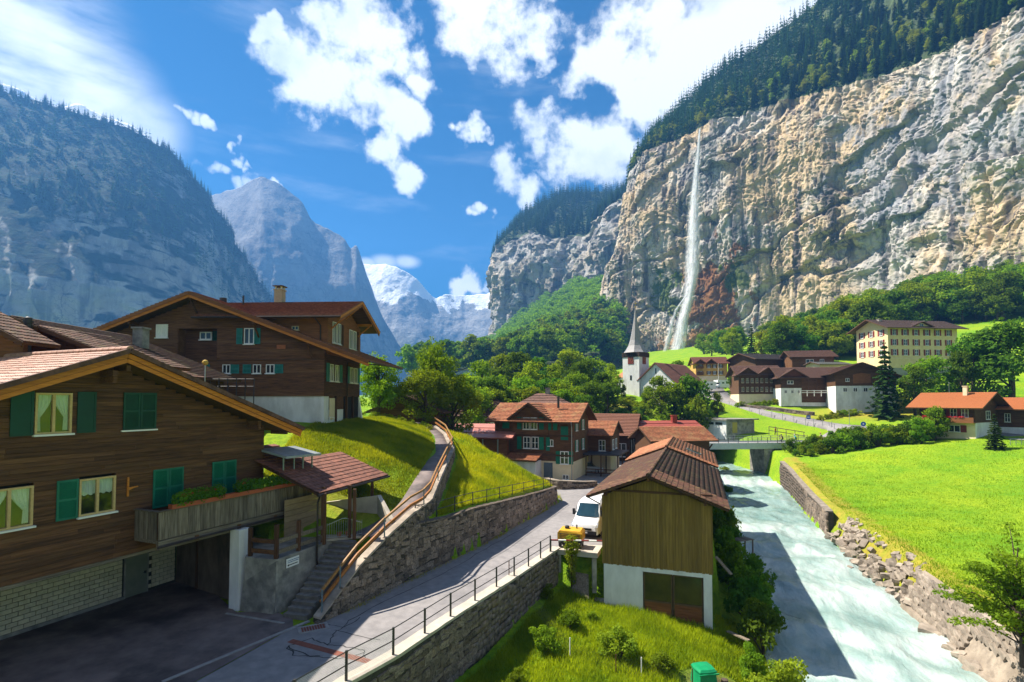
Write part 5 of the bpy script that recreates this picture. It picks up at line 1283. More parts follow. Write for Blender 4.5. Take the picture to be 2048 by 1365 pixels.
stone_wall('roadside_wall', 'mossy rubble retaining wall along the uphill side of the road', lineB, topsB, [-.02] * len(lineB), 1, .55, .08, capmat=STONE)
lineC = [(x, y) for (x, y) in [(-9.0,13.5),(-7.2,16.8),(-6.0,19.04),(-4.76,20.94),(-2.95,24.63),(-.2,29.8),(2.43,34.98),(2.95,36.0)]]
lineC = [(x + .32, y) for (x, y) in lineC]
stone_wall('garden_wall', 'tall rubble wall dropping from the road edge to the garden', lineC, [.06] * 8, [-3.3, -3.2, -3.05, -2.95, -2.8, -2.45, -2.2, -2.1], 1, .55, .13)

def rail_line(pts, heights, rad, m, parent, nm='rail', flat=None, o=Vector((0,0,0))):
    for h in heights:
        mb = MB(); P = [Vector(p) + Vector((0, 0, h)) - o for p in pts]
        if flat:
            for i in range(len(P) - 1): mb.bar(P[i], P[i+1], flat[0], flat[1])
        else: mb.tube(P, rad, 6)
        mb.build(nm, m, parent)
ys = [24.25, 25.2, 26.3, 28.0, 30.0, 31.5, 33.2, 35.5, 38.2, 41, 44, 47, 49.5, 52, 54, 57, 60]
hp = []
for y in ys:
    x = float(np.interp(y, yA, [WLx(t) for t in yA])) if y <= 30 else float(PWx(y)); z = float(np.interp(y, yA + [p[1] for p in PATH_WALL[1:]], topsA)); hp.append((x - .22, y, z))
HR = thing('timber_handrail', 'orange two-beam timber handrail following the steps and footpath', 'railing', hp[0])
o0 = Vector(hp[0])
WOOD_RAIL = mat('yellow_rail_timber', (.32,.17,.055), (.2,.095,.03), scale=4, stretch=(2,2,2), rough=.6, bump=.2, var=.1)
for h, m in ((.38, mat('brown_rail_timber', (.36,.14,.03), (.22,.08,.018), scale=4, stretch=(2,2,2), rough=.6, bump=.2, var=.12)), (.86, WOOD_RAIL)):
    for i in range(len(hp) - 1):
        mb = MB(); mb.bar(Vector(hp[i]) - o0 + Vector((0, 0, h)), Vector(hp[i+1]) - o0 + Vector((0, 0, h)), .09, .15 if h < .5 else .11); mb.build('beam', m, HR)
for p in hp[1::2] + [hp[0]]:
    mb = MB(); q = Vector(p) - o0 + Vector((.06, 0, 0)); mb.bar(q + Vector((0,0,-.15)), q + Vector((0,0,.95)), .06); mb.build('post', mat('blue_grey_steel', (.16,.23,.27), (.12,.18,.21), rough=.5, bump=.05, var=.1, metallic=.3), HR)
fl = [(float(WLx(y)) - .55, y, float(np.interp(y, [p[1] for p in lineB[:10]], topsB[:10])) + .02) for y in (30.9, 32.8, 34.6, 36.6, 38.6, 40.6, 42.8, 45.0, 47.2, 49.4, 51.2)]
fl = [(-4.9, 30.2, 3.0)] + fl
FR = thing('slope_railing', 'thin dark railing on the grass edge above the roadside wall', 'railing', fl[0]); o0 = Vector(fl[0])
rail_line(fl, (.48, .95), .022, METAL, FR, o=o0)
for p in fl:
    mb = MB(); mb.bar(Vector(p) - o0 - Vector((0,0,.2)), Vector(p) - o0 + Vector((0,0,1.0)), .06); mb.build('post', METAL, FR)
gl_y = [9.5, 11.4, 13.3, 15.2, 17.1, 19.04, 20.94, 22.82, 24.63, 26.5, 28.4, 30.2, 31.9, 33.5, 34.9]
gp = [(float(GRx(y)) + .12, y, .05) for y in gl_y]
GRL = thing('road_railing', 'dark metal post railing with two rails along the garden side of the road', 'railing', gp[0]); o0 = Vector(gp[0])
rail_line(gp, (.55, 1.02), .022, METAL, GRL, o=o0)
for p in gp:
    mb = MB(); q = Vector(p) - o0; mb.bar(q - Vector((0,0,.1)), q + Vector((0,0,1.06)), .085, .085); mb.build('post', METAL, GRL)
def wire_panel(name, a, b, h0, h1, parent, gap=.07, w=.006, m=None):
    a, b = Vector(a), Vector(b); L_ = (b - a).length; d = (b - a) / L_; mb = MB(); n = int((L_ + (h1 - h0)) / gap)
    for sgn in (1, -1):
        for k in range(n):
            s = k * gap - (h1 - h0); t0, t1 = max(s, 0), min(s + (h1 - h0), L_)
            if t1 <= t0: continue
            z0, z1 = (t0 - s, t1 - s) if sgn > 0 else (h1 - h0 - (t0 - s), h1 - h0 - (t1 - s))
            mb.bar(a + d * t0 + Vector((0,0,h0 + z0)), a + d * t1 + Vector((0,0,h0 + z1)), w, w)
    return mb.build(name, m or METAL_G, parent)
for i in range(3, 6): wire_panel('wire_mesh', Vector(gp[i]) - o0, Vector(gp[i+1]) - o0, .05, 1.0, GRL, .09)

# ------------------------------------------------------------------ large chalet on the rise
BC_A = -0.05
BC = thing('large_chalet', 'large dark chalet with white base, teal shutters and an orange cross wing on the rise', 'house', (-15, 42, 8.2), BC_A)
LX = -21.0; brx, brz = -10.6, 10.42; bsl = .382
def bcl(z): 
    w = (brz - .4 - z) / bsl; return (max(LX, brx - w), min(0, brx + w))
ALC = (-12.2, -8.85, 5.0, 7.6)
mb = MB(); mb.slab([(LX, 2.1), (0, 2.1), (0, brz - .5 + bsl * brx), (brx, brz - .5), (LX, brz - .5 + bsl * (LX - brx))], .9, 1.0); mb.box(LX, 0, 1.0, 8.2, 1.0, 6.2)
mb.build('inner_wall', WOOD_DARK, BC)
mb = MB(); siding(mb, bcl, 2.1, 9.9, .175, [ALC], y=.0, th=.045); 
mb.box(ALC[0]-.0, ALC[0]+.06, .0, .9, ALC[2], ALC[3]); mb.box(ALC[1]-.06, ALC[1], .0, .9, ALC[2], ALC[3])
mb.slab([(LX, 2.1), (ALC[0], 2.1), (ALC[0], bcl(0)[0]*0 + brz - .5 + bsl * (ALC[0] - brx)), (LX, brz - .5 + bsl * (LX - brx))], .001, .2); mb.slab([(ALC[1], 2.1), (0, 2.1), (0, brz - .5 + bsl * brx), (ALC[1], brz - .5 - bsl * (ALC[1] - brx))], .001, .2)
mb.box(ALC[0], ALC[1], .001, .2, 2.1, ALC[2]); mb.slab([(ALC[0], ALC[3]), (ALC[1], ALC[3]), (ALC[1], brz - .5 - bsl * (ALC[1] - brx)), (brx, brz - .5), (ALC[0], brz - .5 + bsl * (ALC[0] - brx))], .001, .2)
mb.build('gable_wall', WOOD_DARK, BC)
mb = MB(); mb.box(LX, .0, -.09, -.05, 5.0, 5.12); mb.build('band_board', WOOD_BROWN, BC)
mb = MB(); mb.box(LX, -.02, .02, 8.1, -1.2, 2.1); mb.build('white_base', WHITE, BC)
# right side: timber floor, open ground floor with posts, orange upper wing
mb = MB(); siding(mb, lambda z: (0, 8.2), 2.1, 5.55, .175, th=.045); mb.box(0, 8.2, .001, .15, 2.1, 5.6); mb.build('side_wall', WOOD_DARK, BC, rot=(0, 0, math.pi / 2), loc=(.02, .0, 0))
mb = MB(); mb.box(-.5, .03, 7.9, 8.25, -1.0, 2.1); mb.add([(.03, 7.9, 2.1), (.03, 8.25, 2.1), (.55, 8.25, -1), (.55, 7.9, -1), (-.2, 7.9, 2.1), (-.2, 8.25, 2.1), (-.2, 8.25, -1), (-.2, 7.9, -1)], [(0,3,2,1),(0,4,7,3),(1,2,6,5),(0,1,5,4)]); mb.build('buttress', WHITE, BC)
for y in (2.2, 4.6, 6.2):
    mb = MB(); mb.bar((.12, y, -1), (.12, y, 2.15), .16); mb.build('post', WOOD_DARK_V, BC)
mb = MB(); mb.box(.0, .03, 4.2, 7.9, -.8, 2.1); mb.build('painted_dark_opening', mat('painted_dark_interior', (.03,.026,.022)), BC)  # dark sheet painted for the shade inside the open ground floor
mb = MB(); mb.box(.03, .06, 1.0, 2.6, 0.2, 1.95); mb.build('door', CREAM, BC)
# main roof
mb = MB(); slope_slab(mb, brx, brz, 3.95, brz - bsl * (3.95 - brx), -1.1, 8.9, .14); slope_slab(mb, brx, brz, LX - 1.4, brz + bsl * (LX - 1.4 - brx), -1.1, 8.9, .14); BCR = mb.build('roof', WOOD_BROWN, BC)
mb = MB(); e = Vector((brx - 3.95, 0, bsl * (3.95 - brx))); courses(mb, (3.95, -1.15, brz - bsl * (3.95 - brx)), (0, 1, 0), e, 10, e.length, .36, .06); e = Vector((brx - LX + 1.4, 0, -bsl * (LX - 1.4 - brx))); courses(mb, (LX - 1.4, -1.15, brz + bsl * (LX - 1.4 - brx)), (0, 1, 0), e, 10, e.length, .36, .06); mb.build('tile_courses', TILE_RED, BCR)
for (xe, sg) in ((3.95, 1), (LX - 1.4, -1)):
    d = Vector((sg, 0, -bsl)).normalized(); Lr = abs(xe - brx) / abs(d.x)
    for (dz, y, w) in ((-.12, -1.14, .24), (-.34, -1.08, .22)):
        a = Vector((brx, y, brz + dz)); mb = MB(); mb.bar((0,0,0), d * Lr, .05, w); mb.build('bargeboard', WOOD_REDDISH if dz > -.2 else WOOD_ORANGE, BC, loc=a)
for x in (brx, brx - 5, brx + 5.2, -1.0):
    zb = brz - bsl * abs(x - brx) - .38; mb = MB(); mb.box(x - .1, x + .1, -1.0, .1, zb - .22, zb); mb.bar((x, -.85, zb - .3), (x, -.05, zb - 1.2), .1, .12); mb.build('bracket', WOOD_DARK, BC)
mb = MB(); a = Vector((4.0, -1.1, brz - bsl * (3.95 - brx) - .08)); mb.tube([a, a + Vector((0, 10, 0))], .07, 8); mb.tube([a + Vector((-.1, 5.8, 0)), (.15, 4.7, 5.2), (.15, 4.7, -.5)], .05, 6); mb.build('gutter', COPPER, BC)
# cross wing: ridge along x
wy, wz, wsl = 4.35, 10.5, .40
mb = MB(); siding(mb, lambda z: (-9.0, 0), 5.2, 8.55, .175, y=.42, th=.045); mb.box(-9, -.02, .43, 8.2, 5.6, 8.5); mb.build('wing_wall', WOOD_REDDISH, BC)
def wgl(z):
    w = (wz - .35 - z) / wsl; return (max(.4, wy - w), min(8.25, wy + w))
mb = MB(); siding(mb, wgl, 5.5, 10.0, .175, th=.045); mb.slab([(.4, 5.5), (8.25, 5.5), (8.25, 8.5), (wy, wz - .4), (.4, 8.5)], .001, .2); mb.build('wing_gable', WOOD_REDDISH, BC, rot=(0, 0, math.pi / 2), loc=(.03, 0, 0))
def wing_roof(y_e, sg):
    ze = wz - wsl * abs(y_e - wy); a = [Vector((-10.5, wy, wz)), Vector((1.55, wy, wz)), Vector((1.55, y_e, ze)), Vector((-10.5, y_e, ze))]
    m_ = MB(); q = Vector((0, 0, -.15)); m_.add(a + [p + q for p in a], [(0,1,2,3),(7,6,5,4),(0,4,5,1),(1,5,6,2),(2,6,7,3),(3,7,4,0)]); r = m_.build('wing_roof', WOOD_BROWN, BC)
    eu = Vector((0, wy - y_e, wz - ze)); m_ = MB(); courses(m_, (-10.5, y_e, ze + .01), (1, 0, 0), eu, 12.1, eu.length, .36, .06); m_.build('tile_courses', TILE_RED, r)
    for (dz, x) in ((-.1, 1.57), (-.32, 1.5)):
        m_ = MB(); m_.bar((x, wy, wz + dz), (x, y_e, ze + dz), .05, .22); m_.build('bargeboard', WOOD_REDDISH if dz < -.2 else WOOD_ORANGE_Y, BC)
    return ze
ze = wing_roof(-.85, -1); wing_roof(9.5, 1)
mb = MB(); mb.tube([(-10.5, -.9, ze - .04), (1.6, -.9, ze - .06)], .075, 8); mb.tube([(-.5, -.85, ze - .1), (-.5, .3, ze - .6), (-.5, .33, 6.0)], .05, 6); mb.build('gutter', COPPER, BC)
for y in (wy, 1.2, 7.4):
    zb = wz - wsl * abs(y - wy) - .35; mb = MB(); mb.box(-.1, 1.4, y - .1, y + .1, zb - .2, zb); mb.bar((1.2, y, zb - .25), (.05, y, zb - 1.2), .1, .1); mb.build('bracket', WOOD_ORANGE, BC)
mb = MB(); mb.box(-6.3, -5.6, wy - .35, wy + .35, wz - .4, wz + 1.05); mb.box(-6.36, -5.54, wy - .41, wy + .41, wz + 1.05, wz + 1.15); CH = mb.build('chimney', mat('tan_chimney', (.42,.34,.24), (.33,.27,.19), scale=4, rough=.9, bump=.3, var=0), BC)
for (x, y) in ((-6.25, wy - .3), (-5.75, wy - .3), (-6.25, wy + .2), (-5.75, wy + .2)):
    mb = MB(); mb.box(x, x + .12, y, y + .12, wz + 1.15, wz + 1.38); mb.build('cap_post', CREAM, CH)
mb = MB(); mb.box(-6.4, -5.5, wy - .45, wy + .45, wz + 1.38, wz + 1.46); mb.build('cap', TILE_DULL, CH)
for (x, h) in ((-8.6, .5), (-10.4, .3)):
    mb = MB(); mb.tube([(x, wy - 1.2, wz - .6), (x, wy - 1.2, wz + h - .1)], .08 if h > .4 else .3, 8); mb.build('vent_pipe', COPPER, BC)
def px2bc(u, v):
    p = D(u, v, 42.0); M_ = (Matrix.Translation((-15, 42, 8.2)) @ Matrix.Rotation(BC_A, 4, 'Z')).inverted(); q = M_ @ p; return q.x, q.z
def bc_win(u0, u1, v0, v1, fm=FRAME_W, y=-.05, **kw):
    x0, z1 = px2bc(u0, v0); x1, z0 = px2bc(u1, v1); return window(BC, (x0, y, z0), 0, x1 - x0, z1 - z0, fm, **kw), x0, x1, z0, z1
def bc_sh(u0, u1, v0, v1, m=TEAL_P):
    x0, z1 = px2bc(u0, v0); x1, z0 = px2bc(u1, v1); shutter(BC, (x0, -.05, z0), 0, x1 - x0, z1 - z0, m)
bc_win(301, 325, 647, 674, curtain='full'); bc_win(485, 505, 656, 688); bc_sh(469, 481, 656, 688); bc_sh(506, 518, 656, 688)
bc_win(371, 396, 728, 743); bc_sh(397, 413, 728, 743)
for (a, b) in ((440, 456), (503, 519), (530, 547)): bc_win(a, b, 729, 747)
for (a, b) in ((456.5, 474), (482, 499), (548, 565)): bc_sh(a, b, 729, 747)
bc_win(378, 403, 660, 676, y=.85); 
x0, z1 = px2bc(405, 658); x1, z0 = px2bc(424, 678); shutter(BC, (x0, .85, z0), 0, x1 - x0, z1 - z0, GREEN_D)
bc_win(578, 592, 651, 659, y=.36, fm=CREAM); mb = MB(); x0, z1 = px2bc(552, 690); x1, z0 = px2bc(570, 698); mb.box(x0, x1, -.09, -.05, z0, z1); mb.build('plaque', TERRACOTTA, BC)
rz9 = math.pi / 2
for (y, z) in ((.9, 3.35), (2.05, 3.35), (5.5, 3.35), (6.6, 3.35)): window(BC, (.08, y, z), rz9, .75, 1.4, FRAME_W)
for (y, z) in ((.2, 3.3), (3.0, 3.3), (4.75, 3.3), (7.4, 3.3)): shutter(BC, (.08, y, z), rz9, .6, 1.5, TEAL_P)
for (y, z) in ((1.35, 6.55), (2.35, 6.55), (5.2, 6.4), (6.2, 6.4)): window(BC, (.1, y, z), rz9, .72, 1.75, FRAME_W)
for (y, z) in ((3.15, 6.5), (7.0, 6.4)): shutter(BC, (.1, y, z), rz9, .55, 1.8, WOOD_DARK_V)

# ------------------------------------------------------------------ olive barn
BA = math.atan2(BARN_D[1], BARN_D[0])
BN = thing('board_barn', 'olive board barn with white base and mossy tiled roof beside the river', 'barn', (BARN_O[0], BARN_O[1], -3.8), BA)
BNM = Matrix.Translation((BARN_O[0], BARN_O[1], -3.8)) @ Matrix.Rotation(BA, 4, 'Z')
zz = 3.8; bx, bz_, bs = 3.0, 5.32, .3835
def bn_roof(x): return bz_ + zz - .34 - bs * abs(x - bx)
mb = MB(); mb.slab([(.05, 3.3), (6.68, 3.3), (6.68, bn_roof(6.68)), (bx, bn_roof(bx)), (.05, bn_roof(.05))], .03, .2)
mb.box(.05, .2, .2, 31.0, 3.3, bn_roof(.05)); mb.box(6.5, 6.68, .2, 31.0, 3.3, bn_roof(6.68)); mb.slab([(.2, 3.3), (6.5, 3.3), (6.5, bn_roof(6.5)), (bx, bn_roof(bx)), (.2, bn_roof(.2))], 30.8, 31.0)
BW2 = mb.build('timber_wall', WOOD_BARN, BN)
x = 0.0
while x < 6.7:
    w = min(.185 + rnd.uniform(-.01, .02), 6.72 - x)
    if w < .05: break
    zt = min(bn_roof(x), bn_roof(x + w)); 
    if x < bx < x + w: zt = bn_roof(x) if bn_roof(x) < bn_roof(x+w) else bn_roof(x+w)
    z0 = 3.25 + rnd.uniform(-.02, .02); zm = 8.0
    mb = MB(); y = rnd.uniform(-.006, .006)
    mb.box(.004, w - .008, y - .025, .03, z0, min(zt, zm - .05)); mb.build('board', WOOD_BARN, BW2, loc=(x, 0, 0))
    if zt > zm: mb = MB(); mb.box(.004, w - .008, y - .01, .03, zm + .02, zt); mb.build('board', WOOD_BARN, BW2, loc=(x, 0, 0))
    x += w
mb = MB(); mb.box(-.02, 6.74, -.07, .0, 7.92, 8.05); mb.build('batten', WOOD_BROWN, BW2)
mb = MB(); mb.box(.10, 2.55, -.02, 30.9, -.6, 3.27); mb.box(6.15, 6.64, -.02, 30.9, -.9, 3.27); mb.box(2.55, 6.15, -.02, .25, 3.0, 3.27); mb.box(2.55, 6.15, .9, 1.1, -.6, 3.27); mb.build('white_base', WHITE, BN)
# garage door in the base: two leaves, glass above boards
DRM = mat('brown_door_frame', (.12,.075,.035), (.08,.05,.025), rough=.6, bump=.2, var=0)
for (xa, xb) in ((2.58, 4.33), (4.37, 6.12)):
    dl = link('door_leaf', None, BN)
    mb = MB()
    for (a, b, c, d) in ((xa, xa + .09, -.25, 2.98), (xb - .09, xb, -.25, 2.98), (xa + .09, xb - .09, 2.89, 2.98), (xa + .09, xb - .09, 1.14, 1.24), (xa + .09, xb - .09, -.25, -.15)): mb.box(a, b, .1, .17, c, d)
    mb.build('frame', DRM, dl)
    mb = MB(); mb.quad((xa + .09, .14, 1.24), (xb - .09, .14, 1.24), (xb - .09, .14, 2.89), (xa + .09, .14, 2.89)); mb.build('pane', mat('smoky_pane', (.07,.062,.022), (.025,.025,.012), scale=.7, rough=.12, bump=.05, spec=.6, var=0), dl)
    for k in range(7):
        mb = MB(); z0 = -.15 + k * .184; mb.box(xa + .09, xb - .09, .115, .15, z0 + .004, z0 + .18); mb.build('plank', WOOD_REDDISH, dl)
# roofs
def roof_bn(y0, y1, lift, tm, nm, np_):
    xl, xr_ = -.84, 7.63
    m_ = MB(); slope_slab(m_, bx, bz_ + zz + lift, xr_, bz_ + zz + lift - bs * (xr_ - bx), y0, y1, .12); slope_slab(m_, bx, bz_ + zz + lift, xl, bz_ + zz + lift - bs * (bx - xl), y0, y1, .12)
    r = m_.build('roof', WOOD_DARK, BN)
    er = Vector((bx - xr_, 0, bs * (xr_ - bx))); el = Vector((bx - xl, 0, bs * (bx - xl)))
    tiles(r, (xr_, y0 - .05, bz_ + zz + lift - bs * (xr_ - bx) + .01), (0, 1, 0), er, y1 - y0 + .05, er.length, .30, .34, tm, np_, BNM)
    tiles(r, (xl, y1, bz_ + zz + lift - bs * (bx - xl) + .01), (0, -1, 0), el, y1 - y0 + .05, el.length, .30, .34, tm, np_, BNM)
    for k in range(int((y1 - y0) / .4)):
        m_ = MB(); m_.tube([(0, 0, 0), (0, .43, .01)], [.13, .12], 8); m_.build('ridge_tile', tm, r, loc=(bx, y0 - .05 + k * .4, bz_ + zz + lift + .05))
    return r
roof_bn(-.8, 18.0, 0, TILE_BROWN, 'roof', 150); roof_bn(18.0, 31.6, .22, TILE_ORANGE, 'roof', 75)
for sg, xe in ((1, 7.6), (-1, -.8)):
    mb = MB(); d = Vector((sg, 0, -bs)).normalized(); a = Vector((bx, -.78, bz_ + zz - .07)); mb.bar(a, a + d * (abs(xe - bx) / abs(d.x)), .05, .15); mb.build('bargeboard', WOOD_BROWN, BN)
for x in (bx, .3, 6.3):
    zb = bn_roof(x) + .16; mb = MB(); mb.box(x - .08, x + .08, -.7, .1, zb - .2, zb); mb.build('purlin', WOOD_DARK, BN)
sk = Matrix.Translation((4.7, 22.5, bz_ + zz + .22 - bs * 1.7)) @ Matrix.Rotation(math.atan(bs), 4, 'Y')
mb = MB(); mb.box(0, 1.5, 0, 1.2, .05, .16); o = mb.build('roof_window', METAL_G, BN); o.matrix_basis = sk
mb = MB(); mb.quad((.08, .08, .165), (1.42, .08, .165), (1.42, 1.12, .165), (.08, 1.12, .165)); mb.build('pane', PANE, o)
mb = MB(); mb.tube([(-.86, -.7, 7.6), (-.86, 17.9, 7.6)], .06, 8); mb.tube([(-.8, -.6, 7.55), (-.1, -.2, 7.1), (-.06, -.1, 6.4)], .04, 6); mb.build('gutter', COPPER, BN)
mb = MB(); mb.box(-.55, .1, -.02, .5, -.9, .85); mb.build('corner_pier', CONCRETE, BN)
# parking deck beside the barn
DK = thing('parking_deck', 'concrete parking deck on piers between the road and the board barn', 'deck', (2.95, 35.7, 0))
mb = MB(); mb.prism([(0, -.05), (2.62, -.98), (3.3, .9), (.4, 1.2)], -.32, .006); mb.build('slab', CONCRETE_L, DK)
for (x, y) in ((.2, .1), (1.1, -.15), (2.45, -.7)):
    mb = MB(); mb.box(x - .14, x + .14, y - .14, y + .14, -2.6, -.32); mb.build('pier', CONCRETE, DK)
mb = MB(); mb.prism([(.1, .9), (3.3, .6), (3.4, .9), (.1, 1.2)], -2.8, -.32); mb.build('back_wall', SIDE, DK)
mb = MB(); mb.add([(1.0,-.9,-2.6),(2.0,-1.3,-2.8),(2.1,-.5,-1.5),(1.1,-.2,-1.4),(1.0,-.82,-2.6),(2.0,-1.22,-2.8)], [(0,1,2,3),(3,2,5,4)]); tag(mb.build('leaning_panel', WOOD_GREY), 'weathered board panel leaning under the parking deck', 'panel').location = (2.95, 35.7, 0)
# ------------------------------------------------------------------ village houses
def place_frame(corner, d):
    a = math.atan2(d[1], d[0]); return a
def gable_house(name, label, loc, d, w, dp, h, ridge='x', pitch=.42, over=.8, gover=.8, bands=None, roofm=TILE_DULL, wallm=WOOD_BROWN, wins=(), below=2.0, cat='house', tilestep=.4, barge=WOOD_BROWN, fm=FRAME_W, group=None, ridge_at=.5):
    """loc: front-left base corner as seen from the front; x along the front, y into the house"""
    T_ = thing(name, label, cat, loc, math.atan2(d[1], d[0]), group)
    bands = bands or [(-below, h, wallm)]
    for i, (z0, z1, m) in enumerate(bands):
        e = .03 * i; mb = MB(); mb.box(-e, w + e, -e, dp + e, z0, z1); mb.build('wall', m, T_)
    e = .03 * (len(bands) - 1); mtop = bands[-1][2]
    mb = MB()
    if ridge == 'x':
        r = ridge_at * dp; hr = h + pitch * (r + over) - pitch * over
        zr = h + pitch * r
        mb.xslab([(-e, h - .002), (dp + e, h - .002), (r, zr)], -e + .002, w + e - .002); mb.build('gable', mtop, T_)
        def slab(ye, sg):
            ze = h - pitch * over if sg < 0 else zr - pitch * (ye - r)
            a = [Vector((-gover, r, zr + .16)), Vector((w + gover, r, zr + .16)), Vector((w + gover, ye, ze + .16)), Vector((-gover, ye, ze + .16))]
            m_ = MB(); q = Vector((0, 0, -.14)); f = [(0,1,2,3),(7,6,5,4),(0,4,5,1),(1,5,6,2),(2,6,7,3),(3,7,4,0)]
            if sg < 0: f = [tuple(reversed(t)) for t in f]
            m_.add(a + [p + q for p in a], f); rf = m_.build('roof', barge, T_)
            eu = Vector((0, r - ye, zr - ze)); m_ = MB(); courses(m_, (-gover, ye, ze + .165), (1, 0, 0), eu, w + 2 * gover, eu.length, tilestep, .06); m_.build('tile_courses', roofm, rf)
            for x in (-gover - .02, w + gover + .02):
                m_ = MB(); m_.bar((x, r, zr + .06), (x, ye, ze + .06), .05, .24); m_.build('bargeboard', barge, T_)
        slab(-over, -1); slab(dp + over, 1)
        T_['zr'] = zr
    else:
        r = ridge_at * w; zr = h + pitch * r
        mb.slab([(-e, h - .002), (w + e, h - .002), (r, zr)], -e + .002, dp + e - .002); mb.build('gable', mtop, T_)
        def slab(xe):
            ze = zr - pitch * abs(xe - r); m_ = MB(); slope_slab(m_, r, zr + .16, xe, ze + .16, -gover, dp + gover, .14); rf = m_.build('roof', barge, T_)
            eu = Vector((r - xe, 0, zr - ze)); m_ = MB(); courses(m_, (xe, -gover, ze + .165), (0, 1, 0), eu, dp + 2 * gover, eu.length, tilestep, .06); m_.build('tile_courses', roofm, rf)
            m_ = MB(); m_.bar((r, -gover - .02, zr + .06), (xe, -gover - .02, ze + .06), .05, .24); m_.build('bargeboard', barge, T_)
        slab(-over); slab(w + over)
    add_wins(T_, w, dp, wins, fm, e)
    return T_
def add_wins(T_, w, dp, wins, fm, e=0.0, offx=0.0):
    for q in wins:
        face, x, z, ww, hh = q[:5]; sm = q[5] if len(q) > 5 else None; fr = q[6] if len(q) > 6 else fm
        if face == 'f': loc = lambda t: (t, -e - .02, z); rz = 0
        elif face == 'r': loc = lambda t: (w + e + .02, t, z); rz = math.pi / 2
        else: loc = lambda t: (-e - .02, dp - t, z); rz = -math.pi / 2
        window(T_, loc(x), rz, ww, hh, fr, bars=1 if hh > 1.3 else 0)
        if sm is not None:
            sw = ww * .5
            shutter(T_, loc(x - sw - .02), rz, sw, hh, sm, louver=False); shutter(T_, loc(x + ww + .02), rz, sw, hh, sm, louver=False)
def front_gable(T_, xc, half, z_eave, pitch, y0, y1, wallm, roofm, barge, over=.5, zbase=None, name='cross_gable'):
    """gable facing the front, running back into the main roof"""
    zr = z_eave + pitch * half
    mb = MB(); mb.slab([(xc - half, zbase if zbase is not None else z_eave - .1), (xc + half, zbase if zbase is not None else z_eave - .1), (xc + half, z_eave), (xc, zr), (xc - half, z_eave)], y0, y1); g = mb.build(name, wallm, T_)
    for sg in (-1, 1):
        xe = xc + sg * (half + over); ze = z_eave - pitch * over
        m_ = MB(); slope_slab(m_, xc, zr + .18, xe, ze + .18, y0 - .7, y1, .14); m_.build('roof', barge, g)
        eu = Vector((xc - xe, 0, zr - ze)); m_ = MB(); courses(m_, (xe, y0 - .7, ze + .185), (0, 1, 0), eu, y1 - y0 + .7, eu.length, .4, .06); m_.build('tile_courses', roofm, g)
        m_ = MB(); m_.bar((xc, y0 - .72, zr + .08), (xe, y0 - .72, ze + .08), .05, .24); m_.build('bargeboard', barge, g)
    return g
def chimney(T_, x, y, z0, z1, s=.6, m=None):
    mb = MB(); mb.box(x - s/2, x + s/2, y - s/2, y + s/2, z0, z1); mb.box(x - s/2 - .08, x + s/2 + .08, y - s/2 - .08, y + s/2 + .08, z1, z1 + .12); return mb.build('chimney', m or CONCRETE, T_)
def hip_house(name, label, loc, d, w, dp, h, rise, over, roofm, wallm, flat_top=.25, chim=True, wins=()):
    T_ = thing(name, label, 'house', loc, math.atan2(d[1], d[0]))
    mb = MB(); mb.box(0, w, 0, dp, -2, h); mb.build('wall', wallm, T_)
    mb = MB(); o = over; k = flat_top
    b = [(-o, -o), (w + o, -o), (w + o, dp + o), (-o, dp + o)]; t = [(w/2 - w*k/2, dp/2), (w/2 + w*k/2, dp/2)]
    n = 9
    for f in ((0, 1, t[1], t[0]), (1, 2, t[1], t[1]), (2, 3, t[0], t[1]), (3, 0, t[0], t[0])):
        A, B = Vector((*b[f[0]], h)), Vector((*b[f[1]], h)); C2, D2 = Vector((*f[2], h + rise)), Vector((*f[3], h + rise))
        for j in range(n):
            q0, q1 = j / n, (j + 1) / n; p = [A.lerp(D2, q0), B.lerp(C2, q0), B.lerp(C2, q1), A.lerp(D2, q1)]
            nn = (p[1] - p[0]).cross(p[3] - p[0]).normalized(); mb.add([p[0] + nn * .1, p[1] + nn * .1, p[2] + nn * .02, p[3] + nn * .02, p[0] - nn * .02, p[1] - nn * .02], [(0,1,2,3), (4,5,1,0)])
    mb.box(-o, w + o, -o, dp + o, h - .15, h - .02); mb.build('roof', roofm, T_)
    if chim: chimney(T_, w * .55, dp * .5, h + rise * .6, h + rise + .9, .7)
    add_wins(T_, w, dp, wins, FRAME_W); return T_

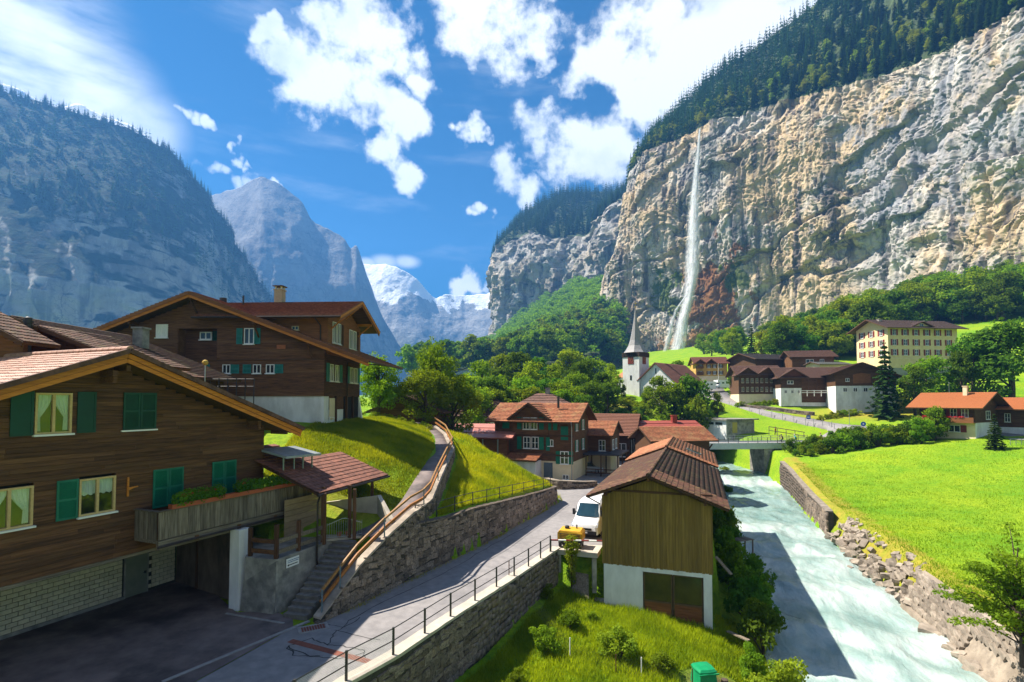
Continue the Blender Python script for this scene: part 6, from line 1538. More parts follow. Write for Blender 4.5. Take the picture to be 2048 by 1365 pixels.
# dark roofs at the left edge, behind the near chalet
def roof_only(name, label, xr, y0, y1, zr, xl, xr2, pitch, wallm, roofm, base=6.0):
    T_ = thing(name, label, 'house', (xr, y0, base))
    z = zr - base
    mb = MB(); mb.slab([(xl + .8 - xr, -1), (xr2 - .8 - xr, -1), (xr2 - .8 - xr, z - .4 - pitch * (xr2 - .8 - xr)), (0, z - .4), (xl + .8 - xr, z - .4 - pitch * (xr - xl - .8))], .9, y1 - y0 - .9); siding(mb, lambda q: (max(xl + .8 - xr, -(z - .45 - q) / pitch), min(xr2 - .8 - xr, (z - .45 - q) / pitch)), 0, z - .5, .2, y=.9); mb.build('wall', wallm, T_)
    for xe in (xl - xr, xr2 - xr):
        ze = z - pitch * abs(xe); m_ = MB(); slope_slab(m_, 0, z, xe, ze, 0, y1 - y0, .13); rf = m_.build('roof', WOOD_BROWN, T_)
        eu = Vector((-xe, 0, z - ze))
        if xe > 0: tiles(rf, (xe, 0, ze + .01), (0, 1, 0), eu, y1 - y0, eu.length, .32, .36, roofm, 150, Matrix.Translation((xr, y0, base)))
        else: m_ = MB(); courses(m_, (xe, 0, ze + .01), (0, 1, 0), eu, y1 - y0, eu.length, .36, .06); m_.build('tile_courses', roofm, rf)
        m_ = MB(); m_.bar((0, -.03, z - .1), (xe, -.03, ze - .1), .06, .2); m_.build('bargeboard', WOOD_BROWN, T_)
        m_ = MB(); m_.bar((xe * .45, .1, z - pitch * abs(xe) * .45 - .3), (xe * .3, .85, z - pitch * abs(xe) - .6), .1, .1); m_.build('brace', WOOD_REDDISH, T_)
    return T_
roof_only('dark_chalet', 'small dark gabled chalet with tiled roof just behind the timber chalet', -24.0, 26.6, 31.4, 13.75, -28.5, -19.2, .40, WOOD_BROWN, TILE_BROWN)
T_ = roof_only('tiled_chalet', 'long red-brown tiled roof between the timber chalet and the large chalet', -29.2, 30.5, 40.0, 14.9, -36, -20.6, .40, WOOD_BROWN, TILE_BROWN)
chimney(T_, 3.0, 6.5, 6.5, 9.0, .7)
T_ = roof_only('edge_chalet', 'dark plank gable end at the far left edge of the view', -26.5, 23.8, 25.8, 15.0, -31, -22.2, .55, WOOD_REDDISH, TILE_BROWN)
vp = thing('vent_stack', 'dark ribbed metal flue rising between the left roofs', 'flue', (-24.4, 26.4, 13.0))
mb = MB(); mb.lathe([(.16, -1.2), (.16, .7), (.2, .7), (.2, .78), (.16, .78), (.16, .9), (.21, .9), (.21, .98), (.16, .98), (.16, 1.15), (.05, 1.2)], 12); mb.build('pipe', METAL, vp)

# brown chalet in the centre
d = (.93, -.37); C0 = Vector((7.55, 65.6, 0)); L0 = C0 - Vector((d[0], d[1], 0)) * 10.5
W_ = []
for (x, ww) in ((1.2, .9), (4.05, .95), (5.2, .95), (7.0, .8)):
    W_ += [('f', x, 3.75, ww, 1.45, GREEN_P if x in (1.2, 7.0) else None)]
BRC = gable_house('brown_chalet', 'dark brown chalet with green shutters and orange tiled roof beside the road', tuple(L0), d, 10.5, 8.2, 7.55, 'x', .46, 1.0, 1.0,
    bands=[(-1, 2.3, CREAM), (2.3, 7.55, WOOD_DARK)], roofm=TILE_ORANGE, wins=[('f', 4.0, 3.8, .95, 1.5, None), ('f', 5.1, 3.8, .95, 1.5, None), ('f', 7.3, 4.2, .7, .8, None), ('f', 8.9, 2.0, 1.1, 1.6, GREEN_P), ('r', 1.3, 6.1, .8, 1.3, GREEN_P), ('r', 4.6, 6.1, .8, 1.3, GREEN_P), ('r', 1.3, 3.5, .8, 1.4, GREEN_P), ('r', 4.6, 3.5, .8, 1.4, GREEN_P), ('f', 9.2, .1, .8, .6, None)], barge=WOOD_BROWN)
for (x, z, w, h) in ((1.1, 6.3, .95, 1.0), (1.1, 3.6, .95, 1.6), (3.2, 3.7, .6, 1.6), (6.2, 3.7, .6, 1.6), (9.0, 5.0, .95, 1.7), (7.05, 3.6, .5, 1.7), (3.2, 6.25, .6, 1.55), (6.2, 6.25, .6, 1.55), (7.2, 6.2, .55, 1.2), (8.0, 6.2, .55, 1.2)):
    shutter(BRC, (x, -.09 if not 3 < x < 6.5 else -.24, z), 0, w, h, GREEN_P, louver=False)
g = front_gable(BRC, 4.95, 2.4, 7.75, .72, -.2, 4.2, WOOD_DARK, TILE_ORANGE, WOOD_BROWN, zbase=5.6)
for x in (4.0, 5.05): window(BRC, (x, -.25, 6.25), 0, .9, 1.5, FRAME_W)
for z in (2.95, 5.4):
    mb = MB(); mb.box(-.1, 10.6, -.14, -.03, z, z + .22); mb.build('band_board', WOOD_BROWN, BRC)
mb = MB(); mb.tube([(8.0, 2.2, 9.0), (8.0, 2.2, 10.5)], .16, 8); mb.build('flue', METAL, BRC)
mb = MB(); mb.tube([(10.6, -1.05, 7.25), (10.4, -.12, 6.7), (10.4, -.12, 0)], .06, 6); mb.build('downpipe', METAL_G, BRC)
mb = MB(); mb.add([(2.2,-2.6,2.55),(6.6,-2.6,2.55),(6.6,-.05,3.2),(2.2,-.05,3.2),(2.2,-2.6,2.4),(6.6,-2.6,2.4),(6.6,-.05,3.05),(2.2,-.05,3.05)], [(0,1,2,3),(7,6,5,4),(0,4,5,1),(1,5,6,2),(3,7,4,0)]); pr = mb.build('porch_roof', WOOD_BROWN, BRC)
mb = MB(); e = Vector((0, 2.55, .65)); courses(mb, (2.2, -2.6, 2.56), (1, 0, 0), e, 4.4, e.length, .38, .06); mb.build('tile_courses', TILE_ORANGE, pr)
mb = MB(); mb.box(2.4, 6.4, -2.3, -.04, -1, 2.4); mb.build('porch_wall', WHITE, BRC)
mb = MB(); mb.box(6.75, 7.9, -.08, -.04, 0, 2.1); mb.build('door', mat('slate_door', (.12,.15,.17), (.09,.11,.13), bump=.05, var=0), BRC)
AX = gable_house('orange_annex', 'orange tiled annex with white windows attached behind the brown chalet', tuple(C0 + Vector((.37, .93, 0)) * 8.4 + Vector((-6, 2.4, 0))), d, 9.5, 6.5, 5.4, 'x', .45, .9, .5, bands=[(-1, 2.6, CREAM), (2.6, 5.4, WOOD_DARK)], roofm=TILE_ORANGE, wins=[('r', 1.0, 3.1, 1.2, 1.4), ('r', 3.2, 3.1, 1.2, 1.4), ('f', 7.9, 3.0, .9, 1.5, None)])
CPT = thing('dark_carport', 'low dark canopy on posts between the brown chalet and the car park', 'carport', tuple(C0 + Vector((3.2, 4.4, 0))), math.atan2(d[1], d[0]))
mb = MB(); mb.box(-1.2, 3.6, -.6, 6.5, 2.75, 2.95); mb.build('roof', mat('dark_roof_sheet', (.05,.05,.06), (.035,.035,.04), rough=.5, bump=.1, var=0), CPT)
for x in (-.9, 1.1, 3.3):
    for y in (-.3, 3.0, 6.2): mb = MB(); mb.bar((x, y, -.2), (x, y, 2.76), .13); mb.build('post', WOOD_DARK_V, CPT)
mb = MB(); mb.bar((-.9, -.35, .9), (3.3, -.35, .9), .07, .12); mb.bar((-.9, -.35, .45), (3.3, -.35, .45), .07, .12); mb.build('fence_rail', WOOD_DARK, CPT)
stone_wall('low_garden_wall', 'short pale stone wall in front of the brown chalet', [(3.6, 60.4), (5.2, 59.2), (8.2, 59.8), (9.9, 61.5)], [1.1, 1.0, .8, .6], [-.05] * 4, 1, .6, .1, size=(.3, .7), maxparts=80, capmat=STONE_R)

gable_house('brown_barn', 'brown roofed barn with green posts beside the car park behind the brown chalet', (13.3, 88.5, 0.2), (.93, -.37), 6.4, 8.0, 4.4, 'x', .72, .8, 1.1, bands=[(-1, 4.0, WOOD_BROWN)], roofm=mat('rust_tile', (.20,.085,.05), (.13,.055,.035), scale=4, rough=.85, bump=.3, var=.1), wins=[('r', 1.0, 1.0, .7, 2.2, GREEN_D), ('r', 3.4, 1.0, .7, 2.2, GREEN_D), ('f', 4.2, .5, 1.6, 2.2, None)])
gable_house('low_brown_house', 'low brown tiled house between the annex and the brown barn', (10.8, 84.5, 0), (.93, -.37), 3.6, 5.5, 3.6, 'x', .6, .7, .6, bands=[(-1, 3.6, WOOD_BROWN)], roofm=TILE_DULL, wins=[('f', 2.0, 1.0, 1.0, 1.2, None)])
RW = gable_house('red_roof_shed', 'long shed with pale red sheet roof behind the grass bank', (-8.4, 69.5, 2.2), (.97, -.24), 8.0, 8.5, 3.1, 'x', .30, 1.0, .9, bands=[(-2, 3.1, WOOD_REDDISH)], roofm=mat('pale_red_sheet', (.46,.19,.15), (.38,.14,.11), scale=2, rough=.5, bump=.1, var=.05), tilestep=1.6, barge=RED_P)
for x in (1, 3, 5, 7): mb = MB(); mb.bar((x, -.8, -1.5), (x, -.8, 2.95), .14); mb.build('post', METAL_G, RW)
hip_house('hip_roof_house', 'cream house under a dull brown hip roof, left of the brown chalet', (-9.8, 88, 2.5), (.97, -.2), 10.0, 9, 4.8, 2.8, 1.0, TILE_DULL, CREAM, .3, False, wins=[('f', 2, 2.4, 1, 1.4, WOOD_BROWN), ('f', 6, 2.4, 1, 1.4, WOOD_BROWN)])
hip_house('brown_hip_house', 'house with brown hip roof and square chimney directly behind the brown chalet', (-2.0, 92, 1.0), (.95, -.3), 13.0, 11, 6.2, 4.0, 1.2, TILE_DULL, CREAM, .2, True, wins=[('f', 2, 3, 1, 1.4, WOOD_BROWN)])
SH = gable_house('dark_shed', 'dark wooden shed in the shade of the big tree', (-17.2, 67, 6.9), (.98, -.2), 8.0, 6, 1.9, 'y', .42, 1.2, 1.0, bands=[(-1, 1.9, WOOD_DARK)], roofm=TILE_DULL)
mb = MB(); mb.bar((-4.5, -2.0, .2), (-.5, -1.5, .5), .25, .9); tag(mb.build('log_pile', WOOD_GREY_H), 'low pile of boards in front of the dark shed', 'timber').location = (-17.2, 67, 6.9)
# cabin behind the barn
CB = gable_house('tiled_cabin', 'brown cabin with wide orange tiled roof just past the barn by the bridge', (20.2, 76.2, 0), (.985, .17), 9.0, 6.0, 4.5, 'x', .45, 1.2, .7, bands=[(-1.5, 4.5, WOOD_BROWN)], roofm=TILE_ORANGE, wins=[('f', 1.5, 1.2, 1.0, 1.2)])
for x in (0.2, 8.8): mb = MB(); mb.bar((x, -.02, 2.7), (x, -1.1, 3.6), .14, .16); mb.build('brace', WOOD_BROWN, CB)
CB2 = gable_house('red_roof_cabin', 'cabin with dark red sheet roof behind the tiled cabin', (21.8, 87, .6), (.99, .12), 9.8, 6.5, 4.6, 'x', .34, .8, .6, bands=[(-1.5, 4.6, WOOD_BROWN)], roofm=mat('dark_red_sheet', (.28,.06,.04), (.2,.045,.03), scale=2, rough=.6, bump=.1, var=.05), tilestep=1.4, barge=RED_P)
chimney(CB2, 6.2, 2.4, 5.3, 6.7, .8, RED_P)

# ------------------------------------------------------------------ church
CHU = thing('church', 'white church with slender grey spire and red clock faces on the knoll', 'church', (29.2, 138.5, 11.0), math.atan2(-.7, .714))
mb = MB(); mb.box(0, 4.9, 0, 4.9, -2, 10.2); mb.build('tower_wall', WHITE, CHU)
DARKB = mat('belfry_timber', (.06,.035,.025), (.04,.024,.018), bump=.2, var=0)
mb = MB(); mb.box(-.12, 5.02, -.12, 5.02, 10.2, 11.4); mb.build('belfry', DARKB, CHU)
for k in range(6):
    mb = MB(); mb.box(.3 + k * .75, .8 + k * .75, -.16, -.12, 10.35, 11.2); mb.build('louver', mat('belfry_gap', (.02,.016,.014), (.015,.012,.01), bump=0, var=0), CHU)
sp = MB(); prof = [(3.25, 0), (2.65, .75), (1.95, 1.9), (1.45, 3.4), (1.0, 5.6), (.55, 8.2), (.16, 11.2), (.03, 12.2)]
vs = []; fs = []
for (r, z) in prof:
    for k in range(8):
        a = math.pi / 8 + k * math.pi / 4; sq = 1.0 if z > 2 else 1.0
        rr_ = r * (1.0 if k % 1 == 0 else 1); vs.append((2.45 + rr_ * math.cos(a), 2.45 + rr_ * math.sin(a), 11.4 + z))
for i in range(len(prof) - 1):
    for k in range(8): fs.append((i*8+k, i*8+(k+1)%8, (i+1)*8+(k+1)%8, (i+1)*8+k))
fs.append(tuple(reversed(range(8)))); sp.add(vs, fs); spo = sp.build('spire', mat('grey_shingle', (.30,.29,.29), (.21,.20,.21), scale=3, stretch=(1,1,3), rough=.6, bump=.4, var=0), CHU)
mb = MB(); mb.tube([(2.45, 2.45, 23.4), (2.45, 2.45, 25.2)], .05, 6); mb.box(2.0, 2.9, 2.41, 2.49, 24.5, 24.62); mb.lathe([(.02, -.2), (.18, -.1), (.18, .1), (.02, .2)], 8, (2.45, 2.45, 23.7)); mb.build('cross', mat('gilt', (.5,.35,.1), (.4,.27,.07), metallic=.7, rough=.4, var=0), spo)
for (x, y, rz) in ((2.45, -.03, 0), (4.93, 2.45, math.pi / 2), (-.03, 2.45, -math.pi / 2)):
    ck = link('clock_face', None, CHU, (x, y, 9.2), (0, 0, rz)); mb = MB(); mb.box(-.85, .85, -.05, -.0, -.85, .95); mb.build('panel', RED_P, ck)
    mb = MB(); n = 16
    for k in range(n): a = 2 * math.pi * k / n; mb.box(.62 * math.cos(a) - .05, .62 * math.cos(a) + .05, -.08, -.052, .05 + .62 * math.sin(a) - .05, .05 + .62 * math.sin(a) + .05)
    mb.bar((0, -.08, .05), (.28, -.08, .38), .06, .07, up=(0,1,0)); mb.bar((0, -.085, .05), (-.1, -.085, .55), .05, .06, up=(0,1,0)); mb.build('dial', mat('gilt', (.5,.35,.1)), ck)
mb = MB(); mb.box(2.2, 2.7, -.05, .0, 4.2, 5.4); mb.build('slit_window', PANE, CHU)
NV = [(5.1, -.6), (14.6, -.6)]
mb = MB(); mb.slab([(5.0, -2), (14.6, -2), (14.6, 3.6), (9.4, 8.2), (5.0, 4.6)], .4, 16); mb.build('nave_wall', WHITE, CHU)
CHT = mat('church_tile', (.20,.085,.06), (.13,.06,.045), scale=4, rough=.8, bump=.3, var=0)
for (xe, ze) in ((4.2, 3.95), (15.3, 3.0)):
    m_ = MB(); slope_slab(m_, 9.4, 8.45, xe, ze, -.1, 16.5, .16); rf = m_.build('nave_roof', CHT, CHU); eu = Vector((9.4 - xe, 0, 8.45 - ze)); m_ = MB(); courses(m_, (xe, -.1, ze + .01), (0, 1, 0), eu, 16.6, eu.length, .5, .06); m_.build('tile_courses', CHT, rf)
mb = MB(); mb.box(9.25, 9.55, .36, .4, 5.6, 7.0); mb.build('slit_window', PANE, CHU)
mb = MB(); mb.box(-2.6, -.02, 1.2, 8, -2, 5.2); mb.build('side_wall', WHITE, CHU)
mb = MB(); mb.add([(-3.0, .9, 5.0), (.0, .9, 5.0), (0, 8.2, 5.0), (-3.0, 8.2, 5.0), (-.0, 2.6, 7.6), (-.0, 6.4, 7.6)], [(0,1,4),(0,4,5,3),(2,3,5),(3,2,1,0)]); mb.build('side_roof', TILE_FLAT, CHU)
for k in range(2): mb = MB(); mb.box(-2.0 + k * 1.1, -1.5 + k * 1.1, 1.15, 1.2, 1.0, 3.6); mb.build('side_window', PANE, CHU)

# ------------------------------------------------------------------ upper village
YC = gable_house('yellow_chalet', 'small chalet with ochre front and three reddish gables below the meadow', tuple(D(1392, 764, 184)), (.99, -.12), 10.5, 9, 6.6, 'x', .5, .9, .8, bands=[(-2, 2.0, CREAM), (2.0, 6.6, mat('ochre_render', (.55,.33,.09), (.45,.26,.07), scale=1, bump=.1, var=0))], roofm=TILE_RED,
    wins=[('f', x, z, .8, 1.2, WOOD_BROWN) for x in (1.3, 4.0, 5.9, 8.0) for z in (2.5, 4.8)] + [('r', 2, 2.4, .9, 1.2, None)])
for xc in (1.4, 5.0): front_gable(YC, xc, 1.9, 6.3, .75, -.3, 4.5, WOOD_BROWN, TILE_RED, WOOD_REDDISH)
mb = MB(); mb.box(.0, 2.4, -1.1, -.05, 2.3, 3.4); mb.box(.0, 2.4, -1.1, -.05, 4.6, 5.4); mb.build('balcony', WOOD_BROWN, YC)
FA = gable_house('timbered_farmhouse', 'long half-timbered farmhouse with rows of pale windows above the road', tuple(D(1478, 797, 151)), (.985, -.17), 11.2, 11, 7.0, 'x', .45, 1.3, 1.0, bands=[(-2, 1.2, CREAM), (1.2, 7.0, WOOD_BROWN)], roofm=TILE_DULL,
    wins=[('f', .7 + k * 1.28, z, .72, 1.3, None, mat('cream_frame', (.62,.52,.34), (.55,.45,.29), bump=.03, var=.05)) for k in range(8) for z in (1.9, 4.4)])
for k in range(9): mb = MB(); mb.box(.3 + k * 1.3, .45 + k * 1.3, -.12, -.04, 1.2, 6.9); mb.build('stud', WOOD_DARK_V, FA)
for z in (1.2, 3.7, 6.2): mb = MB(); mb.box(-.1, 11.3, -.14, -.04, z, z + .18); mb.build('beam', WOOD_DARK, FA)
for xc in (2.3, 7.6): front_gable(FA, xc, 2.3, 6.9, .7, -.6, 5.5, WOOD_DARK, TILE_DULL, WOOD_BROWN, over=.9)
FB2 = gable_house('white_based_farmhouse', 'brown roofed farmhouse with white lower wall and a dark veranda', tuple(D(1562, 798, 143)), (.985, -.17), 17.0, 11, 6.0, 'x', .48, 1.2, 1.0, bands=[(-2, 2.9, WHITE), (2.9, 6.0, WOOD_BROWN)], roofm=mat('umber_tile', (.115,.06,.042), (.08,.042,.03), scale=4, rough=.85, bump=.3, var=.05),
    wins=[('f', .9, 1.5, .6, .8, None), ('f', 2.6, 1.5, .6, .8, None), ('f', 4.3, 1.5, .6, .8, None), ('f', 1.6, 4.0, 1.6, .9, None)])
front_gable(FB2, 3.1, 3.2, 5.9, .62, -.4, 6, mat('red_brown_board', (.17,.06,.035), (.11,.04,.025), scale=3, stretch=(6,6,.5), bump=.3, var=0), mat('umber_tile', (.115,.06,.042)), WOOD_BROWN, over=1.0)
mb = MB(); mb.box(5.2, 17.1, -.12, -.03, -1.0, 5.6); mb.build('veranda', WOOD_DARK, FB2)
for k in range(6): mb = MB(); mb.box(6.6 + k * 2.05, 6.78 + k * 2.05, -1.1, -.9, 0, 5.6); mb.build('post', WOOD_DARK_V, FB2)
FN = thing('white_fence', 'white rail fence along the veranda terrace of the farmhouse', 'fence', tuple(D(1600, 790, 140)), math.atan2(-.17, .985))
for z in (.5, 1.0): mb = MB(); mb.box(0, 10.5, -.04, .04, z, z + .14); mb.build('rail', FRAME_W, FN)
for k in range(7): mb = MB(); mb.box(k * 1.72, k * 1.72 + .12, -.07, .07, -.4, 1.2); mb.build('post', FRAME_W, FN)
gable_house('grey_roof_house', 'house with wide grey roof rising behind the farmhouses', tuple(D(1512, 760, 172)), (.95, .31), 15, 13, 7.0, 'x', .32, 1.2, 1.2, bands=[(-3, 7.0, WOOD_BROWN)], roofm=TILE_GREY, wins=[('r', 4, 4, 2.5, 1.5, None)])
gable_house('dark_gable_house', 'dark house with a white window behind the farmhouse roofs', tuple(D(1585, 760, 166)), (.98, -.2), 12, 10, 7.4, 'x', .4, 1.2, 1.0, bands=[(-3, 7.4, WOOD_DARK)], roofm=TILE_DULL, wins=[('f', 4, 5.2, 2.2, 1.2, None), ('f', 8, 5.2, 1.2, 1.2, None)])
gable_house('pale_roof_shed', 'low shed with pale grey roof beside the yellow hotel', tuple(D(1640, 752, 158)), (.98, .15), 10, 6, 3.5, 'x', .25, .8, .8, bands=[(-3, 3.5, CREAM)], roofm=mat('pale_sheet', (.38,.37,.35), (.32,.31,.3), scale=2, rough=.5, bump=.1, var=0))
WBN = gable_house('white_based_barn', 'barn with white lower wall and dark plank gable beside a spruce', tuple(D(1672, 805, 132)), (.95, -.3), 13, 14, 7.4, 'y', .42, 1.3, 1.6, bands=[(-3, 4.1, WHITE), (4.1, 7.4, WOOD_DARK)], roofm=TILE_DULL, wins=[('f', x, 2.6, .9, 1.0, None) for x in (1.6, 3.8, 6.0)] + [('f', 2.2, 5.2, .8, .8, None)], ridge_at=.42)
mb = MB(); mb.slab([(3.8, 4.7), (7.6, 4.7), (7.6, 6.9), (5.7, 7.3), (3.8, 6.9)], -.16, -.06); mb.build('plank_panel', WOOD_REDDISH, WBN)

hd = (.99, .127); HC = Vector((107.6, 150, 17.6))
hw_ = []
for z in (11.0, 8.1, 5.2):
    for k in range(6): hw_.append(('f', 1.4 + k * 3.5, z - .0, 1.15, 1.75, RED_P))
for z in (11.0, 8.1, 5.2):
    for k in range(3): hw_.append(('l', 1.6 + k * 3.5, z, 1.15, 1.75, RED_P))
for k in (3, 4, 5): hw_.append(('f', 1.4 + k * 3.5, 2.0, 1.15, 1.5, WOOD_BROWN))
HT = gable_house('yellow_hotel', 'four storey yellow hotel with dark red shutters on the hillside', tuple(HC), hd, 22.4, 11.5, 13.6, 'x', .43, 1.9, 1.9, bands=[(-5, 1.6, mat('grey_plinth', (.36,.36,.34), (.28,.28,.27), scale=1, bump=.1, var=0)), (1.6, 13.6, YELLOW_R)], roofm=mat('plum_tile', (.13,.085,.075), (.09,.06,.055), scale=4, rough=.8, bump=.3, var=0), wins=hw_, tilestep=.5)
front_gable(HT, 10.5, 3.4, 13.4, .42, -.3, 6, YELLOW_R, mat('plum_tile', (.13,.085,.075)), WOOD_BROWN, over=1.2)
window(HT, (10.0, -.34, 13.6), 0, 1.2, .8, FRAME_W)
mb = MB(); mb.box(-.1, 22.6, -.12, -.04, 4.25, 4.5); mb.build('string_course', CREAM, HT)
chimney(HT, -0.0 + 1.5, 4.5, 14.5, 16.2, .9); chimney(HT, 17, 5, 14.6, 16.0, .8)
mb = MB(); mb.box(22.45, 24.0, 1.5, 10, 7.6, 7.8); mb.box(23.9, 24.0, 1.5, 10, 7.8, 8.8); mb.box(22.45, 24.0, 1.5, 10, 10.4, 10.6); mb.build('balcony', WOOD_BROWN, HT)

rd = (.5, -.866); RC = Vector((79.0, 90.0, 4.0)); RLc = RC - Vector((rd[0], rd[1], 0)) * 8.0
RH = gable_house('orange_roof_house', 'dark timber house with clean orange roof and flower balcony on the right', tuple(RLc), rd, 8.0, 9.5, 5.1, 'x', .44, 1.5, 1.6, bands=[(-2, 2.1, CREAM), (2.1, 5.1, WOOD_DARK)], roofm=TILE_FLAT,
    wins=[('f', 1.3, 3.0, 1.5, 1.5, RED_P), ('f', 4.6, 3.0, 1.0, 1.5, RED_P), ('f', 6.2, 3.0, 1.0, 1.5, None), ('f', 4.3, .4, 1.7, 1.2, RED_P), ('r', 4.5, 2.6, 1.8, 1.5, None)])
mb = MB(); mb.box(8.03, 8.10, -.02, 9.4, -2, 2.05); mb.build('white_side', WHITE, RH)
mb = MB(); mb.box(-.2, 8.2, -1.1, -.05, 2.05, 2.2); mb.box(-.2, 8.2, -1.1, -1.02, 2.2, 3.0); mb.build('balcony', WOOD_REDDISH, RH)
chimney(RH, 5.6, 3.6, 6.6, 8.4, .6, CREAM)
V, F = leaf_cloud(RG, [(1.2 + k * .9, -1.1, 3.05) for k in range(7)], [(.4, .15, .18)] * 7, 350, .09); link('balcony_flowers', np_mesh('balcony_flowers', V, F, RED_FLOWER), RH)
RA = gable_house('house_annex', 'smaller orange roofed wing at the right edge beside the orange roof house', tuple(RC + Vector((.866, .5, 0)) * 9.6 - Vector((rd[0], rd[1], 0)) * .5), rd, 7.0, 8, 4.6, 'x', .42, 1.0, 1.2, bands=[(-2.5, 1.2, WHITE), (1.2, 4.6, WOOD_DARK)], roofm=TILE_FLAT, wins=[('f', 1.5, 2.1, .8, 1.5, None), ('f', 4.5, 2.1, .8, 1.5, None)])

bd = (.9, .436); BKC = D(1453, 866, 117.5)
BK = thing('concrete_bunker', 'low flat-roofed concrete building with a yellow door set into the grass bank', 'building', tuple(BKC), 0)
q = Vector((-.55, .835, 0)); p = Vector((.93, .37, 0))
def quadprism(nm, pts, z0, z1, m, par): 
    mb = MB(); mb.prism([(a.x, a.y) for a in pts], z0, z1); return mb.build(nm, m, par)
Z0 = Vector((0, 0, 0))
quadprism('front_wall', [Z0, p * 8.2, p * 8.2 + q * 5, q * 5], -1.5, 2.75, CONCRETE, BK)
quadprism('white_wall', [Z0 - p * .06, Z0 + p * .3, q * 12.6 + p * .3, q * 12.6 - p * .06], -1.5, 2.70, WHITE, BK)
quadprism('roof_slab', [Z0 - p * .5 - q * .5, p * 9.0 - q * .5, p * 9.0 + q * 6, q * 13.2 + p * 6, q * 13.2 - p * .5], 2.75, 3.05, CONCRETE, BK)
mb = MB(); a = math.atan2(p.y, p.x); mb.box(1.7, 3.1, -.06, -.005, -.1, 2.3); mb.build('door', mat('yellow_door', (.45,.36,.09), (.38,.3,.07), bump=.05, var=0), BK, rot=(0, 0, a))
for s in (1.0, 3.2, 6.0, 8.5): mb = MB(); mb.box(s, s + 1.7, -.06, .01, 1.7, 2.25); mb.build('window', PANE, BK, rot=(0, 0, math.atan2(q.y, q.x) + math.pi), loc=q * (2 * s + 1.7) * 1.0 - p * .07)
a, b = D(1474, 806, 147), D(1628, 822, 133); tw_ = [(a.x + (b.x - a.x) * k / 5, a.y + (b.y - a.y) * k / 5) for k in range(6)]
stone_wall('terrace_wall', 'long dry stone terrace wall below the farmhouses beside the upper road', tw_, [gz(*q) + 1.0 for q in tw_], [gz(*q) - .3 for q in tw_], 1, .6, .12, size=(.6, 1.2), hgt=(.35, .6), maxparts=60, capmat=STONE_R)
# ------------------------------------------------------------------ vehicles
PAINT_WHITE = mat('white_paint', (.78,.79,.80), (.74,.75,.76), scale=1, rough=.3, bump=.0, var=.03, coat=.5, spec=.5)
SCREEN = mat('windscreen', (.02,.05,.065), (.012,.03,.04), scale=.8, rough=.05, bump=0, spec=.9, var=0)
PLASTIC = mat('black_plastic', (.03,.03,.032), (.02,.02,.022), scale=4, rough=.55, bump=.05, var=0)
CHROME = mat('lamp_glass', (.55,.57,.6), (.4,.42,.45), scale=8, rough=.1, bump=0, var=0, metallic=.4)
def wheel(parent, x, y, r, w):
    o = link('wheel', None, parent, (x, y, r), (0, 0, 0))
    def cyl(prof, m, nm):
        mb = MB(); vs = []; fs = []; n = 18
        for (rad, xx) in prof: vs += [(xx, rad * math.cos(2*math.pi*k/n), rad * math.sin(2*math.pi*k/n)) for k in range(n)]
        for i in range(len(prof) - 1):
            for k in range(n): fs.append((i*n+k, i*n+(k+1)%n, (i+1)*n+(k+1)%n, (i+1)*n+k))
        fs.append(tuple(range(n))); fs.append(tuple(reversed(range((len(prof)-1)*n, len(prof)*n)))); mb.add(vs, fs); return mb.build(nm, m, o)
    cyl([(r * .9, -w/2), (r, -w/2 + .03), (r, w/2 - .03), (r * .9, w/2)], RUBBER, 'tyre'); cyl([(r * .6, -w/2 - .012), (r * .62, 0), (r * .6, w/2 + .012)], METAL_G, 'rim')
def loft(sections, m, name, parent, smooth=True, caps=True):
    """sections: list of rings with equal vertex counts"""
    mb = MB(); n = len(sections[0]); vs = [p for s in sections for p in s]; fs = []
    for i in range(len(sections) - 1):
        for k in range(n): fs.append((i*n+k, i*n+(k+1)%n, (i+1)*n+(k+1)%n, (i+1)*n+k))
    if caps: fs.append(tuple(reversed(range(n)))); fs.append(tuple(range((len(sections)-1)*n, len(sections)*n)))
    mb.add(vs, fs); o = mb.build(name, m, parent)
    if smooth: o.data.polygons.foreach_set('use_smooth', [True] * len(fs)); o.data.set_sharp_from_angle(angle=R(35))
    return o
def ring(y, w, z0, z1, shoulder=.08, tumble=0.0):
    a, b = w / 2, w / 2 - tumble
    return [(-a, y, z0 + .06), (-a + .06, y, z0), (a - .06, y, z0), (a, y, z0 + .06), (a, y, z0 + (z1 - z0) * .45), (b, y, z1 - shoulder), (b - shoulder * 1.1, y, z1), (-b + shoulder * 1.1, y, z1), (-b, y, z1 - shoulder), (-a, y, z0 + (z1 - z0) * .45)]
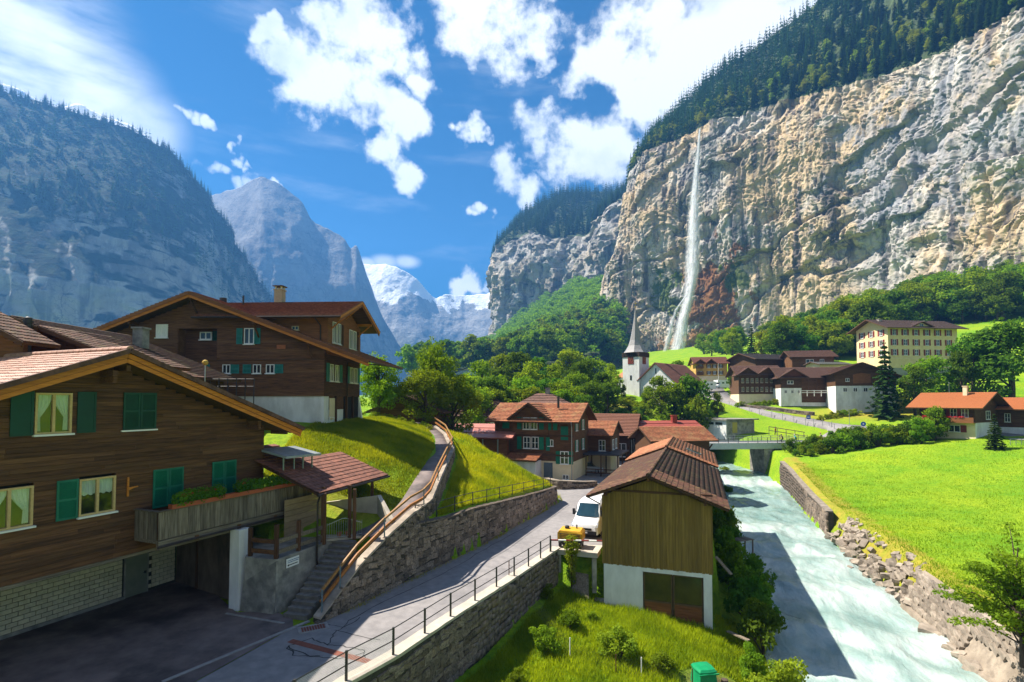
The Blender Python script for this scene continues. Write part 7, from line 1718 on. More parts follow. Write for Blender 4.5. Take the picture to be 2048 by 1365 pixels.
def box_van(name, label, loc, rz, L=5.6, W=2.05, H=2.5, group=None, cat='van', front=True, ducato=True):
    """front at y = 0 facing -y"""
    T_ = thing(name, label, cat, loc, rz, group)
    s = [ring(.02, W * .86, .32, .80, .05, .06), ring(.12, W * .97, .28, 1.0, .06, .06), ring(.45, W, .28, 1.16, .06, .08), ring(.95, W, .28, 1.34, .07, .10), ring(1.25, W, .28, 1.75, .08, .12), ring(1.62, W, .28, 2.22, .1, .14), ring(2.0, W, .28, H * .975, .14, .15), ring(2.6, W, .28, H, .16, .15), ring(L - .15, W, .28, H, .16, .15), ring(L, W * .97, .34, H - .1, .16, .15)]
    loft(s, PAINT_WHITE, 'body', T_)
    # windscreen laid on the sloping nose
    mb = MB(); mb.add([(-.86, .985, 1.40), (.86, .985, 1.40), (.76, 1.64, 2.24), (-.76, 1.64, 2.24), (-.55, .93, 1.40), (.55, .93, 1.40), (.5, 1.585, 2.25), (-.5, 1.585, 2.25)], [(0,4,7,3),(4,5,6,7),(5,1,2,6)]); mb.build('windscreen', SCREEN, T_)
    for sg in (-1, 1):
        mb = MB(); x = sg * (W / 2 + .004); mb.add([(x, 1.2, 1.42), (x - sg * .0, 2.1, 1.42), (x - sg * .09, 2.05, 2.05), (x - sg * .09, 1.62, 2.05)], [(0,1,2,3) if sg > 0 else (3,2,1,0)]); mb.build('side_window', SCREEN, T_)
        mb = MB(); x = sg * .78; mb.add([(x - .2, .075 if abs(x) < .5 else .10, .84), (x + .2, .10, .84), (x + .2, .34, 1.10), (x - .2, .30, 1.10), (x - .2, .04, .86), (x + .2, .06, .86)], [(4,5,2,3)]); mb.build('headlight', CHROME, T_)
        m_ = link('mirror', None, T_); mb = MB(); mb.box(sg * (W/2 + .06) - .09, sg * (W/2 + .06) + .09 + .0, 1.15, 1.28, 1.42, 1.85); mb.bar((sg * (W/2 - .05), 1.25, 1.5), (sg * (W/2 + .05), 1.22, 1.5), .05); mb.build('housing', PLASTIC, m_)
        for y in (.95, L - 1.3): wheel(T_, sg * (W/2 - .14), y, .34, .22)
    mb = MB(); mb.box(-W * .44, W * .44, -.04, .10, .30, .56); mb.build('bumper', PLASTIC, T_)
    mb = MB(); mb.box(-.55, .55, -.005, .06, .60, .76); mb.build('grille', PLASTIC, T_)
    mb = MB(); mb.box(-.26, .26, -.055, -.042, .40, .51); mb.build('number_plate', FRAME_W, T_)
    return T_
box_van('white_van', 'large white van parked nose-out beside the board barn', (5.2, 38.4, 0.0), math.atan2(.942, .335) - math.pi / 2 - .05)
def car(name, label, loc, rz, col, group='parked cars', L=4.2, W=1.76, H=1.45):
    T_ = thing(name, label, 'car', loc, rz, group)
    m = mat('car_' + name + str(round(col[0], 3)), col, tuple(x * .9 for x in col), scale=1, rough=.3, bump=0, var=0, coat=.5)
    s = [ring(0, W * .85, .3, .62, .05, .03), ring(.12, W * .97, .22, .72, .05, .03), ring(.9, W, .22, .86, .06, .05), ring(1.25, W, .22, .92, .06, .05), ring(3.5, W, .22, .95, .06, .05), ring(L - .1, W * .97, .24, .88, .06, .05), ring(L, W * .88, .32, .8, .05, .04)]
    loft(s, m, 'body', T_)
    def cab(y, w, z): return [(-w/2, y, .88), (w/2, y, .88), (w/2 * .82, y + .0, z), (-w/2 * .82, y, z)]
    loft([[( -W*.46, 1.15, .9), (W*.46, 1.15, .9), (W*.45, 1.2, .93), (-W*.45, 1.2, .93)], [(-W*.47, 1.3, .9), (W*.47, 1.3, .9), (W*.40, 1.75, H - .05), (-W*.40, 1.75, H - .05)], [(-W*.47, 3.5, .92), (W*.47, 3.5, .92), (W*.39, 3.1, H - .03), (-W*.39, 3.1, H - .03)], [(-W*.45, 3.9, .92), (W*.45, 3.9, .92), (W*.44, 3.85, .95), (-W*.44, 3.85, .95)]], SCREEN, 'glasshouse', T_, smooth=False)
    mb = MB(); mb.box(-W*.39, W*.39, 1.75, 3.1, H - .055, H); mb.build('roof', m, T_)
    for sg in (-1, 1):
        for y in (.8, 3.35): wheel(T_, sg * (W/2 - .1), y, .31, .2)
        mb = MB(); mb.box(sg * W * .3 - .16, sg * W * .3 + .16, -.015, .05, .55, .68); mb.build('headlight', CHROME, T_)
    return T_
car('silver_car', 'silver car half hidden under the dark carport canopy', (12.6, 72.6, 0), R(70), (.55,.56,.58))
car('pale_blue_car', 'pale blue car parked beyond the dark carport', (14.2, 77.0, 0), R(75), (.35,.42,.5))
car('dark_car', 'dark car standing by the hedge below the timbered farmhouse', tuple(D(1490, 787, 165)), R(80), (.05,.055,.06))
car('grey_car', 'grey car parked beside the yellow hotel', tuple(D(1985, 742, 140)), R(60), (.45,.46,.48)); car('light_car', 'pale car parked at the right of the grey car by the hotel', tuple(D(2015, 741, 140)), R(60), (.6,.6,.6))
def motorhome(label, loc, rz, L, alc):
    T_ = thing('motorhome', label, 'motorhome', loc, rz, 'motorhomes in the upper car park')
    loft([ring(0, 1.9, .4, .95, .05, .05), ring(.5, 2.05, .35, 1.2, .06, .06), ring(.9, 2.1, .35, 1.6 if not alc else 1.45, .08, .1), ring(1.3, 2.2, .35, 2.1, .1, .1)], PAINT_WHITE, 'cab', T_)
    mb = MB(); mb.box(-1.12, 1.12, 1.2, L, .42, 2.9); 
    if alc: mb.box(-1.1, 1.1, .35, 1.2, 2.1, 2.88)
    mb.build('living_body', PAINT_WHITE, T_)
    mb = MB(); mb.add([(-.85, .86, 1.5), (.85, .86, 1.5), (.8, 1.22, 2.05), (-.8, 1.22, 2.05)], [(0,1,2,3)]); mb.build('windscreen', SCREEN, T_)
    for sg in (-1, 1):
        for y in (1.9, 3.4, 4.8):
            if y < L - 1: mb = MB(); mb.box(sg * 1.125 - .012, sg * 1.125 + .012, y, y + .9, 1.7, 2.2); mb.build('window', SCREEN, T_)
        for y in (.8, L - 1.6): wheel(T_, sg * .98, y, .33, .2)
    return T_
motorhome('white motorhome parked nose to the left, foremost in the upper car park', tuple(D(1392, 781, 172) + Vector((0, 0, 0))), R(-72), 7.0, False)
motorhome('second white motorhome parked right behind the foremost one', tuple(D(1430, 778, 174)), R(-75), 6.4, True)
# yellow site compressor on the deck
YM = thing('yellow_compressor', 'yellow wheeled compressor standing on the parking deck by the van', 'machine', (4.05, 36.35, .0), R(-18))
YEL = mat('machine_yellow', (.62,.33,.02), (.52,.27,.018), scale=3, rough=.45, bump=.05, var=0)
loft([[(-.85, -.5, .55), (.85, -.5, .55), (.85, -.5, 1.0), (.7, -.44, 1.15), (-.7, -.44, 1.15), (-.85, -.5, 1.0)], [(-.85, .6, .55), (.85, .6, .55), (.85, .6, 1.05), (.7, .55, 1.22), (-.7, .55, 1.22), (-.85, .6, 1.05)]], YEL, 'cover', YM, smooth=False)
for k in range(4): mb = MB(); mb.box(-.7, .7, -.525, -.505, .62 + k * .1, .66 + k * .1); mb.build('louver', PLASTIC, YM)
mb = MB(); mb.box(-.8, .8, -.46, .56, .28, .55); mb.build('chassis', PLASTIC, YM)
for (x, y) in ((-.68, -.35), (.68, -.35), (-.68, .4), (.68, .4)): wheel(YM, x, y, .26, .16)
mb = MB(); mb.lathe([(.16, 0), (.16, .16), (.1, .2)], 10, (-.3, .1, 1.18)); mb.tube([(.35, .2, 1.2), (.35, .2, 1.45)], .05, 8); mb.build('intake', PLASTIC, YM)
# red and white barrier
BR = thing('barrier_pole', 'red and white striped barrier pole across the parking deck', 'barrier', (2.55, 35.05, .78), math.atan2(-.30, 4.0))
for k in range(8):
    mb = MB(); mb.tube([(k * .5, 0, 0), (k * .5 + .5, 0, 0)], .055, 10); mb.build('red_band' if k % 2 == 0 else 'white_band', RED_P if k % 2 == 0 else FRAME_W, BR)
mb = MB(); mb.box(3.35, 4.05, -.10, -.07, -.09, .09); mb.build('end_plate', FRAME_W, BR)
mb = MB(); mb.bar((.0, .0, -.75), (.0, 0, .06), .1); mb.bar((4.05, .05, -.75), (4.05, .05, .06), .08); mb.build('post', METAL, BR)

# ------------------------------------------------------------------ bridge and river bank works
BG = thing('road_bridge', 'low steel road bridge with slim railings over the river', 'bridge', (36.0, 101.2, 1.0), math.atan2(.09, .995))
mb = MB(); mb.box(-.5, 25.5, 0, 5.2, .35, .55); mb.build('deck', ASPHALT, BG)
PALE_STEEL = mat('pale_bridge_steel', (.42,.47,.47), (.35,.4,.41), scale=2, rough=.5, bump=.05, var=0, metallic=.2)
mb = MB(); mb.box(-.5, 25.5, -.25, -.02, -.45, .72); mb.box(-.5, 25.5, 5.22, 5.45, -.45, .72); mb.build('girder', PALE_STEEL, BG)
mb = MB(); mb.box(-.5, 16, .3, 4.9, -.55, .34); mb.build('underside', CONCRETE, BG)
mb = MB(); mb.box(12.9, 15.0, .0, 5.2, -7.0, -.46); mb.box(15.0, 23, 3.6, 5.2, -6, -.5); mb.box(15.0, 23, .1, .5, -6, -.5); mb.build('abutment', CONCRETE, BG)
mb = MB(); mb.box(-2.5, .8, .0, 5.2, -7.0, -.46); mb.build('near_abutment', CONCRETE, BG)
for sy in (-.13, 5.33):
    rg_ = link('railing', None, BG)
    for k in range(14): mb = MB(); x = -.3 + k * 1.98; mb.box(x - .04, x + .04, sy - .04, sy + .04, .72, 1.75); mb.build('post', METAL, rg_)
    mb = MB()
    for z in (.95, 1.2, 1.45, 1.72): mb.tube([(-.4, sy, z), (25.5, sy, z)], .018 if z < 1.7 else .03, 6)
    mb.build('rail', METAL_G, rg_)
# stones on the right bank
BKO = tag(link('river_bank', None), 'rocky river bank and wall below the meadow', kind='structure')
rb = random.Random(5)
RIV = []
for k in range(5):
    me = STONES[k].copy(); me.materials.clear(); me.materials.append(STONE_R); RIV.append(me)
mb = MB(); ys = np.linspace(22, 39, 40); vs = []; fs = []
for y in ys:
    x = float(RRx(y)); w = 1.55
    vs += [(x - .15, y, -5.6), (x + .05, y, -4.75), (x + .45, y, -4.72), (x + w, y, -2.62), (x + w + .3, y, -2.45), (x + w + .5, y, -5.6)]
for i in range(len(ys) - 1):
    for k in range(5): fs.append((i*6+k, i*6+k+1, (i+1)*6+k+1, (i+1)*6+k))
mb.add(vs, fs); mb.build('bank_wall', mat('bank_masonry', (.36,.30,.235), (.20,.165,.13), scale=2.0, rough=.92, bump=.6, bscale=5, var=0, c3=(.15,.12,.09), c3scale=.5, c3amt=.6, dist=.05), BKO)
for j in range(6):
    y = 24.0
    while y < 38.6:
        w = rb.uniform(.35, .7); x = float(RRx(y)) + .52 + j * .19; z = -4.55 + j * .36
        if y < 31 and j < 3: y += w; continue
        o = link('stone', RIV[rb.randrange(5)], BKO, (x + rb.uniform(-.04, .04), y + w / 2, z), (0, -.5, rb.uniform(-.1, .1) + 1.3)); o.scale = (w * .95, .3, .36); y += w
for k in range(168):
    y = rb.uniform(38.2, 58.5); q = rb.random(); x = float(RRx(y)) + .1 + q * 2.4; z = -4.9 + q * 2.35; s = rb.uniform(.32, .74) * (1.1 - .3 * q)
    o = link('stone', RIV[rb.randrange(5)], BKO, (x, y, z), (rb.uniform(-.5, .5), rb.uniform(-.9, .1), rb.uniform(0, 6))); o.scale = (s * rb.uniform(.8, 1.5), s, s * rb.uniform(.5, .8))
ys = [59.0, 63, 68, 74, 80, 86, 92]
stone_wall('river_wall', 'pale stone river wall under the far end of the meadow', [(float(RRx(y)) + .1, y) for y in ys], [-2.3, -2.1, -1.95, -1.75, -1.55, -1.2, -.6], [-5.3] * 7, -1, .7, .15, size=(.5, 1.1), hgt=(.3, .5), maxparts=120, capmat=STONE_R)
for (u, v, s) in ((1855, 1263, .75), (1880, 1280, .35), (1905, 1300, .6), (1925, 1312, .7), (1958, 1340, .9), (1985, 1352, .7), (1700, 1137, .35), (1735, 1152, .5), (1560, 950, 1.0), (1575, 958, .9)):
    p = G(u, v, -4.95); o = link('boulder', RIV[rb.randrange(5)], None, tuple(p + Vector((0, 0, .05))), (.2, .1, rb.uniform(0, 6))); o.scale = (s * 1.3, s, s * .6)
    lab = {1855: 'lone brown boulder standing in the water off the bank wall', 1880: 'small flat rock next to the lone river boulder', 1905: 'grey rock against the lower bank wall', 1925: 'pale slab rock at the foot of the bank wall', 1958: 'large rock at the lower right water edge', 1985: 'rock half under the branches at the lower right corner',
           1700: 'small dark rock at the water edge below the stone pitching', 1735: 'reddish rock where the stone pitching meets the wall', 1560: 'dark rock under the bridge abutment', 1575: 'second dark rock downstream of the bridge abutment'}[u]
    tag(o, lab, 'rock')
# little timber stand over the water past the barn
PS = thing('timber_landing', 'small grey timber platform by the water past the barn', 'platform', (20.6, 47.5, -3.2), R(20))
for k in range(6): mb = MB(); mb.box(-.9 + k * .3, -.63 + k * .3, -.5, .6, .75, .80); mb.build('plank', WOOD_GREY, PS)
for (x, y) in ((-.8, -.4), (.75, -.4), (-.8, .5), (.75, .5)): mb = MB(); mb.bar((x, y, -1.5), (x, y, .75), .09); mb.build('leg', WOOD_GREY, PS)
mb = MB(); mb.box(0, .9, -.04, .04, 0, .06); 
for k, (x, y, z, a) in enumerate(((13.3, 33.5, -.4, 35), (13.0, 30.8, -3.55, 0))):
    o = link('loose_board', MB().box(-.7, .7, -.12, .12, -.03, .03).mesh('loose_board', WOOD_GREY), None, (x, y, z), (0, R(a), R(-60))); tag(o, ['pale board propped against the river side of the barn', 'grey plank lying by the barn corner'][k], 'board')

# ------------------------------------------------------------------ garden things
BIN = thing('compost_bin', 'green plastic compost bin with domed lid in the garden', 'bin', (9.15, 25.6, gz(9.15, 25.6)), R(10))
GP = mat('bin_green', (.01,.26,.10), (.008,.2,.08), scale=3, rough=.35, bump=.03, var=0)
loft([[(s * a, t * a, z) for (s, t) in ((-1, -1), (0, -1.12), (1, -1), (1.12, 0), (1, 1), (0, 1.12), (-1, 1), (-1.12, 0))] for (a, z) in ((.46, -.05), (.44, .3), (.40, .75), (.39, .8))], GP, 'body', BIN, smooth=False)
loft([[(s * a, t * a, z) for (s, t) in ((-1, -1), (0, -1.12), (1, -1), (1.12, 0), (1, 1), (0, 1.12), (-1, 1), (-1.12, 0))] for (a, z) in ((.43, .80), (.43, .86), (.36, .95), (.1, 1.0))], GP, 'lid', BIN)
for z in (.3, .74): mb = MB(); mb.box(-.50, .50, -.52, -.47, z, z + .06); mb.build('rib', GP, BIN)
sm = MB().lathe([(.2, -.1), (.17, .2), (.16, .5), (.12, .52)], 10).mesh('tree_stump', BARK); o = link('tree_stump', sm, None, (10.1, 25.5, gz(10.1, 25.5))); tag(o, 'short brown stump beside the compost bin', 'stump')
fp = [G(1018, 1250, -2.7), G(1140, 1313, -2.9), G(1232, 1345, -3.1), G(1283, 1352, -3.2), G(1385, 1372, -3.4)]
fp = [(p.x, p.y, gz(p.x, p.y)) for p in fp]
WF = thing('garden_fence', 'low wire mesh fence on thin stakes across the garden', 'fence', fp[0]); o0 = Vector(fp[0])
for i, p in enumerate(fp):
    mb = MB(); mb.tube([Vector(p) - o0 - Vector((0,0,.2)), Vector(p) - o0 + Vector((0,0,.95))], .025, 6); mb.build('stake', FRAME_W if i % 2 else WOOD_DARK_V, WF)
for i in range(len(fp) - 1): wire_panel('wire_mesh', Vector(fp[i]) - o0, Vector(fp[i+1]) - o0, .02, .85, WF, .2, .0045, METAL)
CH2 = thing('garden_chair', 'white plastic chair by the base of the large chalet', 'chair', tuple(D(660, 846, 43.2)), R(60))
CH2.location.z = gz(CH2.location.x, CH2.location.y)
mb = MB(); mb.box(-.25, .25, -.25, .25, .40, .44); mb.build('seat', FRAME_W, CH2); mb = MB(); mb.box(-.25, .25, .21, .25, .44, .85); mb.build('backrest', FRAME_W, CH2)
for (x, y) in ((-.22, -.22), (.22, -.22), (-.22, .22), (.22, .22)): mb = MB(); mb.bar((x, y, 0), (x, y, .4), .045); mb.build('leg', FRAME_W, CH2)
GLP = thing('garden_lamp', 'thin lamp post with a yellow globe behind the chalet roof', 'lamp', tuple(D(409, 790, 35)))
mb = MB(); mb.tube([(0,0,-1.5), (0,0,2.0)], .04, 8); mb.build('pole', METAL_G, GLP); mb = MB(); mb.lathe([(.02, 1.95), (.16, 2.03), (.2, 2.15), (.15, 2.27), (.04, 2.33)], 12); mb.build('globe', mat('amber_globe', (.55,.36,.06), (.45,.28,.05), rough=.3, bump=0, var=0), GLP)
TR = thing('terrace_rail', 'dark metal terrace rail behind the chalet roof', 'railing', tuple(D(420, 785, 36)))
for k in range(6): mb = MB(); mb.bar((k * .6, 0, -1.2), (k * .6, 0, .95), .05); mb.build('post', METAL, TR)
for z in (.4, .9): mb = MB(); mb.tube([(0, 0, z), (3.0, 0, z)], .025, 6); mb.build('rail', METAL, TR)

# ------------------------------------------------------------------ signs, poles, posts
SIGNB = mat('sign_blue', (.02,.10,.36), (.018,.09,.32), rough=.4, bump=0, var=0); SIGNR = mat('sign_red', (.5,.02,.02), (.45,.018,.018), rough=.4, bump=0, var=0)
def sign(name, label, loc, rz, kind, h=2.3, s=.35):
    T_ = thing(name, label, 'sign', loc, rz); mb = MB(); mb.tube([(0,0,-.5), (0,0,h + s)], .035, 8); mb.build('pole', METAL_G, T_)
    def disc(n, r, y, m, nm, a0=0):
        mb = MB(); vs = [(r * math.cos(a0 + 2*math.pi*k/n), y, h + r * math.sin(a0 + 2*math.pi*k/n)) for k in range(n)]; vs += [(x, y - .02, z) for (x, y, z) in vs]
        mb.add(vs, [tuple(reversed(range(n))), tuple(range(n, 2*n))] + [(k, (k+1)%n, n+(k+1)%n, n+k) for k in range(n)]); mb.build(nm, m, T_)
    if kind == 'round': disc(20, s, -.04, SIGNB, 'plate'); mb = MB(); mb.add([(-.12,-.065,h-.15),(.12,-.065,h-.15),(.12,-.065,h+.0),(.2,-.065,h+.0),(0,-.065,h+.22),(-.2,-.065,h+.0),(-.12,-.065,h+.0)], [(0,1,2,6),(3,4,5)]); mb.build('arrow', FRAME_W, T_)
    elif kind == 'square': disc(4, s * 1.3, -.04, SIGNB, 'plate', math.pi / 4); mb = MB(); mb.box(-s*.5, s*.5, -.068, -.062, h - .1, h + .12); mb.build('symbol', FRAME_W, T_)
    elif kind == 'yield': disc(3, s * 1.4, -.04, SIGNR, 'plate', -math.pi / 2); disc(3, s * .95, -.065, FRAME_W, 'field', -math.pi / 2)
    elif kind == 'stop': disc(20, s, -.04, SIGNR, 'plate'); mb = MB(); mb.box(-s*.7, s*.7, -.068, -.062, h - .06, h + .06); mb.build('bar', FRAME_W, T_)
    return T_
p = D(1727, 862, 114); p.z = gz(p.x, p.y); sign('round_sign', 'round blue sign with a white arrow at the road bend', tuple(p), R(-25), 'round', 1.9, .5)
p = D(1617, 842, 128); p.z = gz(p.x, p.y); sign('square_sign', 'square blue sign on the kerb of the upper road', tuple(p), R(-20), 'square', 1.2, .5)
p = G(1228, 938, 0); sign('yield_sign', 'red and white triangular yield sign at the car park exit', tuple(p), 0, 'yield', 2.3, .5)
p = G(1220, 926, 0); sign('no_entry_sign', 'round red no entry sign just behind the yield sign', tuple(p), 0, 'stop', 2.9, .4)
p = G(1226, 900, .2); sign('parking_sign', 'square blue parking sign below the street lamp', (p.x, p.y, 0), 0, 'square', 2.2, .5)
SL_ = thing('street_lamp', 'tall slim street lamp with a flat head over the car park', 'lamp', (17.5, 88, 0)); mb = MB(); mb.tube([(0,0,-.3), (0,0,5.6)], [.08, .05], 8); mb.build('pole', METAL_G, SL_); mb = MB(); mb.box(-.55, .55, -.12, .12, 5.6, 5.72); mb.build('head', METAL_G, SL_)
def pole(name, label, loc, h, r=.07, ball=False):
    T_ = thing(name, label, 'pole', loc); mb = MB(); mb.tube([(0,0,-.6), (0,0,h)], [r, r * .6], 8); mb.build('mast', FRAME_W if ball else METAL_G, T_)
    mb = MB(); mb.lathe([(.02, h), (.14, h + .08), (.14, h + .16), (.02, h + .24)], 8); mb.build('finial', METAL_G, T_)
pole('flagpole', 'white flagpole in front of the yellow chalet', tuple(D(1437, 766, 180)), 6.5, .08, True)
p = D(1898, 772, 122); pole('lamp_mast', 'tall thin mast in the meadow by the hotel', (p.x, p.y, gz(p.x, p.y)), 7.0)
p = D(1699, 852, 122); pole('wooden_pole', 'thin pole on the dry slope above the road', (p.x, p.y, gz(p.x, p.y)), 4.2, .06)
up = np.array(UPPER_ROAD)
GPS = thing('road_posts', 'row of thin grey guard posts along the lower edge of the upper road', 'fence', tuple(up[2]))
for k in range(16):
    t = 2.2 + k * .3; c = np.array([np.interp(t, range(len(up)), up[:, a]) for a in range(3)]); dv = np.array([np.interp(t + .1, range(len(up)), up[:, a]) for a in range(3)]) - c
    n_ = np.array([-dv[1], dv[0]]) / np.hypot(dv[0], dv[1]); q = c[:2] + n_ * 4.0
    mb = MB(); mb.tube([(0,0,-1.0), (0,0,1.2)], .06, 6); mb.build('post', METAL_G, GPS, loc=tuple(np.array([q[0], q[1], c[2]]) - up[2]))
LG = thing('lane_railing', 'short grey railing beside the lane at the orange roof house', 'railing', (78.5, 83.2, 2.9), R(-12))
for k in range(7): mb = MB(); mb.box(k * .75, k * .75 + .06, -.03, .03, -.3, 1.0); mb.build('post', METAL_G, LG)
for z in (.35, .65, .95): mb = MB(); mb.box(0, 4.56, -.02, .02, z, z + .05); mb.build('rail', METAL_G, LG)
for k, (u, v) in enumerate(((1452, 826), (1478, 832))):
    p = D(u, v, 126); T_ = thing('picnic_table', ['brown picnic table on the lawn, nearer the little tree', 'brown picnic table on the lawn, nearer the bunker edge'][k], 'table', (p.x, p.y, gz(p.x, p.y)), R(-20))
    mb = MB(); mb.box(-.9, .9, -.35, .35, .7, .76); mb.build('top', WOOD_REDDISH, T_)
    for s in (-.65, .65): mb = MB(); mb.box(-.9, .9, s - .12, s + .12, .42, .47); mb.build('seat', WOOD_REDDISH, T_)
    for s in (-.7, .7): mb = MB(); mb.bar((s, -.6, -.05), (s, .3, .7), .08); mb.bar((s, .6, -.05), (s, -.3, .7), .08); mb.build('leg', WOOD_BROWN, T_)
WR = thing('wooden_ramp_rail', 'pale timber ramp with rails beside the bunker path', 'railing', (57, 117, 2.6), R(-35))
for z in (.1, .9): mb = MB(); mb.bar((0, 0, z + .6), (7, 0, z - .4), .12, .14); mb.build('rail', WOOD_GREY_H, WR)
for k in range(5): mb = MB(); mb.bar((k * 1.7, 0, -.9 - k * .1), (k * 1.7, 0, 1.5 - k * .24), .12); mb.build('post', WOOD_GREY, WR)

# ------------------------------------------------------------------ cyclists and a walker
SKIN = mat('skin', (.55,.33,.22), (.48,.28,.18), rough=.6, bump=0, var=0)
def body_mesh(name, joints, edges, radii, colour_of, mats):
    me = bpy.data.meshes.new(name); me.from_pydata(joints, edges, []); o = bpy.data.objects.new(name, me); COL.objects.link(o)
    sk = o.modifiers.new('skin', 'SKIN'); ss = o.modifiers.new('sub', 'SUBSURF'); ss.levels = 2; ss.render_levels = 2
    for i, r in enumerate(radii): me.skin_vertices[0].data[i].radius = (r, r); me.skin_vertices[0].data[i].use_root = (i == 0)
    dg = bpy.context.evaluated_depsgraph_get(); ev = o.evaluated_get(dg); m2 = bpy.data.meshes.new_from_object(ev); bpy.data.objects.remove(o); bpy.data.meshes.remove(me)
    m2.materials.clear()
    for m in mats: m2.materials.append(m)
    for p in m2.polygons: p.material_index = colour_of(p.center); p.use_smooth = True
    return m2
def bicycle(label, loc, rz, col):
    T_ = thing('bicycle', label, 'bicycle', loc, rz, 'bicycles on the bridge'); fm = mat('bike_' + str(round(col[0], 2)), col, col, rough=.4, bump=0, var=0)
    for x in (-.52, .52):
        w = link('wheel', None, T_, (x, 0, .34)); mb = MB(); n = 20; mb.tube([(.33 * math.cos(2*math.pi*k/n), 0, .33 * math.sin(2*math.pi*k/n)) for k in range(n + 1)], .022, 6, caps=False); mb.build('tyre', RUBBER, w)
        mb = MB(); 
        for k in range(8): mb.bar((0,0,0), (.32 * math.cos(math.pi*k/4), 0, .32 * math.sin(math.pi*k/4)), .006)
        mb.build('spokes', METAL_G, w)
    mb = MB(); 
    for a, b in (((-.52,0,.34), (-.05,0,.30)), ((-.05,0,.30), (-.2,0,.82)), ((-.2,0,.78), (.36,0,.80)), ((-.05,0,.30), (.36,0,.78)), ((-.52,0,.34), (-.18,0,.76)), ((.36,0,.9), (.52,0,.34))): mb.tube([a, b], .02, 6)
    mb.build('frame', fm, T_)
    mb = MB(); mb.box(-.34, -.08, -.07, .07, .84, .89); mb.build('saddle', RUBBER, T_); mb = MB(); mb.tube([(.36, 0, .88), (.40, 0, 1.0)], .016, 6); mb.tube([(.42, -.26, 1.0), (.38, 0, 1.0), (.42, .26, 1.0)], .014, 6); mb.build('handlebar', RUBBER, T_)
    return T_
def rider(label, loc, rz, shirt, trousers, helmet):
    J = [(-.2,0,.95),(-.12,0,1.15),(-.02,0,1.38),(.04,0,1.50),(.08,0,1.56),(.1,0,1.66),
         (.0,.18,1.40),(.2,.24,1.18),(.40,.25,1.03),(.0,-.18,1.40),(.2,-.24,1.18),(.40,-.25,1.03),
         (-.16,.1,.90),(.14,.12,.76),(.0,.12,.42),(.1,.12,.33),(-.16,-.1,.90),(.18,-.12,.62),(-.08,-.12,.22),(.04,-.12,.16)]
    E = [(0,1),(1,2),(2,3),(3,4),(4,5),(2,6),(6,7),(7,8),(2,9),(9,10),(10,11),(0,12),(12,13),(13,14),(14,15),(0,16),(16,17),(17,18),(18,19)]
    Rr = [.15,.14,.16,.07,.06,.1,.07,.045,.04,.07,.045,.04,.1,.075,.05,.045,.1,.075,.05,.045]
    def co(c): return 0 if (c.z > .98 and c.z < 1.47 and c.x < .15) else (1 if c.z < .98 and c.x < .3 else 2)
    me = body_mesh('person', J, E, Rr, co, [mat('shirt_' + str(round(shirt[1], 3)), shirt, shirt, bump=.1, var=0), mat('cloth_dark', (.03,.03,.04), (.025,.025,.03), bump=.1, var=0), SKIN])
    T_ = link('person', me, None, loc, (0, 0, rz)); tag(T_, label, 'person', 'cyclists on the bridge')
    mb = MB(); mb.lathe([(.105, 1.66), (.125, 1.70), (.12, 1.76), (.08, 1.81), (.02, 1.83)], 10, (.1, 0, 0)); mb.build('helmet', mat('helmet_' + str(round(helmet[0], 2)), helmet, helmet, rough=.4, bump=0, var=0), T_)
    return T_
for (u, lab, sh, he, rz, lane) in ((1562, 'leaning forward in a black jersey', (.03,.03,.035), (.05,.05,.05), R(175), .7), (1588, 'in a bright turquoise jersey', (.02,.42,.40), (.6,.6,.6), R(178), .9), (1640, 'in dark blue at the right end of the bridge', (.05,.07,.16), (.5,.1,.1), R(150), 1.2)):
    Y = 101.6 + lane; X = (u - 1024) / 1052 * Y; Z = 1.57
    if u == 1640: Y = 104; X = (u - 1024) / 1052 * Y; Z = 1.75
    bicycle('bicycle under the cyclist ' + lab, (X, Y, Z), rz, (.5, .5, .52) if u != 1588 else (.05, .3, .3)); rider('cyclist ' + lab, (X, Y, Z), rz, sh, (.03,.03,.04), he)
J = [(0,0,.95),(0,0,1.15),(0,0,1.40),(0,0,1.52),(0,.01,1.58),(0,.02,1.68),(.19,0,1.40),(.24,.02,1.12),(.25,-.05,.88),(-.19,0,1.40),(-.25,.0,1.12),(-.24,-.08,.88),(.1,0,.9),(.11,-.06,.5),(.11,.02,.06),(.11,-.1,.04),(-.1,0,.9),(-.11,.05,.5),(-.11,.16,.06),(-.11,.05,.04)]
E_ = [(0,1),(1,2),(2,3),(3,4),(4,5),(2,6),(6,7),(7,8),(2,9),(9,10),(10,11),(0,12),(12,13),(13,14),(14,15),(0,16),(16,17),(17,18),(18,19)]
Rr = [.15,.14,.17,.07,.06,.1,.07,.05,.04,.07,.05,.04,.1,.075,.055,.045,.1,.075,.055,.045]
me = body_mesh('person', J, E_, Rr, lambda c: 0 if .93 < c.z < 1.47 else (1 if c.z < .93 and abs(c.x) < .19 else 2), [mat('orange_shirt', (.35,.12,.04), (.3,.1,.03), bump=.1, var=0), mat('cloth_dark', (.03,.03,.04)), SKIN])
p = D(1551, 862, 118); o = link('person', me, None, (p.x, p.y, gz(p.x, p.y)), (0, 0, R(30))); tag(o, 'walker in a rust coloured top standing on the lawn by the ramp', 'person')
mb = MB(); mb.lathe([(.1, 1.66), (.125, 1.70), (.12, 1.78), (.06, 1.83)], 10, (0, .02, 0)); mb.build('hair', mat('brown_hair', (.05,.03,.02), (.04,.025,.015), bump=.2, var=0), o)
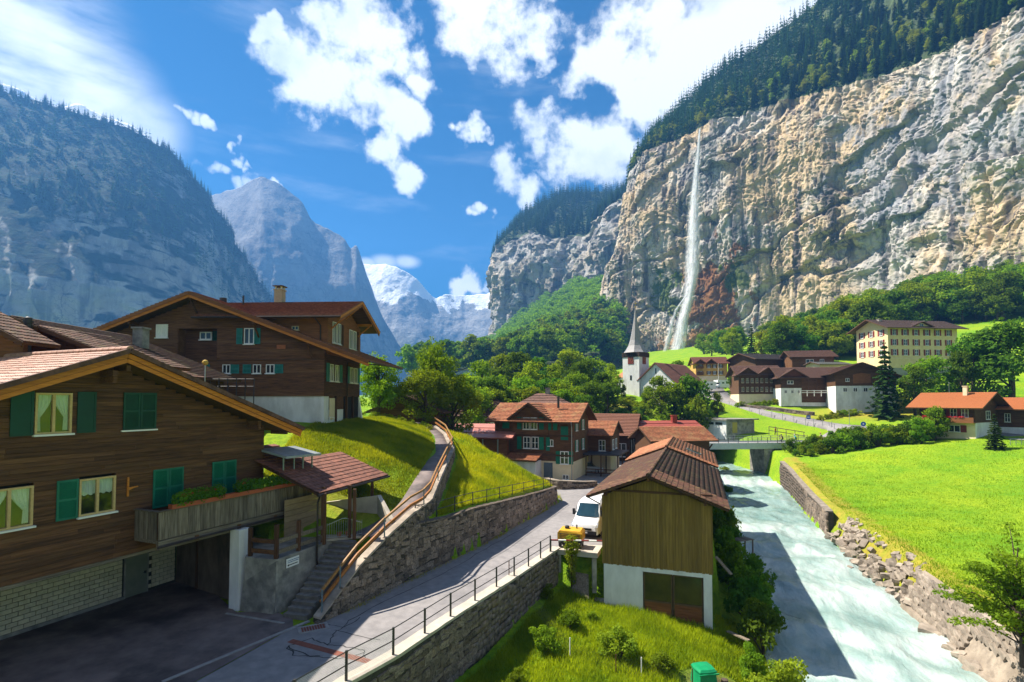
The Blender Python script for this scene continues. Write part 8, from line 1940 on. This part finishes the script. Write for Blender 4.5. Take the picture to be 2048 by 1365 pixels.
# ------------------------------------------------------------------ vegetation
VG = np.random.default_rng(77)
def tree_proto(seed, h=10.0, spread=.34, base=.22, lobes=13, n=2600, leaf=.30, lm=LEAF_A, sparse=False, lean=0.0):
    """returns (trunk mesh, crown mesh) of a broadleaf tree h metres high"""
    g = np.random.default_rng(seed); mb = MB()
    top = Vector((lean * h, 0, h * .72)); pts = [Vector((0, 0, -.4)), Vector((.02 * h, 0, h * .18)), Vector((lean * h * .5, .02 * h, h * .42)), top]
    r0 = .022 * h + .05
    mb.tube(pts, [r0 * 1.3, r0, r0 * .7, r0 * .2], 8)
    cs, rs = [], []
    for k in range(lobes):
        a = g.uniform(0, 2 * math.pi); q = g.uniform(0, 1) ** .8; z = h * (base + (1 - base) * (.12 + .76 * q))
        rr_ = spread * h * math.sin(math.pi * min(.95, .18 + .72 * q)) * g.uniform(.45, .85)
        c = Vector((rr_ * math.cos(a) + lean * z, rr_ * math.sin(a), z)); cs.append(c); s = h * spread * g.uniform(.30, .52); rs.append((s, s, s * g.uniform(.6, .85)))
        b0 = Vector((lean * z * .6, 0, max(h * .2, z - rr_ * .9 - .05 * h))); mid = b0.lerp(c, .5) + Vector((0, 0, .03 * h)); mb.tube([b0, mid, c], [r0 * .42, r0 * .26, r0 * .08], 5)
    cs.append(Vector((lean * h, 0, h * .88))); rs.append((h * spread * .36,) * 3)
    tr = mb.mesh('trunk', BARK, True)
    # clump the leaves: many small sprays on each lobe
    sub, sr = [], []
    for c, r in zip(cs, rs):
        for j in range(10):
            d = g.normal(size=3); d /= np.linalg.norm(d); d[2] = d[2] * .9 + .1
            sub.append(np.array(c) + d * np.array(r) * g.uniform(.55, 1.0)); s = r[0] * g.uniform(.34, .56); sr.append((s, s, s * .8))
    V, F = leaf_cloud(g, sub, sr, n, leaf)
    return tr, np_mesh('crown', V, F, lm)
PROTO = {
 'A': [tree_proto(k, 10, .36, .04, 19, 4200, .25, LEAF_A) for k in (1, 2, 3)],
 'B': [tree_proto(k, 10, .34, .04, 19, 4200, .25, LEAF_B) for k in (4, 5, 6)],
 'Y': [tree_proto(k, 10, .35, .04, 18, 4200, .25, LEAF_Y) for k in (7, 8)],
 'N': [tree_proto(k, 10, .40, .10, 22, 11000, .17, LEAF_A) for k in (11, 12)],
 'W': [tree_proto(k, 10, .33, .12, 8, 1000, .42, LEAF_A) for k in (21, 22, 23)] + [tree_proto(k, 10, .33, .12, 8, 1000, .42, LEAF_B) for k in (24, 25)],
}
def conifer_mesh(seed, h=10.0, r=.17, tiers=15, per=9, lm=LEAF_C, segs=3):
    g = np.random.default_rng(seed); V = []; F = []
    AX = []
    for t in range(tiers):
        q = t / (tiers - 1); z = h * (.08 + .9 * q); rad = h * r * (1 - q) ** .85 * g.uniform(.85, 1.1) + h * .012
        n = max(4, int(per * (1 - .5 * q))); ax = len(V); V += [(0, 0, z + .1 * h / tiers), (.01 * h, .006 * h, z + .1 * h / tiers)]; AX.append(ax)
        for k in range(n):
            a = 2 * math.pi * (k + g.uniform(-.3, .3)) / n + t; l = rad * g.uniform(.7, 1.12); w = l * .55
            dx, dy = math.cos(a), math.sin(a); px, py = -dy, dx; dr = l * g.uniform(.28, .5)
            b = len(V)
            V += [(dx * l * .55 + px * w * .5, dy * l * .55 + py * w * .5, z - dr * .5), (dx * l, dy * l, z - dr), (dx * l * .55 - px * w * .5, dy * l * .55 - py * w * .5, z - dr * .5)]
            F.append((ax, b, b + 1, b + 2))
            V += [(dx * l * .6 + px * w * .3, dy * l * .6 + py * w * .3, z - dr * .75), (dx * l * .9, dy * l * .9, z - dr * 1.25), (dx * l * .6 - px * w * .3, dy * l * .6 - py * w * .3, z - dr * .75)]
            F.append((ax + 1, b + 3, b + 4, b + 5))
    V += [(0, 0, h * 1.04), (.008 * h, 0, h * 1.0), (0, 0, -.04 * h), (.02 * h, .012 * h, -.04 * h)]; b = len(V); AX = [b - 2] + AX
    for i, j in zip(AX[:-1], AX[1:]): F.append((i, i + 1, j + 1, j))
    F.append((AX[-1], AX[-1] + 1, b - 3, b - 4))
    return np.array(V), np.array(F)
CON = [conifer_mesh(k) for k in (1, 2, 3)]
CON_ME = [np_mesh('conifer', v, f, LEAF_C) for v, f in CON]
LOWC = [conifer_mesh(k, tiers=6, per=5) for k in (31, 32, 33)]
def tree(kind, loc, h, label, name='broadleaf_tree', group=None, i=None, parts=True, wide=1.0):
    P = PROTO[kind]; tr, cr = P[(i if i is not None else rnd.randrange(99)) % len(P)]
    T_ = thing(name, label, 'tree', loc, rnd.uniform(0, 6.28), group); s = h / 10.0; T_.scale = (s * wide, s * wide, s)
    link('trunk', tr, T_); link('crown', cr, T_); return T_
def on(u, v, Y):
    p = D(u, v, Y); return (p.x, p.y, gz(p.x, p.y))
def top_h(u, vtop, Y):
    p = D(u, vtop, Y); return p.z - gz(p.x, p.y)
def px_tree(kind, u, vtop, Y, label, **kw):
    h = max(2.0, top_h(u, vtop, Y)); return tree(kind, on(u, 800, Y), h, label, **kw)

px_tree('N', 757, 708, 62, 'round leafy tree right behind the large chalet corner', i=0, wide=.9)
# the big irregular tree over the shed
px_tree('N', 850, 735, 63, 'broad leafy tree over the dark shed, left part of the clump', i=1, wide=1.15)
px_tree('N', 872, 680, 67, 'tall ragged tree rising above the dark shed', i=0, wide=.62)
px_tree('N', 905, 745, 68, 'leafy tree at the head of the footpath', i=1, wide=.95)
MID = [(800,770,95),(830,775,100),(940,735,100),(965,712,120),(985,740,96),(1000,700,150),(1030,690,145),(1060,715,125),(1048,740,105),(1078,702,150),(1105,720,125),(1095,745,108),(1140,688,160),(1150,735,118),(1165,712,135),(1185,705,165),(1205,735,125),(1222,722,150),(1120,750,105),(1180,755,112),(1010,755,100),(930,760,90),(955,765,88),(1130,770,100),(1215,760,118),(985,765,92),(780,765,90),(1235,745,135),(1070,765,98),(1160,780,100)]
for k, (u, v, Y) in enumerate(MID):
    tree(['A', 'B', 'Y', 'A', 'B'][k % 5], on(u, 800, Y), min(19, max(5, top_h(u, v, Y) * .9)), 'leafy green tree in the belt between the chalets and the church', group='trees of the belt before the church', wide=1.1)
for (u, v, Y, kd, lab, w) in ((1320, 754, 124, 'A', 'large light green tree before the church nave', 1.0), (1350, 768, 126, 'A', 'smaller tree at the right of the church tree', 1.0), (1298, 772, 128, 'B', 'tree at the foot of the church tower', .9), (1376, 750, 130, 'B', 'dark tree right of the church', .8), (1247, 768, 134, 'B', 'small pointed tree in front of the church side wing', .6),
                              (1393, 792, 122, 'A', 'narrow upright tree behind the bunker', .62), (1434, 784, 128, 'A', 'young thin tree beside the upper road', .6), (1360, 720, 160, 'B', 'leafy tree behind the church nave', 1.0), (1300, 726, 165, 'B', 'leafy tree directly behind the church tower', 1.0), (1470, 750, 160, 'B', 'leafy tree at the left end of the farmhouse', .9),
                              (1950, 668, 128, 'B', 'dark round tree on the meadow right of the hotel', 1.0), (2022, 640, 124, 'B', 'big airy tree at the right edge above the meadow', 1.1), (1855, 712, 128, 'A', 'bushy tree in front of the hotel', 1.1), (1830, 730, 124, 'B', 'shrubby tree between spruce and hotel tree', .9), (1925, 700, 126, 'B', 'small tree left of the dark round tree', .7),
                              (1868, 812, 93, 'A', 'feathery tree in front of the orange roof house', .95), (1840, 832, 92, 'A', 'shrub tree left of the orange roof house', 1.0)):
    px_tree(kd, u, v, Y, lab, wide=w)
def con_tree(u, vtop, Y, label, name='spruce_tree', i=0, wide=1.0):
    h = top_h(u, vtop, Y); T_ = thing(name, label, 'tree', on(u, 800, Y), rnd.uniform(0, 6)); s = h / 10; T_.scale = (s * wide, s * wide, s)
    V, F = leaf_cloud(VG, [tuple(v) for v in CON[i][0][::2]], [(.22, .22, .12)] * len(CON[i][0][::2]), 3600, .16); link('crown', np_mesh('crown', np.concatenate([CON[i][0], V]), np.concatenate([CON[i][1], F + len(CON[i][0])]), LEAF_C), T_)
    mb = MB(); mb.tube([(0,0,-.4), (0,0,9)], [.22, .03], 6); link('trunk', mb.mesh('trunk', BARK), T_)
con_tree(1771, 692, 124, 'tall dark spruce beside the white based barn', wide=1.35)
con_tree(1987, 832, 82, 'small cone shaped conifer by the orange roof house', i=1, wide=1.7)
con_tree(1505, 652, 232, 'tall spruce among the trees below the cliff', i=2, wide=1.2)
# trees at the foot of the cliff
line_u = [1370, 1440, 1500, 1560, 1620, 1680, 1740, 1800, 1860, 1930, 2000, 2100]; line_v = [668, 655, 655, 640, 622, 596, 580, 562, 548, 535, 522, 505]
low_u = [1370, 1440, 1500, 1620, 1700, 1760, 1830, 1930, 2100]; low_v = [706, 716, 722, 728, 726, 712, 660, 648, 636]
cnt = 0; tries = 0
while cnt < 285 and tries < 40000:
    tries += 1; u = VG.uniform(1370, 2110); Y = VG.uniform(195, 420); p = D(u, 800, Y); z = gz(p.x, p.y); vb = 800 - (z - 10) * 1052 / Y; h = VG.uniform(12, 25); vt = 800 - (z + h - 10) * 1052 / Y
    if vt < np.interp(u, line_u, line_v) + VG.uniform(-6, 10) or vb > np.interp(u, low_u, low_v) or vb < np.interp(u, line_u, line_v) + 14: continue
    tree('AABBY'[cnt % 5], (p.x, p.y, z), h, 'broadleaf tree in the wood along the foot of the cliff', group='wood at the foot of the cliff', wide=1.1); cnt += 1
# cliff-top and slope forests: the largest as trees, the rest as one mass
def forest(name, label, group, grid, n, hmin, hmax, protos, nobj, lowprotos, lm, edge=.0, cat='tree', mass='distant_forest', key=None, seed=3, jag=1.0):
    g = np.random.default_rng(seed); nu, nv = grid.shape[:2]
    a = g.uniform(0, nu - 1.001, n); b = g.uniform(edge, nv - 1.001 - 0, n); ia, ib = a.astype(int), b.astype(int); fa, fb = (a - ia)[:, None], (b - ib)[:, None]
    P = grid[ia, ib] * (1 - fa) * (1 - fb) + grid[ia + 1, ib] * fa * (1 - fb) + grid[ia, ib + 1] * (1 - fa) * fb + grid[ia + 1, ib + 1] * fa * fb
    u = 1024 + 1052 * P[:, 0] / P[:, 1]; ok = (u > -60) & (u < 2110) & (P[:, 1] > 50)
    v = 800 - (P[:, 2] - 10) * 1052 / P[:, 1]; ok &= (v > -140)
    if key is not None: ok &= key(P, u, v, g)
    P = P[ok]; H = g.uniform(hmin, hmax, len(P)); size = H / P[:, 1]; o = np.argsort(-size)
    for k in o[:nobj]:
        me = protos[int(k) % len(protos)]; q = link(name, me, None, tuple(P[k]), (0, 0, g.uniform(0, 6))); s = H[k] / 10; q.scale = (s, s, s); tag(q, label, cat, group)
    rest = o[nobj:]
    if len(rest):
        vs, fs, off = [], [], 0
        for j, (lv, lf) in enumerate(lowprotos):
            ms = []
            for k in rest[j::len(lowprotos)]:
                s = H[k] / 10; c, sn = math.cos(k), math.sin(k); w_ = s * jag; ms.append(np.array([[w_*c, -w_*sn, 0, P[k,0]], [w_*sn, w_*c, 0, P[k,1]], [0, 0, s, P[k,2]], [0, 0, 0, 1]]))
            if ms: V, F = join_copies(lv, lf, ms); vs.append(V); fs.append(F + off); off += len(V)
        q = link(mass, np_mesh(mass, np.concatenate(vs), np.concatenate(fs), lm)); tag(q, 'dense far forest ' + group, 'forest', kind='stuff')
forest('spruce_tree', 'dark spruce in the forest above the cliff edge', 'on the hillside above the cliff', PLATEAU, 3600, 15, 28, CON_ME, 270, LOWC, LEAF_C, seed=4, jag=1.15)
# lighter broadleaf crowns among the spruces along the rim
BW_ME = [c for (_, c) in PROTO['W']]
BWL = [mesh_quads(c) for c in BW_ME]
BWL = [(v.reshape(-1, 4, 3)[::3].reshape(-1, 3), np.arange(len(v[::1]) // 4 // 3 * 4 + 0).reshape(-1, 4)) for v, f in BWL]
BWL = [(v[:len(f) * 4], f) for v, f in BWL]
forest('rim_tree', 'yellow-green broadleaf tree along the cliff rim', 'along the cliff rim', PLATEAU[:, :8], 260, 8, 15, [c for (_, c) in PROTO['Y']], 90, BWL, LEAF_Y, seed=8, mass='rim_woodland')
forest('far_spruce_tree', 'dark spruce on top of the far bluff', 'on top of the far bluff', FPLAT, 2600, 20, 36, CON_ME, 120, LOWC, LEAF_C, seed=6, jag=1.2, mass='far_spruce_forest')
forest('slope_tree', 'broadleaf tree in the wood under the far bluff', 'on the slope under the far bluff', TALUS, 1500, 16, 28, BW_ME, 280, BWL, LEAF_A, seed=7, mass='slope_forest', jag=1.3)
LM = LEFTM[:, 90:190]
LW = [conifer_mesh(k, tiers=4, per=4) for k in (41, 42)]
forest('ridge_spruce', 'spruce on the hazy left ridge', 'on the hazy left ridge', LM, 5200, 16, 34, CON_ME, 60, LW, LEAF_C, seed=9, jag=1.5, mass='left_ridge_forest', key=lambda P, u, v, g: (fbm(P[:, 0] / 150, P[:, 2] / 150, oct=3, seed=52) > -.02) | (g.uniform(0, 1, len(P)) < .12) | (v < np.interp(u, [0, 250, 400, 470, 540], [215, 290, 410, 520, 640])))
forest('crest_spruce', 'spruce standing along the crest of the left mountain', 'along the crest of the left mountain', LEFTM[:, 182:190], 900, 18, 34, CON_ME, 120, LW, LEAF_C, seed=19, jag=2.0, mass='crest_forest')
forest('cliff_shrub', 'green bush clinging to the cliff left of the waterfall', 'bushes on the cliff ledges', CLIFF[:, :168], 1500, 4, 8, [c for (_, c) in PROTO['Y']], 60, BWL, LEAF_Y, seed=10, cat='bush', mass='ledge_scrub', key=lambda P, u, v, g: (((np.hypot((u - 1340) / 40, (v - 585) / 60) < 1) | (np.hypot((u - 1470) / 30, (v - 560) / 40) < 1) | (np.hypot((u - 1230) / 35, (v - 660) / 60) < 1)) & (g.uniform(0, 1, len(P)) < .5)))
# bushes
def bush_proto(seed, n=1500, leaf=.075, lm=LEAF_A):
    g = np.random.default_rng(seed); cs = []; rs = []
    for k in range(16):
        a = g.uniform(0, 6.28); r = g.uniform(0, .75); cs.append((r * math.cos(a), r * math.sin(a), g.uniform(.2, 1.15) * (1.15 - .5 * r))); s = g.uniform(.2, .36); rs.append((s, s, s * .8))
    V, F = leaf_cloud(g, cs, rs, n, leaf); mb = MB()
    for c in cs[:9]: mb.tube([(0, 0, -.2), (c[0] * .5, c[1] * .5, c[2] * .6), c], [.035, .025, .01], 5)
    return mb.mesh('stem', BARK), np_mesh('foliage', V, F, lm)
BUSH = {'A': [bush_proto(k) for k in (1, 2)], 'B': [bush_proto(k, lm=LEAF_B) for k in (3, 4)], 'Y': [bush_proto(k, lm=LEAF_Y) for k in (5, 6)], 'H': [bush_proto(7, 4200, .05, LEAF_Y), bush_proto(8, 4200, .05, LEAF_A)]}
def bush(kd, x, y, s, label, group=None, z=None, hs=1.0, name='bush'):
    T_ = thing(name, label, 'bush', (x, y, gz(x, y) if z is None else z), rnd.uniform(0, 6), group); T_.scale = (s, s, s * hs); P = BUSH[kd]; a, b = P[rnd.randrange(len(P))]; link('stem', a, T_); link('foliage', b, T_); return T_
for k in range(20):   # dark scrub on the bank right of the barn
    y = 31.0 + k * 1.55; x = float(RLx(y)) - rnd.uniform(.2, 1.6); bush('BAB'[k % 3], x, y, rnd.uniform(1.2, 1.9), 'leafy scrub bush on the river bank beside the barn', 'scrub along the barn side of the river', z=-4.6 + rnd.uniform(0, .6), hs=1.35)
for k in range(44):   # hedge along the meadow
    t = (k % 22) / 21; p = G(1612 + 325 * t, 926 - 40 * t, -1.2 + 3.6 * t); x, y = p.x + rnd.uniform(-.8, .8), p.y + (k // 22) * 3.2 + rnd.uniform(0, 2); bush('ABA'[k % 3], x, y, rnd.uniform(1.7, 2.6) * (.75 if t < .12 else 1), 'leafy shrub in the hedge between meadow and lane', 'hedge between meadow and lane', hs=1.15)
for (x, y, s, kd, lab, hs) in ((13.0, 25.6, 1.75, 'H', 'bright green bush at the bottom edge right of the compost bin', 1.2), (12.4, 27.6, 1.0, 'H', 'upright leafy bush between the barn corner and the river', 1.7), (13.9, 28.2, .9, 'H', 'bush at the river side of the barn corner', 1.2), (11.6, 24.0, 1.3, 'H', 'low bush at the bottom edge by the compost bin', 1.0),
                               (1.6, 27.4, 1.0, 'H', 'rounded bush in the garden below the road wall', 1.1), (5.4, 27.2, 1.25, 'H', 'bushy raspberry shrub in the middle of the garden', 1.0), (7.2, 26.2, .9, 'H', 'low yellowish shrub right of the raspberry shrub', .9), (3.2, 29.6, .9, 'H', 'small weedy shrub near the deck', 1.0), (2.3, 33.0, .6, 'H', 'bush at the foot of the deck pier', 1.3), (4.6, 31.0, .5, 'H', 'tall weeds before the white barn wall', .9), (0.3, 24.6, .6, 'H', 'bush beside the wire fence', 1.0),
                               (24.9, 88.5, 1.5, 'Y', 'yellow-green bush by the car park', 1.0), (26.6, 90.5, 1.3, 'Y', 'second yellow-green bush by the car park', 1.0), (34.9, 86.5, 1.5, 'B', 'dark bush on the river bank under the bridge', 1.0), (50.9, 95, 1.0, 'B', 'dark bush against the bridge abutment', 1.0), (53, 94, 1.1, 'A', 'leafy bush right of the bridge abutment', 1.0), (43.5, 108, 1.4, 'A', 'round bush behind the bridge railing', .9), (84, 82.5, 2.0, 'B', 'dark bush at the right edge by the house annex', 1.0)):
    bush(kd, x, y, s, lab, hs=hs)
for k in range(34):   # knoll below the church
    u, v, Y = rnd.uniform(1195, 1330), rnd.uniform(0, 1), rnd.uniform(104, 134); p = D(u, 800, Y); bush('YABA'[k % 4], p.x, p.y, rnd.uniform(1.0, 2.2), 'shrub on the overgrown knoll below the church', 'shrubs on the church knoll')
for k, u in enumerate(list(range(1475, 1600, 9)) + list(range(1640, 1720, 12))): p = D(u, 800, 146 if u < 1610 else 129); bush('Y' if k % 3 else 'A', p.x, p.y, rnd.uniform(.9, 1.5), 'garden shrub along the wall below the farmhouses', 'farmhouse garden shrubs')
for k in range(14): x, y = -17 + k * .62 + rnd.uniform(-.2, .2), 58.5 + rnd.uniform(-1.5, 2); bush('Y', x, y, rnd.uniform(.4, .7), 'low yellow-green border plant behind the large chalet', 'border plants behind the large chalet', hs=.8, name='border_plant')
for k in range(10): x, y = 72 + k * 2.1, 96 + rnd.uniform(-2, 3); bush('A', x, y, rnd.uniform(.9, 1.7), 'shrub along the lane before the orange roof house', 'shrubs along the lane')
# ivy post at the deck edge
IV = thing('ivy_post', 'post smothered in bright ivy hanging over the deck edge', 'plant', (3.95, 35.2, -2.0))
mb = MB(); mb.tube([(0,0,-.3), (0,0,2.9)], .07, 6); mb.build('post', WOOD_DARK_V, IV)
V, F = leaf_cloud(VG, [(0, 0, 2.6), (.02, -.05, 2.2), (0, -.1, 1.7), (.05, -.1, 1.1), (.0, -.12, .55), (.1, -.1, .1)], [(.48, .42, .5), (.52, .44, .45), (.42, .36, .45), (.28, .24, .42), (.24, .22, .38), (.18, .16, .3)], 2600, .055); link('foliage', np_mesh('foliage', V, F, LEAF_Y), IV)
# airy tree at the lower right corner
FT = thing('riverside_tree', 'airy leafy tree leaning over the bank wall at the lower right', 'tree', (25.3, 26.6, -2.75), 0)
mb = MB(); cs, rs = [], []; g2 = random.Random(3)
for k in range(46):
    a = g2.uniform(0, 6.28); l = g2.uniform(1.4, 3.9); z = g2.uniform(.6, 5.6); tip = Vector((l * math.cos(a), l * math.sin(a) * .8, z + g2.uniform(-.3, .7))); b0 = Vector((.1 * math.cos(a), .1 * math.sin(a), max(.3, z * .55)))
    mb.tube([b0, b0.lerp(tip, .55) + Vector((0,0,.45)), tip], [.045, .03, .008], 5)
    for j in range(7): q = .25 + .75 * j / 6; c = b0.lerp(tip, q) + Vector((0, 0, .45 * math.sin(math.pi * q))); cs.append(tuple(c)); s = g2.uniform(.26, .5); rs.append((s, s, s * .35))
mb.tube([(0,0,-.5), (.05,0,1.6), (-.1,.1,3.4), (0,0,5.4)], [.12, .1, .07, .02], 7); mb.build('trunk', BARK, FT)
V, F = leaf_cloud(VG, cs, rs, 15000, .085, up=.8); link('crown', np_mesh('crown', V, F, LEAF_A), FT)
# ------------------------------------------------------------------ grass and weeds
def grass(name, label, n, sample, hmin, hmax, w, m, seed):
    g = np.random.default_rng(seed); X, Y, K = sample(g, n); Z = ground_z(X, Y); n = len(X)
    H = g.uniform(hmin, hmax, n) * (.7 + .6 * (fbm(X / 1.5, Y / 1.5, oct=2, seed=seed) + .5)); a = g.uniform(0, 6.28, n); ln = g.uniform(.1, .75, n); b = g.uniform(0, 6.28, n)
    dx, dy = np.cos(a) * w * g.uniform(.6, 1.5, n), np.sin(a) * w; lx, ly = np.cos(b) * ln * H, np.sin(b) * ln * H
    V = np.stack([np.stack([X - dx, Y - dy, Z - .03], 1), np.stack([X + dx, Y + dy, Z - .03], 1), np.stack([X + lx, Y + ly, Z + H], 1)], 1).reshape(-1, 3)
    q = link(name, np_mesh(name, V, np.arange(n * 3).reshape(n, 3), m)); tag(q, label, 'grass', kind='stuff')
GR_Y = leaf_mat('grass_blade_sun_yellow', (.42,.42,.02), (.22,.28,.016), scale=.35, var=0, trans=.5); GR_G = leaf_mat('grass_blade_green', (.26,.40,.018), (.13,.25,.014), scale=.4, var=0, trans=.5)  # yellow raised so the sunlit strips are in the blade colour
def s_hill(g, n):
    Y = g.uniform(30.5, 58, n); X = PWx(Y) - 1.7 - g.uniform(0, 1, n) ** .9 * 9.5; k = (X > -15.6) & ((Y > 33) | (X > -9.5) & (Y > 32.6)) & ~((X < -14.6) & (Y > 41.8)); return X[k], Y[k], None
def s_bank(g, n):
    Y = g.uniform(30.5, 57, n); X = PWx(Y) + .3 + g.uniform(0, 1, n) * np.where(Y < 52, WLx(Y) - .6 - PWx(Y), 8 - PWx(Y) - (Y - 52)); k = X < np.where(Y < 52.2, WLx(Y) - .6, 5); return X[k], Y[k], None
def s_gard(g, n):
    Y = g.uniform(17, 35, n); X = GRx(Y) + .9 + g.uniform(0, 1, n) * 16; t = (X - BARN_O[0]) * BARN_D[0] + (Y - BARN_O[1]) * BARN_D[1]; s = (X - BARN_O[0]) * BARN_R[0] + (Y - BARN_O[1]) * BARN_R[1]
    k = ~((t > 0) & (t < 6.8) & (s > -.1)) & (X < RLx(Y) - .3) & (np.hypot((X - 10) / 2.2, (Y - 25.5) / 1.6) > 1); return X[k], Y[k], None
def s_mead(g, n):
    Y = 24 + 66 * g.uniform(0, 1, n) ** 1.5; X = RRx(Y) + 1.9 + g.uniform(0, 1, n) ** 1.3 * 40; k = X < Y * 1.05; return X[k], Y[k], None
grass('slope_grass', 'short yellow-green grass on the steep slope left of the footpath', 110000, s_hill, .08, .26, .024, leaf_mat('shaded_slope_blade', (.30,.34,.02), (.13,.19,.015), scale=.35, var=0, trans=.5), 1)  # darker blades put the slope's shade into the colour
grass('bank_grass', 'long sunlit grass on the bank above the roadside wall', 60000, s_bank, .12, .38, .024, GR_Y, 2)
grass('garden_grass', 'lush green grass and weeds in the garden below the road', 110000, s_gard, .10, .42, .026, GR_G, 3)
grass('meadow_grass', 'bright green mown grass of the riverside meadow', 90000, s_mead, .06, .2, .03, GR_G, 4)
def s_foot(g, n):
    Y = g.uniform(25, 51, n); X = WLx(Y) + g.uniform(0, 1, n) ** 2 * .35 + .02; return X, Y, None
grass('verge_weeds', 'thin weeds at the foot of the roadside wall', 5000, s_foot, .04, .16, .02, GR_Y, 5)

# ------------------------------------------------------------------ the air
mb = MB(); mb.box(-2900, 2600, -320, 4300, -9, 1290)
hz = mb.build('haze', bpy.data.materials.new('valley_haze')); tag(hz, 'blue summer haze filling the valley air', 'haze', kind='stuff')
hm = hz.data.materials[0]; hm.use_nodes = True; nt = hm.node_tree; nt.nodes.clear(); ho = node(nt, 'ShaderNodeOutputMaterial'); pv = node(nt, 'ShaderNodeVolumePrincipled', ins={'Color': (.13, .42, 1.0, 1), 'Density': .00019, 'Anisotropy': .2})
nt.links.new(pv.outputs[0], ho.inputs['Volume'])
